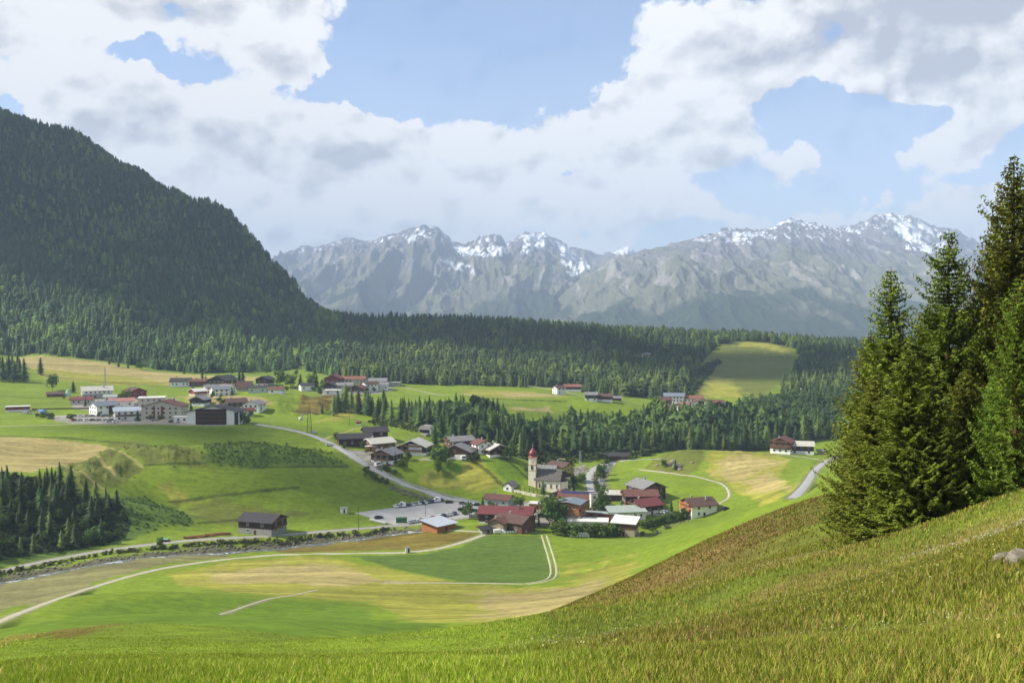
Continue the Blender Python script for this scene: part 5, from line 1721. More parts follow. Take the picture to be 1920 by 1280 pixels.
    if balcony:
        for nx, ny, span, kind, wy in sides:
            if balcony == 'gable' and kind != 'gable': continue
            if balcony == 'long' and kind != 'long': continue
            for fl in range(1, nf + (1 if kind == 'gable' and nf < 3 else 0)):
                z = fl * fh + .05
                bbx = MB(); sp = span * (.9 if kind == 'long' else .8) / 2; dp = 1.1
                if kind == 'gable':
                    xa, xb = (L / 2 + .06, L / 2 + dp) if nx > 0 else (-L / 2 - dp, -L / 2 - .06)
                    xo = xb if nx > 0 else xa
                    bbx.box(xa, xb, -sp, sp, z - .15, z).box(xo - .05, xo + .05, -sp, sp, z + .02, z + .95)
                    bbx.box(xa, xb - .06 if nx > 0 else xb, -sp - .002, -sp + .08, z + .02, z + .95)
                else:
                    ya_, yb_ = (y0 - dp, y0 - .06)
                    bbx.box(-sp, sp, ya_, yb_, z - .15, z).box(-sp, sp, ya_ - .05, ya_ + .05, z + .02, z + .95)
                bbx.build('balcony', WALLS['brown'] if upper in ('dark', 'brown', 'white') else WALLS[upper], root)
    if panel:
        for kp, (side, a0, a1, za, zb, mkey) in enumerate(panel):
            pb = MB(); q_ = .14 + .03 * kp
            if side == 'x-': pb.box(-L / 2 - q_, -L / 2 - .055, a0, a1, za, zb)
            elif side == 'x+': pb.box(L / 2 + .055, L / 2 + q_, a0, a1, za, zb)
            else: pb.box(a0, a1, y0 - q_, y0 - .055, za, zb)
            pb.build('timber_cladding', WALLS[mkey], root)
    n_house[0] += 1
    return tag(root, label, cat)


H = house
# village centre
H(950, 986, 25, 12, 5.5, -8, 'red', 'white', 'dark', 'long farmhouse under a bright red metal roof in the village centre', frac=.3, wl=5, chimneys=2)
H(965, 1000, 15, 12, 4.6, -32, 'brown', 'brown', 'brown', 'brown roofed timber barn behind the row of hay bales', wl=3, wx=0, cat='barn', name='barn', pitch=20)
H(936, 1000, 7, 8, 4.6, 62, 'redbrown', 'white', 'stone', 'small stone gabled house joined to the red roofed farm', frac=.45, wx=2, wl=2)
H(936, 950, 13, 8.5, 3.6, -20, 'redbrown', 'green', 'green', 'low house with brown roof between the road and the red roofed farm', wl=3, balcony=False)
H(1071, 985, 12, 12, 10, 72, 'blue', 'grey', 'orange', 'tall flat gabled hotel with orange timber upper floors', frac=.42, pitch=9, wx=3, wl=3, floors=3, balcony=False)
H(1090, 958, 21, 12, 6, -10, 'redbrown', 'red', 'red', 'wide red brown roofed house with solar panels on the ridge', solar=9, wl=5, pitch=24)
H(1053, 950, 9, 8, 6, 60, 'dark', 'white', 'red', 'small gabled annex with a white barge board left of the solar roof', wx=2, wl=1)
H(1114, 962, 3.6, 3.6, 9.5, 10, 'grey', 'cream', 'cream', 'narrow cream coloured square tower between the leafy trees', flat=True, over=.2, wl=1, wx=0, chimneys=0, floors=3, name='stair_tower', cat='tower', door=False)
H(1104, 992, 19, 9, 3.4, -4, 'white', 'beige', 'beige', 'flat roofed pale building in front of the timber hotel', flat=True, over=.5, wl=3, chimneys=1)
H(1128, 978, 19, 4.2, 3.6, -14, 'greygreen', 'red', 'red', 'low corridor wing with a grey flat roof and reddish fascia', flat=True, over=.5, wl=4, chimneys=0)
H(1176, 976, 18, 8, 4.0, 12, 'greygreen', 'white', 'white', 'white hall with a sloping pale green roof and ribbon window', mono=True, pitch=9, wl=6, chimneys=0, name='village_hall', cat='hall')
H(1214, 967, 13, 12, 4.8, 32, 'red', 'white', 'dark', 'dark timber house with a wine red roof beside the white hall', frac=.45, wl=4, wx=3)
H(1203, 948, 17, 11, 5, 8, 'redbrown', 'brown', 'dark', 'dark house with a faded red roof in front of the grey gable', wl=4)
H(1216, 941, 16, 14, 7, -58, 'grey', 'dark', 'dark', 'large dark gabled house with a light grey roof at the field edge', wx=3, wl=3, balcony='gable')
H(1152, 939, 10, 7, 3.6, -3, 'light', 'brown', 'brown', 'low brown barn with a pale grey roof near the stream', wl=2, wx=0, chimneys=0, name='barn', cat='barn')
H(1175, 1006, 10.5, 8, 6, -16, 'white', 'board', 'brown', 'tall timber shed with a white sloping roof at the end of the hedge', frac=.5, mono=True, pitch=10, wl=0, wx=0, chimneys=0, name='shed', cat='shed', panel=[('y', -2.5, -1.2, .1, 2.9, 'red')])
H(1315, 970, 14, 12, 5.6, 26, 'brown', 'white', 'orange', 'white house with orange timber gable standing alone on the right', frac=.95, wl=2, wx=2, balcony='gable', pitch=24, chimneys=2, panel=[('x-', -5.6, 5.6, 2.9, 5.5, 'orange')])
H(1010, 956, 9, 5, 3, -14, 'white', 'light', 'light', 'small light timber garage left of the large village tree', flat=True, wl=1, chimneys=0, name='garage', cat='garage')
H(485, 1003, 17, 13, 6, -26, 'dark', 'concrete', 'dark', 'dark timber barn on a concrete base beside the stream road', frac=.48, wl=2, wx=2, pitch=20, chimneys=0, name='barn', cat='barn', balcony='gable', dy=-2)
H(462, 1001, 8, 9, 5, -26, 'dark', 'concrete', 'dark', 'dark lean wing on the left of the barn by the stream road', frac=.3, wl=1, wx=0, chimneys=0, name='barn', cat='barn', dy=3, pitch=18)
H(820, 999, 11, 11, 3.2, 42, 'hip', 'orange', 'orange', 'square timber hut with a wide flat grey roof by the car park', mono=True, pitch=5, over=1.3, wl=1, wx=0, chimneys=0, name='timber_hut', cat='hut')
H(912, 1001, 6, 5, 2.2, 20, 'dark', 'concrete', 'concrete', 'low dark roofed outbuilding left of the red roofed farm', frac=.5, wl=0, wx=0, chimneys=0, name='outbuilding', cat='shed')
H(1052, 890, 12, 10, 4.6, -38, 'brown', 'yellow', 'yellow', 'yellow plastered house behind the church', wl=3, wx=3)
H(1042, 908, 14, 12, 5, -60, 'brown', 'cream', 'dark', 'cream house with brown gable directly behind the church nave', frac=.7, wl=2, wx=2)
H(1027, 896, 10, 9, 4.6, -12, 'grey', 'cream', 'cream', 'small grey roofed house right of the church tower', wl=2, wx=2)
H(1151, 864, 21, 9, 3.4, -3, 'dark', 'brown', 'brown', 'long low barn with a dark roof below the wood', wl=4, wx=0, chimneys=0, name='barn', cat='barn')
# slope houses
H(660, 838, 20, 12, 5, 14, 'dark', 'dark', 'dark', 'long dark timber barn at the top of the curved road', wl=4, wx=2, chimneys=0, name='barn', cat='barn', pitch=20)
H(700, 829, 14, 11, 6.4, 14, 'dark', 'dark', 'dark', 'second dark barn joined behind the long one', wl=2, wx=0, chimneys=0, name='barn', cat='barn')
H(706, 846, 15, 13, 4.6, 30, 'light', 'white', 'brown', 'timber house with a pale rusty metal roof above the curved road', frac=.3, wl=3, wx=2, pitch=20)
H(693, 846, 5.5, 4, 2.8, 12, 'white', 'orange', 'orange', 'little orange timber annex with a white flat roof', flat=True, wl=0, wx=0, chimneys=0, name='annex', cat='shed')
H(722, 874, 13, 13, 6.2, 64, 'grey', 'white', 'dark', 'dark gabled house with a white ground floor on the road bend', frac=.5, wx=3, wl=3, balcony='gable')
H(775, 855, 13, 17, 5.4, 74, 'light', 'white', 'dark', 'wide gabled house with a white centre and garage doors on the slope', frac=.35, wx=4, wl=3, panel=[('x-', -6.5, 1.5, .1, 6.6, 'white'), ('x-', -6.2, -1.0, .12, 2.2, 'white')])
H(860, 848, 15, 10, 6.5, 24, 'grey', 'white', 'brown', 'rear house with a light grey roof of the double roofed pair', wl=3, wx=2)
H(857, 863, 14, 18, 4.6, 76, 'grey', 'white', 'brown', 'front house with a broad brown gable of the double roofed pair', frac=.4, wx=4, wl=3, panel=[('x-', -6.5, 0, .3, 3.2, 'white')])
H(831, 856, 6, 4, 3, 0, 'light', 'white', 'board', 'cream canopy roof left of the broad brown gable', flat=True, wl=0, wx=0, chimneys=0, name='canopy_shed', cat='shed')
H(903, 852, 9, 9, 6, -62, 'redbrown', 'white', 'white', 'white house with small brown roof behind the open barn', wx=2, wl=2)
H(925, 858, 13, 13, 4.6, -58, 'light', 'white', 'dark', 'last slope house with a dark barn gable and half pale roof', frac=.35, wx=2, wl=2)
H(672, 797, 3.0, 2.6, 2.2, 5, 'rust', 'white', 'brown', 'tiny hut with a reddish roof at the foot of the green mound', wl=1, wx=0, chimneys=0, name='field_hut', cat='hut', over=.4)
H(1474, 852, 13, 13, 7.6, 70, 'redbrown', 'white', 'brown', 'farmhouse with red roof and balconies on the right hilltop', frac=.4, wx=3, wl=3, balcony='gable', depth=590)
H(1507, 853, 15, 11, 5.8, -2, 'light', 'white', 'dark', 'dark barn with a silver roof joined to the right hilltop farmhouse', frac=.4, wl=3, wx=0, chimneys=0, name='barn', cat='barn', depth=592)
H(1541, 853, 4, 3, 2.4, 0, 'grey', 'board', 'board', 'little grey shed beside the lane of the hilltop farm', wl=0, wx=0, chimneys=0, name='shed', cat='shed', depth=592)
# left village
H(28, 772, 15, 7, 3.6, 6, 'white', 'white', 'red', 'flat white roofed shed with red boards at the far left', frac=.4, flat=True, wl=3, wx=0, chimneys=0, name='shed', cat='shed')
H(100, 744, 12, 7, 2.4, 4, 'brown', 'brown', 'brown', 'low brown roofed stable below the round dark tree', wl=2, wx=0, chimneys=0, name='stable', cat='stable')
H(172, 747, 23, 15, 6.4, 14, 'light', 'grey', 'white', 'biggest pale roofed hotel at the back of the left village', frac=.6, wl=6, wx=3, chimneys=2)
H(150, 758, 16, 8, 3.8, -4, 'red', 'beige', 'beige', 'long low house with a bright red roof in the left village', wl=4, wx=0)
H(184, 778, 15, 12, 6.4, 34, 'blue', 'white', 'white', 'white house with a blue grey roof above the parked cars', wl=3, wx=3, panel=[('y', 1, 5, .3, 6, 'dark')])
H(231, 789, 17, 13, 6.4, 12, 'hip', 'white', 'white', 'white inn with a silvery roof at the front of the left village', wl=4, wx=3, pitch=17)
H(244, 749, 15, 13, 6.4, -58, 'brown', 'white', 'red', 'tall house with a dark red brown gable behind the pink roof', frac=.2, wx=2, wl=2)
H(222, 764, 17, 9, 4.8, 10, 'pink', 'white', 'white', 'long white house under a faded pink roof', wl=4, wx=1)
H(204, 753, 9, 7, 4, 0, 'greygreen', 'white', 'white', 'small white house right of the biggest pale roof', wl=2, wx=0)
H(278, 764, 18, 14, 7, 4, 'white', 'beige', 'beige', 'beige hotel wing with a flat white roof', flat=True, wl=4, wx=2, chimneys=1)
H(300, 787, 16, 26, 8.6, 80, 'redbrown', 'beige', 'beige', 'large beige hotel with a broad brown gable roof', wx=6, wl=4, pitch=16, floors=3, panel=[('x-', -1.3, 0.2, .3, 9, 'red'), ('x-', 4, 5.2, .3, 9, 'red')], chimneys=2)
H(350, 792, 17, 5, 3.6, -2, 'white', 'white', 'white', 'low white annex in front of the brown gabled hotel', flat=True, wl=4, wx=0, chimneys=0)
H(397, 797, 16, 33, 8.4, 82, 'dark', 'white', 'white', 'huge dark timber fronted hotel at the right of the left village', wx=0, wl=3, pitch=12, floors=3, panel=[('x-', -8.5, 11.0, .2, 10.3, 'dark'), ('x-', -16, -13.5, .2, 8.2, 'dark'), ('x-', -8.2, 10.7, 2.6, 3.1, 'brown'), ('x-', -8.2, 10.7, 5.3, 5.8, 'brown'), ('x-', -8.2, 10.7, 8.0, 8.5, 'brown')], chimneys=2)
H(370, 762, 12, 11, 5, 70, 'grey', 'white', 'dark', 'grey roofed house peeping out behind the dark hotel', wx=2, wl=2)
H(436, 770, 14, 12, 6, 20, 'brown', 'white', 'dark', 'brown roofed house behind the right end of the dark hotel', wl=3, wx=2, balcony='long')
H(472, 774, 13, 12, 6, 72, 'grey', 'white', 'white', 'rightmost white house with a grey roof of the left village', wx=3, wl=2)
H(458, 781, 10, 8, 4, 10, 'red', 'white', 'white', 'low pavilion with a faded red roof right of the dark hotel', wl=3, wx=1)
# upper row
H(336, 725, 18, 10, 5, -2, 'dark', 'white', 'white', 'white house with a dark roof at the left end of the upper row', wl=5, wx=0, pitch=30)
H(374, 724, 20, 10, 4.6, -2, 'redbrown', 'brown', 'brown', 'long brown house with a red roof in the upper row', wl=4, wx=0)
H(410, 725, 24, 20, 5.5, 66, 'dark', 'white', 'dark', 'big dark roofed hotel of the upper row', frac=.4, wx=4, wl=3, pitch=24, chimneys=2)
H(424, 730, 13, 7, 4.6, -2, 'rust', 'beige', 'white', 'terraced annex with a red and white roof edge in the upper row', flat=True, wl=3, wx=0, chimneys=0)
H(366, 742, 11, 9, 3.6, 40, 'white', 'beige', 'red', 'small house with a red gable and white roof', wl=2, wx=1)
H(392, 738, 12, 10, 5.4, 20, 'grey', 'white', 'white', 'white house with a grey roof left in the tight cluster of three', wl=3, wx=2)
H(407, 743, 13, 10, 5.4, 24, 'blue', 'white', 'white', 'white house with a blue grey roof in front of the tight cluster', wl=3, wx=2)
H(422, 739, 10, 9, 5.4, -30, 'grey', 'white', 'white', 'white house with a grey roof right in the tight cluster of three', wl=2, wx=2)
H(456, 733, 12, 10, 3.2, 0, 'brown', 'grey', 'grey', 'house with a tall steep dark roof below the twin spruces', pitch=46, wl=3, wx=0)
H(481, 737, 14, 9, 4.6, 0, 'dark', 'green', 'green', 'pale green white house with a flat dark roof in the upper row', pitch=12, wl=3, wx=0)
H(493, 725, 14, 12, 7, 70, 'dark', 'grey', 'dark', 'dark gabled house behind the pale green white one', wx=2, wl=2)
H(516, 738, 11, 8, 3.4, -12, 'redbrown', 'white', 'white', 'low house with a red brown roof at the dip of the upper village', wl=2, wx=1)
H(572, 733, 12, 9, 5, 20, 'dark', 'white', 'white', 'white house half hidden by dark trees in the dip', wl=3, wx=2)
H(616, 731, 15, 14, 4, 78, 'dark', 'white', 'dark', 'dark gabled house left in the far hamlet', frac=.4, wx=3, wl=2)
H(624, 719, 15, 16, 5, 78, 'redbrown', 'brown', 'red', 'house with a wide red gable at the back of the far hamlet', wx=3, wl=2)
H(660, 718, 24, 11, 4, -3, 'rust', 'beige', 'beige', 'long orange roofed building at the back of the far hamlet', wl=6, wx=0)
H(623, 740, 13, 8, 3.6, -2, 'white', 'white', 'white', 'white flat roofed house at the front of the far hamlet', flat=True, wl=3, wx=0)
H(645, 731, 15, 10, 4.5, -2, 'grey', 'beige', 'beige', 'grey roofed house in the middle of the far hamlet', wl=3, wx=0)
H(668, 737, 16, 15, 4, 76, 'redbrown', 'grey', 'dark', 'broad dark gable with a pinkish roof in the far hamlet', frac=.4, wx=3, wl=2)
H(691, 734, 13, 10, 7, 30, 'brown', 'white', 'white', 'tall white house with a brown roof in the far hamlet', wl=3, wx=2)
H(704, 722, 20, 12, 4, -4, 'grey', 'white', 'white', 'long grey roofed house at the forest edge of the far hamlet', wl=5, wx=0)
H(716, 731, 11, 9, 5, 0, 'grey', 'white', 'white', 'white house at the right end of the far hamlet', wl=3, wx=0)
H(733, 723, 17, 9, 3, -3, 'greygreen', 'grey', 'grey', 'low grey sheds at the right end of the far hamlet', flat=True, wl=3, wx=0, chimneys=0, name='shed', cat='shed')
# plateau right
H(1049, 739, 10, 9, 6, 30, 'brown', 'white', 'white', 'white house with a brown roof at the plateau path', wl=2, wx=2)
H(1074, 734, 17, 10, 5, -3, 'rust', 'white', 'dark', 'house with a rusty roof behind the plateau path house', wl=4, wx=0)
H(1109, 752, 10, 9, 5.6, 0, 'grey', 'white', 'dark', 'white and dark half of the plateau farm with a grey roof', wl=3, wx=0)
H(1132, 753, 16, 10, 4.6, -2, 'brown', 'white', 'dark', 'dark barn half of the plateau farm with a brown roof', frac=.45, wl=4, wx=0, chimneys=0, name='barn', cat='barn')
H(1156, 751, 9, 6, 2.6, 0, 'grey', 'brown', 'brown', 'little hut right of the plateau farm', wl=1, wx=0, chimneys=0, name='shed', cat='shed')
H(1266, 775, 18, 12, 9, -4, 'blue', 'white', 'white', 'tall white hotel with a grey roof below the hill clearing', wl=5, wx=2, floors=3, depth=830)
H(1297, 776, 22, 11, 8, -2, 'rust', 'white', 'white', 'long hotel with an orange red roof below the hill clearing', wl=6, wx=2, depth=830)
H(1318, 778, 14, 19, 7.5, 84, 'redbrown', 'white', 'white', 'broad gabled white hotel with a dark centre strip below the clearing', wx=5, wl=3, depth=800, panel=[('x-', -2.5, 2.5, .2, 10, 'dark')])
H(1345, 777, 13, 10, 7, -3, 'redbrown', 'white', 'brown', 'house with a red brown roof at the right end of the hotel group', wl=3, wx=0, depth=815)
H(1283, 780, 15, 11, 5, 60, 'pink', 'white', 'white', 'low white wing with a gable in front of the hotel group', wl=4, wx=3, depth=796, balcony='gable')
H(1246, 780, 11, 10, 7, 30, 'redbrown', 'beige', 'brown', 'balconied house at the left end of the hotel group', wl=3, wx=2, depth=806, balcony='gable')
H(1212, 669, 9, 8, 9, 30, 'grey', 'yellow', 'yellow', 'lone yellowish house in the forest on the ridge', wl=2, wx=2, depth=1200)
H(1489, 752, 14, 8, 4, 0, 'grey', 'white', 'white', 'pale house half hidden in the dark forest on the right', wl=3, wx=0, depth=905)


# ------------------------------------------------------------------ church
def at_v(u, v):
    return hit(u, v)


def church():
    p = hit(1030, 922)
    root = bpy.data.objects.new('church', None); COL.objects.link(root)
    root.location = (p[0], p[1] + 5, p[2]); root.rotation_euler[2] = R(-14)
    L, W, he = 14.0, 9.0, 6.4
    x0, x1, y0, y1 = -L / 2, L / 2, -W / 2, W / 2
    cream = WALLS['cream']
    rise = 5.0
    MB().prism([(y0, -4), (y1, -4), (y1, he), (0, he + rise), (y0, he)], 'x', x0, x1).build('nave', cream, root)
    r = MB(); o = .5; t_ = rise / (W / 2)
    r.prism([(y0 - o, he - o * t_ + .02), (0, he + rise + .02), (y1 + o, he - o * t_ + .02), (y1 + o, he - o * t_ + .3), (0, he + rise + .35), (y0 - o, he - o * t_ + .3)], 'x', x0 - .4, x1 + .4)
    ro = r.build('roof', mat('grey_brown_shingles', (98, 92, 86), .8, .2, .2), root)
    ap = MB(); n = 8
    pts_ = [(L / 2 - .05, -3.6)] + [(L / 2 + 3.6 * math.sin(math.pi * k / 4), -3.6 * math.cos(math.pi * k / 4)) for k in range(1, 4)] + [(L / 2 - .05, 3.6)]
    ap.prism(pts_, 'z', -4, 5.6); ap.build('choir', cream, root)
    cr = MB(); q = [(a * 1.0 + .12, b_ * 1.08, 5.62) for a, b_ in pts_]; cr.add(q + [(L / 2 - .05, 0, 9.4)], [(i, i + 1, 5) for i in range(4)] + [(4, 3, 2, 1, 0)]); cr.build('choir_roof', ROOFS['dark'], root)
    wm_ = MB()   # tall arched window
    prof = [(-.45, 0), (.45, 0), (.45, 2.0), (.32, 2.35), (0, 2.5), (-.32, 2.35), (-.45, 2.0)]
    wm_.prism(prof, 'y', -.08, .02, 0)
    wmm = wm_.mesh('window'); wmm.materials.append(FRAME)
    pm_ = MB(); pm_.prism([(a * .78, .1 + b_ * .92) for a, b_ in prof], 'y', -.13, -.085, 0); pmm = pm_.mesh('pane'); pmm.materials.append(GLASS)
    for k in range(4):
        w = bpy.data.objects.new('window', wmm); COL.objects.link(w); w.parent = root; w.location = (x0 + 2.6 + k * 3.2, y0 - .01, 2.0)
        c = bpy.data.objects.new('pane', pmm); COL.objects.link(c); c.parent = w
    MB().box(x0 + .6, x0 + 1.5, y0 - .06, y0 - .004, 0, 5.6).build('painted_strip', mat('faded_red_paint', (168, 112, 88)), root)
    # tower
    tx, ty = x0 - 1.6, y0 + 2.4; h = 18.0; s = 2.05
    tw = MB().box(tx - s, tx + s, ty - s, ty + s, -4, h - 3.6).box(tx - s + .12, tx + s - .12, ty - s + .12, ty + s - .12, h - 3.6, h)
    two = tw.build('tower', cream, root)
    MB().box(tx - s - .18, tx + s + .18, ty - s - .18, ty + s + .18, h - 3.75, h - 3.45).box(tx - s - .25, tx + s + .25, ty - s - .25, ty + s + .25, h, h + .35).box(tx - s - .12, tx + s + .12, ty - s - .12, ty + s + .12, h - 7.0, h - 6.8).build('cornice', mat('ochre_stucco', (196, 150, 120)), two)
    for (ax, ay, an) in ((tx, ty - s, 0), (tx + s, ty, math.pi / 2), (tx - s, ty, -math.pi / 2)):
        w = bpy.data.objects.new('belfry_opening', pmm); COL.objects.link(w); w.parent = two
        w.rotation_euler[2] = an; w.scale = (1.5, 1.4, 1.0); w.location = (ax + (.0 if an == 0 else .0), ay, h - 6.4)
        f = MB(); f.lathe([(.95, 0), (.95, .12)], 20); f.lathe([(.8, .12), (.8, .18)], 20)
        fo = f.build('clock_face', FRAME, two); fo.rotation_euler = (math.pi / 2, 0, an); fo.location = (ax * 1.0, ay, h - 1.8)
        if an == 0: fo.location = (ax, ay + .12, h - 1.8)
        elif an > 0: fo.location = (ax - .12, ay, h - 1.8)
        else: fo.location = (ax + .12, ay, h - 1.8)
        g = MB().box(-.05, .05, -.04, .55, .19, .22).box(-.04, .45, -.05, .05, .19, .22)
        go = g.build('clock_hand', ROOFS['dark'], fo)
    MB().box(tx - .3, tx + .3, ty - s - .05, ty - s - .004, 1.2, 2.2).build('small_window', GLASS, two)
    on = MB(); z = h + .35
    prof = [(2.35, 0), (2.2, .25), (1.75, .6), (1.95, 1.1), (2.3, 1.7), (2.25, 2.3), (1.75, 3.1), (1.05, 3.8), (.5, 4.5), (.22, 5.3), (.1, 6.0)]
    on.lathe([(a, b_ + z) for a, b_ in prof], 16, cx=tx, cy=ty)
    om = on.build('onion_dome', mat('red_copper_dome', (124, 44, 42), .45, .5, .15), two, True)
    MB().lathe([(.05, z + 5.9), (.28, z + 6.1), (.28, z + 6.4), (.05, z + 6.6)], 10, cx=tx, cy=ty).box(tx - .05, tx + .05, ty - .05, ty + .05, z + 6.6, z + 8.1).box(tx - .4, tx + .4, ty - .051, ty + .051, z + 7.4, z + 7.5).build('cross', METAL, om)
    return tag(root, 'cream village church with a red onion domed tower', 'church')


church()
H(957, 922, 7, 5, 3, 62, 'grey', 'white', 'white', 'small white chapel with a grey gable roof at the churchyard corner', pitch=38, wx=1, wl=1, chimneys=0, name='chapel', cat='chapel', over=.3, floors=1)

print('HOUSES', n_house[0])
# ------------------------------------------------------------------ vehicles
CARC = {}


def car_paint(key, rgb, metallic=0.0):
    m = plain('car_paint_' + key, srgb(*rgb), .3, .5, .03, 1, 2)
    return m


RUB = mat('tyre_rubber', (30, 30, 30), .9, .1)
RIM = mat('wheel_rim', (150, 150, 152), .35, .5)


def make_car(key, rgb, van=False):
    b = MB()
    L_, W_, h1_, h2_ = (4.3, 1.75, .85, 1.45) if not van else (5.2, 1.95, 1.1, 2.3)
    # body profile (x along the length, z up)
    if van:
        prof = [(-2.6, .35), (2.6, .35), (2.6, 1.0), (2.1, 1.25), (1.6, 2.2), (1.4, 2.3), (-2.5, 2.3), (-2.6, 2.1)]
        glass = [(2.02, 1.3), (1.58, 2.15), (.9, 2.15), (.9, 1.3)]
        g2 = [(.75, 1.3), (.75, 2.1), (-2.3, 2.1), (-2.3, 1.3)]
    else:
        prof = [(-2.12, .3), (2.12, .3), (2.15, .65), (2.0, .85), (1.1, .98), (.35, 1.42), (-1.1, 1.46), (-1.85, 1.05), (-2.12, .95)]
        glass = [(.98, 1.0), (.32, 1.37), (-.3, 1.39), (-.3, 1.0)]
        g2 = [(-.38, 1.0), (-.38, 1.39), (-1.1, 1.40), (-1.65, 1.03)]
    hw = W_ / 2
    b.prism(prof, 'y', -hw, hw)
    body = b.mesh('body')
    import bmesh
    bm = bmesh.new(); bm.from_mesh(body)
    for v in bm.verts:
        if v.co.z > h1_ + .15: v.co.y *= .84
    bmesh.ops.bevel(bm, geom=[e for e in bm.edges], offset=.05, segments=2, affect='EDGES')
    bm.to_mesh(body); bm.free()
    body.polygons.foreach_set('use_smooth', [False] * len(body.polygons))
    body.materials.append(car_paint(key, rgb))
    g = MB()
    for q in (glass, g2):
        q = q if van else q
        for s in (-1, 1):
            inner, outer = s * hw * .86, s * (hw * .93 if not van else hw * .93)
            a_, b_ = sorted((inner, outer))
            g.prism(q, 'y', a_, b_)
    if van: g.add([(2.13, -.75, 1.28), (2.13, .75, 1.28), (1.64, .7, 2.15), (1.64, -.7, 2.15)], [(0, 1, 2, 3)])
    else:
        g.add([(1.06, -.72, 1.03), (1.06, .72, 1.03), (.40, .66, 1.42), (.40, -.66, 1.42)], [(0, 1, 2, 3)])
        g.add([(-1.88, -.7, 1.07), (-1.16, -.64, 1.47), (-1.16, .64, 1.47), (-1.88, .7, 1.07)], [(0, 1, 2, 3)])
    gm_ = g.mesh('windows'); gm_.materials.append(GLASS)
    return body, gm_, van


wb = MB(); wb.lathe([(.31, -.1), (.33, -.06), (.33, .06), (.31, .1)], 14)
wheel_m = wb.mesh('wheel'); wheel_m.materials.append(RUB)
rb = MB(); rb.lathe([(.2, -.115), (.2, .115)], 12)
rim_m = rb.mesh('rim'); rim_m.materials.append(RIM)
KINDS_ = {k: make_car(k, c, v_) for k, c, v_ in (('white', (225, 225, 222), False), ('silver', (170, 172, 174), False), ('black', (28, 30, 34), False), ('red', (150, 30, 28), False), ('blue', (40, 62, 110), False), ('grey', (96, 100, 104), False), ('van', (228, 228, 224), True), ('green', (60, 84, 66), False))}


def put_car(x, y, rz, key, label, group=None, z=None):
    body, gl, van = KINDS_[key]
    o = bpy.data.objects.new('parked_van' if van else 'parked_car', None); COL.objects.link(o)
    o.location = (x, y, (h1(x, y) if z is None else z) + .14); o.rotation_euler[2] = rz
    for nm, m_ in (('body', body), ('windows', gl)):
        c = bpy.data.objects.new(nm, m_); COL.objects.link(c); c.parent = o
    for sx in (-1.35, 1.35):
        for sy in (-.86, .86):
            w = bpy.data.objects.new('wheel', wheel_m); COL.objects.link(w); w.parent = o
            w.location = (sx * (1.2 if van else 1), sy * (1.1 if van else 1), .33); w.rotation_euler = (math.pi / 2, 0, 0)
            r_ = bpy.data.objects.new('rim', rim_m); COL.objects.link(r_); r_.parent = w
    return tag(o, label, 'van' if van else 'car', group)


A_, B_ = hit(742, 951), hit(826, 939)
cols = ['white', 'silver', 'van', 'black', 'grey', 'white', 'silver', 'white', 'black', 'white', 'grey', 'blue', 'white', 'van', 'black']
nrow = len(cols)
dirr = math.atan2(B_[1] - A_[1], B_[0] - A_[0])
desc = {'white': 'white car', 'silver': 'silver car', 'black': 'black car', 'grey': 'grey car', 'blue': 'blue car', 'red': 'red car', 'van': 'white van', 'green': 'dark green car'}
ordn = ['first', 'second', 'third', 'fourth', 'fifth', 'sixth', 'seventh', 'eighth', 'ninth', 'tenth', 'eleventh', 'twelfth', 'thirteenth', 'fourteenth', 'fifteenth', 'sixteenth']
for k, key in enumerate(cols):
    f = k / (nrow - 1)
    put_car(A_[0] + (B_[0] - A_[0]) * f, A_[1] + (B_[1] - A_[1]) * f, dirr + math.pi / 2 + random.uniform(-.05, .05), key, '%s, %s from the left in the rear row of the car park' % (desc[key], ordn[k]), 'cars in the rear row of the car park')
A_, B_ = hit(768, 981), hit(852, 964)
cols = ['silver', 'silver', 'white', 'black', 'white', 'white', 'red', None, 'white', 'black', 'white', 'white', 'grey']
dirr = math.atan2(B_[1] - A_[1], B_[0] - A_[0])
k2 = 0
for k, key in enumerate(cols):
    if key is None: continue
    f = k / (len(cols) - 1)
    put_car(A_[0] + (B_[0] - A_[0]) * f, A_[1] + (B_[1] - A_[1]) * f, dirr + math.pi / 2 - .3 + random.uniform(-.05, .05), key, '%s, %s from the left in the front row of the car park' % (desc[key], ordn[k2]), 'cars in the front row of the car park')
    k2 += 1
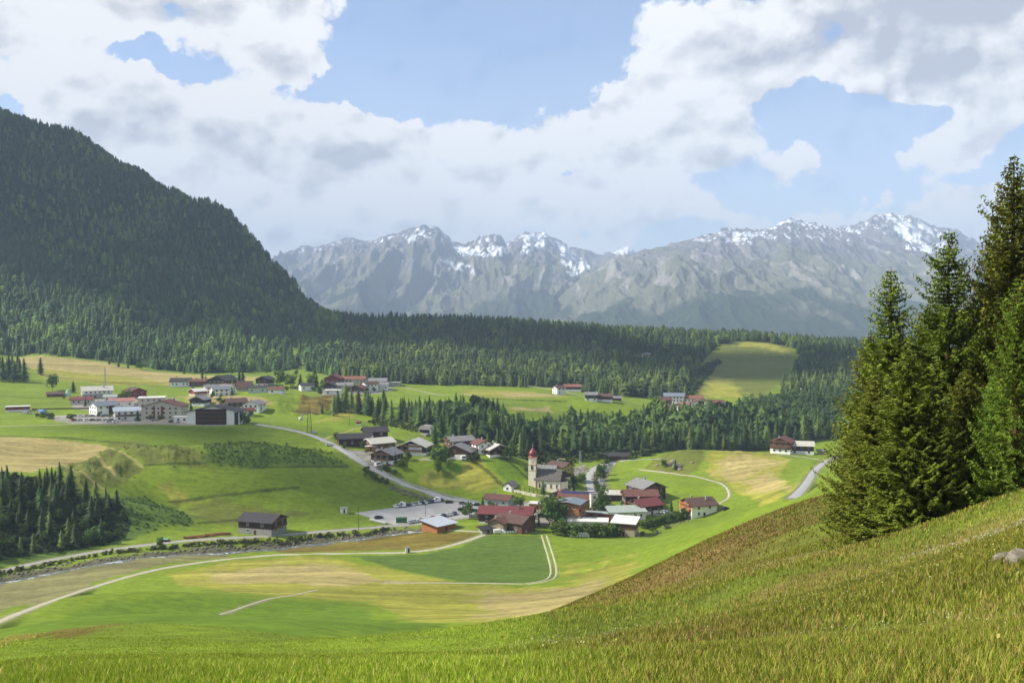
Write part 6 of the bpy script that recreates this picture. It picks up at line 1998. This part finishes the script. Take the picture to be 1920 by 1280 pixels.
for (u, v, key, rz, lab) in (
    (710, 972, 'black', .5, 'dark car parked alone at the left edge of the car park'), (842, 943, 'black', .3, 'dark car at the rear right corner of the car park'), (868, 945, 'grey', .2, 'grey car beside the road above the car park'),
    (866, 957, 'black', .3, 'dark car left of the young tree'), (892, 959, 'green', .1, 'dark green car right of the young tree'), (898, 968, 'red', .2, 'red car at the road behind the young tree'), (888, 970, 'silver', .2, 'silver car behind the young tree'),
    (882, 947, 'white', 0, 'white car stopped on the road above the young tree'), (896, 948, 'black', 0, 'black car following on the road above the young tree'), (710, 874, 'van', .9, 'white van beside the dark gabled slope house'), (729, 874, 'red', .2, 'red car before the dark gabled slope house'),
    (618, 835, 'white', .3, 'white car parked on the grass beside the curved road'), (588, 812, 'silver', -.3, 'silver car next to the lattice mast'), (873, 862, 'van', .3, 'white van in front of the brown gable'), (883, 862, 'black', .2, 'dark car between the slope houses'),
    (1000, 950, 'blue', .9, 'blue car parked before the light timber garage'), (1018, 965, 'silver', .4, 'silver car behind the large village tree'), (1025, 969, 'white', .4, 'white car behind the large village tree'), (1245, 962, 'white', .2, 'white car right of the wine red roof'),
    (1252, 963, 'silver', .3, 'silver car right of the wine red roof'), (1172, 943, 'silver', .2, 'silver car behind the brown barn'), (1182, 946, 'white', .2, 'white car before the faded red roof'), (1360, 955, 'black', .4, 'dark car right of the lone timber gabled house'),
    (1130, 876, 'white', .8, 'white car parked near the stream bend'), (95, 786, 'blue', .3, 'blue car at the entrance of the left village'), (45, 775, 'white', .1, 'white car by the flat roofed shed'), (56, 776, 'silver', .1, 'silver car by the flat roofed shed'),
    (74, 771, 'white', .1, 'white car between the flat roofed shed and the tarpaulin'),
):
    p = hit(u, v); put_car(p[0], p[1], rz, key, lab)
lot = ['black', 'white', 'silver', 'grey', 'silver', 'black', 'white', 'silver', 'white', 'red', 'silver', 'white', 'black', 'grey', 'silver', 'black', 'red', 'white']
for k, key in enumerate(lot):
    row = k // 9
    p = hit(140 + (k % 9) * 11.5, 781 if row == 0 else 789)
    if row == 0 and k > 6: p = hit(205 + (k - 7) * 12, 792)
    put_car(p[0], p[1], .9 + random.uniform(-.08, .08), key, '%s, %s from the left in the %s line at the left village inn' % (desc[key], ordn[k % 9], 'rear' if row == 0 else 'front'), 'cars parked at the left village inn')
for k, key in enumerate(['black', 'white', 'silver', 'black', 'white']):
    p = hit([258, 278, 290, 322, 332][k], [789, 788, 789, 792, 792][k]); put_car(p[0], p[1], .3 * k, key, '%s, %s from the left before the beige hotel' % (desc[key], ordn[k]), 'cars before the beige hotel')

# ------------------------------------------------------------------ hay bales
bm_ = MB(); bm_.lathe([(.50, -.6), (.60, -.5), (.62, 0), (.60, .5), (.50, .6)], 16)
BALE = bm_.mesh('hay_bale', True); BALE.materials.append(mat('white_bale_wrap', (214, 216, 204), .35, .5, .06))
BALEP = bm_.mesh('hay_bale', True); BALEP.materials.append(mat('pink_bale_wrap', (206, 150, 148), .35, .5, .06))


def bale(x, y, z, m_, label, group):
    o = bpy.data.objects.new('hay_bale', m_); COL.objects.link(o)
    o.location = (x, y, z + .60); o.rotation_euler = (math.pi / 2, 0, random.uniform(-.05, .05)); o.scale = (1, 1, 1.0)
    tag(o, label, 'hay bale', group)


for row, (n_, u0) in enumerate(((7, 1069), (5, 1077))):
    p = hit(1071 + (0 if row == 0 else 8), 1006)
    for k in range(n_):
        x_, y_ = p[0] + k * 1.27, p[1] + k * .05
        bale(x_, y_, h1(x_, y_) + row * 1.1, BALE, 'white bale, %s from the left in the %s layer by the hedge' % (ordn[k], 'bottom' if row == 0 else 'top'), 'white bales stacked before the hedge')
p, q = hit(947, 999), hit(986, 998)
for k in range(9):
    f = k / 8
    x_, y_ = p[0] + (q[0] - p[0]) * f, p[1] + (q[1] - p[1]) * f - 1
    pk = k > 4
    bale(x_, y_, h1(x_, y_), BALEP if pk else BALE, ('pink' if pk else 'white') + ' wrapped bale, %s from the left in the row before the brown barn' % ordn[k], 'bales in the row before the brown barn')
p, q = hit(695, 976), hit(722, 982)
for k in range(9):
    f = k / 8
    x_, y_ = p[0] + (q[0] - p[0]) * f, p[1] + (q[1] - p[1]) * f
    bale(x_, y_, h1(x_, y_), BALE, 'white wrapped bale, %s from the left along the car park edge' % ordn[k], 'bales along the car park edge')


# ------------------------------------------------------------------ small things
def simple(name, mb_, m_, u, v, rz, label, cat, group=None, dmin=3, parts=()):
    p = hit(u, v, dmin)
    o = mb_.build(name, m_); o.location = p; o.rotation_euler[2] = rz
    for nm, b_, mm in parts:
        b_.build(nm, mm, o)
    return tag(o, label, cat, group)


GRN = mat('green_container_paint', (62, 104, 70), .5, .3)
c = MB().box(-2.6, 2.6, -1.2, 1.2, .1, 2.3)
for k in range(9): c.box(-2.5 + k * .6, -2.4 + k * .6, -1.26, -1.2, .15, 2.25)
simple('container', c, GRN, 753, 979, .1, 'green steel container between the car park and the timber hut', 'container', parts=[('lid', MB().box(-2.65, 2.65, -1.25, 1.25, 2.32, 2.42), GRN)])
simple('kiosk', MB().box(-1.5, 1.5, -1.2, 1.2, -.5, 2.5), WALLS['white'], 645, 961, .3, 'small white ticket kiosk at the left tip of the car park', 'kiosk', parts=[('roof', MB().box(-1.8, 1.8, -1.5, 1.5, 2.52, 2.75), ROOFS['greygreen']), ('door', MB().box(-.4, .4, -1.26, -1.205, 0, 2.0), WOODF)])
simple('transformer_box', MB().box(-.9, .9, -.7, .7, -.3, 2.2), WALLS['white'], 764, 1036, .2, 'white transformer cabinet with a dark side beside the lower track', 'cabinet', parts=[('lid', MB().box(-1.0, 1.0, -.8, .8, 2.22, 2.34), ROOFS['grey']), ('door', MB().box(.1, .8, -.76, -.705, .1, 2.0), ROOFS['dark'])])
simple('white_trailer', MB().box(-1.6, 1.6, -.9, .9, .5, 2.0), WALLS['white'], 932, 1000, .2, 'small white trailer at the end of the lower track', 'trailer', parts=[('wheel', MB().lathe([(.35, -.1), (.35, .1)], 12), RUB)])
simple('tipi_tent', MB().lathe([(3.2, 0), (3.0, .4), (1.4, 3.6), (.15, 6.2)], 14), mat('pale_green_canvas', (176, 200, 176), .8, .1), 127, 742, 0, 'pale green white pointed tent beside the brown stable', 'tent', parts=[('poles', MB().tube((0, 0, 5.9), (.4, .1, 7.0), .06).tube((0, 0, 5.9), (-.3, .2, 7.0), .06), WOODF)])
simple('tarpaulin_heap', MB().lathe([(3, 0), (2.8, 1.2), (1.5, 2.2), (.2, 2.5)], 10), mat('blue_tarpaulin', (110, 140, 170), .5, .3), 80, 773, 0, 'heap under a blue grey tarpaulin at the far left', 'heap')
# bunker portal in the hillside
b_ = MB()
prof = [(-5, -1), (5, -1), (5, 2.2), (4, 4.0), (2, 5), (-2, 5), (-4, 4.0), (-5, 2.2)]
b_.prism(prof, 'y', 0, 7)
simple('tunnel_portal', b_, WALLS['concrete'], 796, 812, R(-20), 'concrete tunnel portal set into the grassy slope', 'portal', parts=[('opening', MB().prism([(-3.4, -.9), (3.6, -.9), (3.6, 2.4), (-3.4, 2.4)], 'y', -.06, -.005), mat('dark_opening', (20, 20, 22))), ('apron', MB().box(-3.5, 3.5, -5, -.1, -1.5, -.02), WALLS['concrete'])])


# masts and poles
def lattice(h, w):
    m_ = MB()
    for sx in (-1, 1):
        for sy in (-1, 1):
            m_.tube((sx * w, sy * w, -1), (sx * w * .35, sy * w * .35, h), .09, 5)
    for k in range(int(h / 1.6)):
        f0, f1 = k * 1.6 / h, (k + 1) * 1.6 / h
        a, b2 = w * (1 - .65 * f0), w * (1 - .65 * f1)
        for s in (-1, 1):
            m_.tube((-a, s * a, f0 * h), (b2, s * b2, f1 * h), .05, 4).tube((s * a, -a, f0 * h), (s * b2, b2, f1 * h), .05, 4)
    return m_


simple('lattice_mast', lattice(19, .9), METAL, 197, 727, 0, 'tall thin lattice mast rising over the left fields', 'mast')
simple('lattice_mast', lattice(15, 1.6), WOODF, 580, 812, .3, 'dark lattice mast standing where the road bends', 'mast', parts=[('crossarm', MB().box(-2.6, 2.6, -.1, .1, 14, 14.2), METAL)])
simple('lattice_mast', lattice(10, .8), METAL, 1088, 873, .3, 'grey lattice mast beside the road behind the church', 'mast', parts=[('crossarm', MB().box(-1.8, 1.8, -.1, .1, 9.4, 9.6), METAL)])
for (u, v, h, lab) in ((672, 993, 11, 'wooden pole beside the stream road left of the hay bales'), (798, 972, 7, 'thin lamp pole in the front row of the car park'), (655, 796, 9, 'wooden pole on the flank of the green mound'), (580, 775, 8, 'thin pole in the dip left of the mound'),
                       (1108, 742, 7, 'thin pole by the plateau farm'), (1240, 765, 12, 'pole at the left end of the hotel group')):
    simple('utility_pole', MB().tube((0, 0, -1), (0, 0, h), .13, 7, 0, .09), WOODF, u, v, 0, lab, 'pole', parts=[('crossarm', MB().box(-.7, .7, -.06, .06, h - .5, h - .38), WOODF)])
# ski tow posts
for (u, v, lab) in ((566, 787, 'grey drag lift drive post with a white drum on the meadow'),):
    simple('lift_post', MB().tube((0, 0, -1), (0, 0, 5), .35, 8).box(-.2, 7, -.15, .15, 4.7, 5.1), METAL, u, v, 0, lab, 'lift post', parts=[('drum', MB().lathe([(.9, .2), (1.1, .6), (1.1, 1.4), (.7, 1.9)], 12, cx=-1.2), WALLS['white'])])


# churchyard wall with pillars
def wall_run(name, uv, h, th, m_, label, cat, step=2.0, pillars=0.0, pm_=None):
    L_ = resample(hits(uv), step)
    b_ = MB(); pl = []
    o0 = L_[0]
    for i in range(len(L_) - 1):
        a, c = Vector(L_[i]), Vector(L_[i + 1])
        d = (c - a); d.z = 0; n_ = Vector((-d.y, d.x, 0)).normalized() * th / 2
        vs = []
        for p_ in (a, c):
            for s in (-1, 1):
                for zz in (-1.2, h):
                    vs.append(tuple(p_ + n_ * s + Vector((0, 0, zz)) - Vector(o0)))
        b_.add(vs, [(0, 1, 3, 2), (4, 6, 7, 5), (0, 4, 5, 1), (2, 3, 7, 6), (1, 5, 7, 3), (0, 2, 6, 4)])
    o = b_.build(name, m_); o.location = o0
    if pillars:
        for p_ in resample(hits(uv), pillars):
            q = Vector(p_) - Vector(o0)
            MB().box(q.x - .28, q.x + .28, q.y - .28, q.y + .28, q.z - 1, q.z + h + .35).build('pillar', pm_ or m_, o)
    return tag(o, label, cat)


wall_run('churchyard_wall', [(960, 921), (985, 927), (1005, 931), (1022, 934), (1035, 930), (1050, 922)], 1.4, .4, WALLS['cream'], 'pale churchyard wall with regular buttress pillars', 'wall', pillars=2.6)
wall_run('guard_rail', [(655, 846), (668, 856), (690, 872)], .8, .12, METAL, 'short metal guard rail on the upper side of the curved road', 'guard rail')
wall_run('guard_rail', [(717, 884), (745, 898), (800, 918), (850, 932), (900, 943)], .8, .12, METAL, 'long metal guard rail following the curved road down to the car park', 'guard rail')
wall_run('field_fence', [(60, 768), (200, 766)], 1.0, .06, WOODF, 'thin fence line in the field left of the village', 'fence', step=4)
# gravestones (countable, small): separate
gs = MB().box(-.3, .3, -.09, .09, 0, .9).box(-.2, .2, -.08, .08, .9, 1.1).mesh('gravestone')
gs.materials.append(WALLS['stone'])
gp = hits([(968 + 8 * k, 915 + j * 5 + k * .8) for j in range(3) for k in range(6)])
for k, p in enumerate(gp):
    o = bpy.data.objects.new('gravestone', gs); COL.objects.link(o); o.location = (p[0] + random.uniform(-.4, .4), p[1], p[2] - .05)
    tag(o, 'grey gravestone in the churchyard left of the church', 'gravestone', 'gravestones in the churchyard')

# boulders
import bmesh


def rock_mesh(seed, name='boulder'):
    bm = bmesh.new(); bmesh.ops.create_icosphere(bm, subdivisions=4, radius=1)
    r_ = np.random.RandomState(seed); off = r_.uniform(0, 50, 3)
    co = np.array([v.co[:] for v in bm.verts])
    d = fbm(co[:, 0] * 1.1 + off[0], co[:, 1] * 1.1 + co[:, 2] * 1.3 + off[1], 5)
    for v, q in zip(bm.verts, d):
        v.co *= .7 + .65 * float(q)
        v.co.z *= .75
    me = bpy.data.meshes.new(name); bm.to_mesh(me); bm.free(); me.materials.append(ROCKM); return me


ROCKM = plain('lichen_rock', srgb(126, 118, 104), .95, .05, .4, 2.2, 7, .05)
RK = [rock_mesh(s) for s in range(4)]
for (u, v, s, lab) in ((1262, 866, 2.0, 'upper pale boulder on the grassy hump'), (1270, 874, 3.0, 'largest pale boulder beside the lone spruce on the hump'), (1255, 872, 1.8, 'dark boulder left on the hump'), (1233, 872, 1.2, 'small boulder at the left foot of the hump'),
                       (1298, 867, 1.3, 'small boulder at the right of the hump'), (1275, 880, 1.6, 'boulder at the base of the largest one'), (1916, 1052, .34, 'lichen covered boulder in the flower meadow at the right edge'), (1884, 1048, .22, 'small stone left of the lichen covered boulder'),
                       (1583, 1112, .09, 'small pale stone lying in the meadow'), (1235, 999, 1.2, 'pale boulder under the long hedge'), (1255, 988, 1.1, 'pale rock at the end of the long hedge'), (1195, 1004, 1.4, 'boulder heap right of the tall shed')):
    p = hit(u, v); o = bpy.data.objects.new('boulder', random.choice(RK)); COL.objects.link(o); o.location = p; o.scale = (s, s, s * .9); o.rotation_euler[2] = random.uniform(0, 6)
    tag(o, label=lab, cat='boulder')


def rubble(name, pts_, r0, r1, label):
    r_ = np.random.RandomState(5); V, Fc, off = [], [], 0
    bm = bmesh.new(); bmesh.ops.create_icosphere(bm, subdivisions=1, radius=1); bv = np.array([v.co[:] for v in bm.verts]); bf = np.array([[v.index for v in f.verts] for f in bm.faces]); bm.free()
    for (x, y) in pts_:
        s = r_.uniform(r0, r1)
        q = bv * (1 + r_.uniform(-.3, .3, bv.shape)) * s * np.array([1, 1, .75])
        V.append(q + np.array([x, y, h1(x, y) + s * .2])); Fc.append(bf + off); off += len(bv)
    me = np_mesh(name, np.concatenate(V), np.concatenate(Fc), 3)
    return tag(link_mesh(name, me, ROCKM), label, 'rubble', kind='stuff')


pp = []
for p in resample(hits([(732, 908), (760, 921), (790, 930), (825, 939)]), .7):
    for k in range(4): pp.append((p[0] + random.uniform(-1, 1), p[1] - .6 + random.uniform(-2.2, 1.2)))
rubble('stone_embankment', pp, .3, .75, 'rough pale stone embankment under the curved road')
pp = []
for p in resample(hits([(-40, 1094), (60, 1071), (200, 1047), (350, 1030), (500, 1023), (640, 1008), (760, 993)]), 1.0):
    for k in range(2): pp.append((p[0] + random.uniform(-2, 2), p[1] + random.uniform(-2.5, 2.5)))
for p in resample(hits([(1140, 872), (1122, 892), (1118, 903), (1130, 918), (1136, 930)]), .8):
    for k in range(2): pp.append((p[0] + random.uniform(-3.5, 3.5), p[1] + random.uniform(-2.5, 2.5)))
rubble('stream_stones', pp, .2, .7, 'grey stones along the bed of the stream')
pp = [(p[0] + random.uniform(-2, 2), p[1] + random.uniform(-2, 2)) for p in resample(hits([(1200, 1006), (1215, 1001), (1260, 985), (1290, 975)]), .8)]
rubble('hedge_stones', pp, .2, .6, 'pale stones scattered below the long hedge')
pp = [(p[0] + random.uniform(-5, 5), p[1] + random.uniform(-5, 5)) for p in resample(hits([(1075, 880), (1090, 877), (1085, 886)]), .4)]
rubble('stone_yard', pp, .3, .8, 'stone and timber yard behind the yellow house')

# log piles beside the stream road
lg = MB(); lg.tube((-2, 0, 0), (2, 0, 0), .2, 9); LOG = lg.mesh('log'); LOG.materials.append(mat('cut_logs', (134, 92, 62), .9, .1, .3, 3))
p0, q0 = hit(346, 1014), hit(420, 1006)
for k in range(30):
    f = (k % 10) / 9; layer = k // 10
    o = bpy.data.objects.new('log', LOG); COL.objects.link(o)
    x_, y_ = p0[0] + (q0[0] - p0[0]) * f + random.uniform(-.3, .3), p0[1] + (q0[1] - p0[1]) * f + 4 + random.uniform(-.8, .8)
    o.location = (x_, y_, h1(x_, y_) + .2 + layer * .36); o.rotation_euler[2] = random.uniform(-.15, .15)
    tag(o, 'brown log in the long pile beside the stream road', 'log', 'logs piled beside the stream road')
p = hit(303, 1018)
sb = MB().box(-2.2, 2.2, -1, 1, .4, 1.1); so_ = sb.build('farm_trailer', mat('trailer_red', (128, 54, 44), .6, .3)); so_.location = (p[0], p[1] + 3, p[2]); so_.rotation_euler[2] = -.2
MB().box(-2.3, 2.3, -1.1, 1.1, 1.12, 1.25).build('cover', mat('teal_cover', (96, 150, 130), .6, .3), so_)
for sx in (-1.2, 1.2): MB().lathe([(.4, -.12), (.4, .12)], 12).build('wheel', RUB, so_).location = (sx, 0, .4)
for ch in so_.children:
    if ch.name.startswith('wheel'): ch.rotation_euler = (math.pi / 2, 0, 0); ch.location.y = -1.1; ch.location.z = .4
tag(so_, 'flat farm trailer under a teal cover left of the log pile', 'trailer')
# people and windsock-like figures are too small to read; street lamp near the village tree
simple('street_lamp', MB().tube((0, 0, -.5), (0, 0, 5), .08, 6).tube((0, 0, 5), (0, -1, 5.3), .06, 6), METAL, 1036, 975, .4, 'small street lamp with a white globe before the large village tree', 'lamp', parts=[('lamp_globe', MB().lathe([(.05, 4.9), (.3, 5.1), (.3, 5.4), (.05, 5.6)], 10, cy=-1), WALLS['white'])])
# ------------------------------------------------------------------ near meadow: blades and flower heads
def blades(name, n_, rmin, rmax, hmin, hmax, wid, cols, label, seed, amax=0.60, keep=None, seg=2, bend=.5, power=.5):
    r_ = np.random.RandomState(seed)
    a = r_.uniform(-amax, amax, n_)
    r = rmin + (rmax - rmin) * r_.rand(n_) ** power
    x, y = r * np.sin(a), r * np.cos(a)
    if keep is not None:
        k = keep(x, y, a, r, r_); x, y, a, r = x[k], y[k], a[k], r[k]
    n_ = len(x)
    z = height(x, y) - .02
    h = r_.uniform(hmin, hmax, n_) * (1 - .55 * sstep(-a, -.05, .1) * sstep(r, 10, 24)) * (.6 + .8 * fbm(x / 1.5, y / 1.5, 3))
    w = wid * r_.uniform(.7, 1.3, n_) * (1 + r / 22)
    th = r_.uniform(0, 6.28, n_)
    dx, dy = np.cos(th) * w / 2, np.sin(th) * w / 2
    lt = r_.uniform(0, 6.28, n_); lb = r_.uniform(.1, bend, n_) * h
    lx, ly = np.cos(lt) * lb, np.sin(lt) * lb
    P0 = np.stack([x - dx, y - dy, z], -1); P1 = np.stack([x + dx, y + dy, z], -1)
    M0 = np.stack([x - dx * .8 + lx * .35, y - dy * .8 + ly * .35, z + h * .55], -1); M1 = np.stack([x + dx * .8 + lx * .35, y + dy * .8 + ly * .35, z + h * .55], -1)
    T_ = np.stack([x + lx, y + ly, z + h * (1 - .15 * lb / h)], -1)
    V = np.stack([P0, P1, M0, M1, T_], 1).reshape(-1, 3)
    i = np.arange(n_)[:, None] * 5
    Fc = np.concatenate([i + np.array([[0, 1, 3]]), i + np.array([[0, 3, 2]]), i + np.array([[2, 3, 4]])], 0)
    C = np.array([c for c, _ in cols]); pr = np.array([p for _, p in cols]); pr = pr / pr.sum()
    ci = r_.choice(len(C), n_, p=pr)
    patch = fbm(x / 6 + 2, y / 6, 4)
    zone = sstep(fbm(x / 13 + 4, y / 13, 3), .46, .60) * sstep(a, .0, .12)
    ci = np.where(r_.rand(n_) < .08 + .34 * zone, np.where(r_.rand(n_) < .5, len(C) - 1, len(C) - 2), np.minimum(ci, len(C) - 2))
    ci = np.where((a < .02) & (ci == len(C) - 1), 1, ci)
    col = C[ci] * (1 + .25 * (1 - sstep(a, -.05, .12)) + .10 * sstep(-r, -14, -7))[:, None] * r_.uniform(.82, 1.18, (n_, 1)) * (.8 + .4 * fbm(x / 3, y / 3, 3))[:, None]
    rt = sstep(a, .0, .22)[:, None]
    col = col * (1 - rt + rt * np.array([.97, .84, 1.02]))
    me = np_mesh(name, V, Fc, 3, False, np.repeat(col, 5, 0))
    return tag(link_mesh(name, me, LEAF), label, 'grass', kind='stuff')


GA, GB, GC, GD, GE = srgb(118, 138, 36), srgb(146, 158, 52), srgb(100, 122, 32), srgb(166, 156, 82), srgb(138, 112, 62)
bands = [(230000, 3.5, 14, .06, .16, .008), (240000, 13, 34, .08, .22, .012), (230000, 30, 70, .10, .24, .012), (130000, 64, 112, .12, .26, .018)]
for k, (n_, r0, r1, h0, h1_, w_) in enumerate(bands):
    blades('grass', n_, r0, r1, h0, h1_, w_, [(GA, 4), (GB, 4), (GC, 2), (GD, 1.0), (GE, .35)], ['long green grass blades closest to the viewer', 'tall meadow grass on the near slope', 'tall meadow grass further down the slope', 'meadow grass on the shoulder of the hillside'][k], 100 + k,
           keep=lambda x, y, a, r, r_: r_.rand(len(x)) < np.maximum(sstep(a + .12 * (fbm(x / 12, y / 12, 3) - .5), -.06, .10), 1 - .8 * sstep(r, 20, 90)))
# reddish sorrel and seed heads on the hillside
blades('sorrel_heads', 30000, 18, 100, .14, .30, .009, [(GE, 3), (srgb(150, 116, 76), 2), (srgb(110, 76, 52), 2)], 'reddish brown sorrel and seed heads mixed in the hillside grass', 140,
       keep=lambda x, y, a, r, r_: (a > 0.03) & (r_.rand(len(x)) < sstep(fbm(x / 9 + 5, y / 9, 4), .40, .62)), bend=.25)


def flowers(name, n_, rmin, rmax, size, col, label, seed, thr, a0=-.1, sc_=5.0):
    r_ = np.random.RandomState(seed)
    a = r_.uniform(a0, .60, n_); r = rmin + (rmax - rmin) * r_.rand(n_) ** .6
    x, y = r * np.sin(a), r * np.cos(a)
    k = r_.rand(n_) < sstep(fbm(x / sc_ + seed, y / sc_, 4), thr, thr + .12) * sstep(a, a0, a0 + .12) * sstep(r, rmin, rmin * 1.35) * (1 - sstep(r, rmax * .8, rmax))
    x, y, r = x[k], y[k], r[k]; n_ = len(x)
    z = height(x, y) + r_.uniform(.12, .28, n_)
    s = size * r_.uniform(.6, 1.3, n_) * (1 + r / 70)
    V, t_ = [], np.linspace(0, 2 * math.pi, 6)[:-1]
    tilt = r_.normal(0, .5, (n_, 2))
    for q in t_:
        cx_, cy_ = np.cos(q) * s, np.sin(q) * s
        V.append(np.stack([x + cx_, y + cy_, z + cx_ * tilt[:, 0] + cy_ * tilt[:, 1]], -1))
    V = np.stack(V, 1).reshape(-1, 3)
    i = np.arange(n_)[:, None] * 5
    Fc = np.concatenate([i + np.array([[0, 1, 2]]), i + np.array([[0, 2, 3]]), i + np.array([[0, 3, 4]])], 0)
    c = np.array(col)[None] * r_.uniform(.8, 1.05, (n_, 1))
    me = np_mesh(name, V, Fc, 3, False, np.repeat(c, 5, 0))
    return tag(link_mesh(name, me, LEAF), label, 'flowers', kind='stuff')


FW = (.46, .48, .34)
flowers('white_flowers', 9000, 14, 60, .010, FW, 'small white meadow flowers scattered over the hillside', 3, .52)
flowers('yellow_flowers', 9000, 6, 60, .012, (.55, .50, .12), 'small yellow meadow flowers between the grass', 9, .50)
flowers('white_flowers', 3500, 26, 48, .014, FW, 'white flowers on the crest before the tall spruces', 12, .44, .36)
flowers('white_flowers', 900, 9, 17, .006, FW, 'white flowers close to the viewer in the middle', 15, .50, -.05)
# dry fringe along the crest at lower left
fr = resample(hits([(-30, 1212), (30, 1200), (110, 1182), (180, 1170), (250, 1164)]), .4)
fx, fy = np.array([p[0] for p in fr]), np.array([p[1] for p in fr])
blades('dry_fringe', 200000, 40, 130, .25, .6, .03, [(GD, 2), (GE, 3)], 'dry reddish grass fringe on the crest at the lower left', 150,
       keep=lambda x, y, a, r, r_: (a < -0.36) & (np.array([np.min((fx - p) ** 2 + (fy - q) ** 2) if b < -.36 else 99 for p, q, b in zip(x, y, a)]) < 2.6), bend=.3)
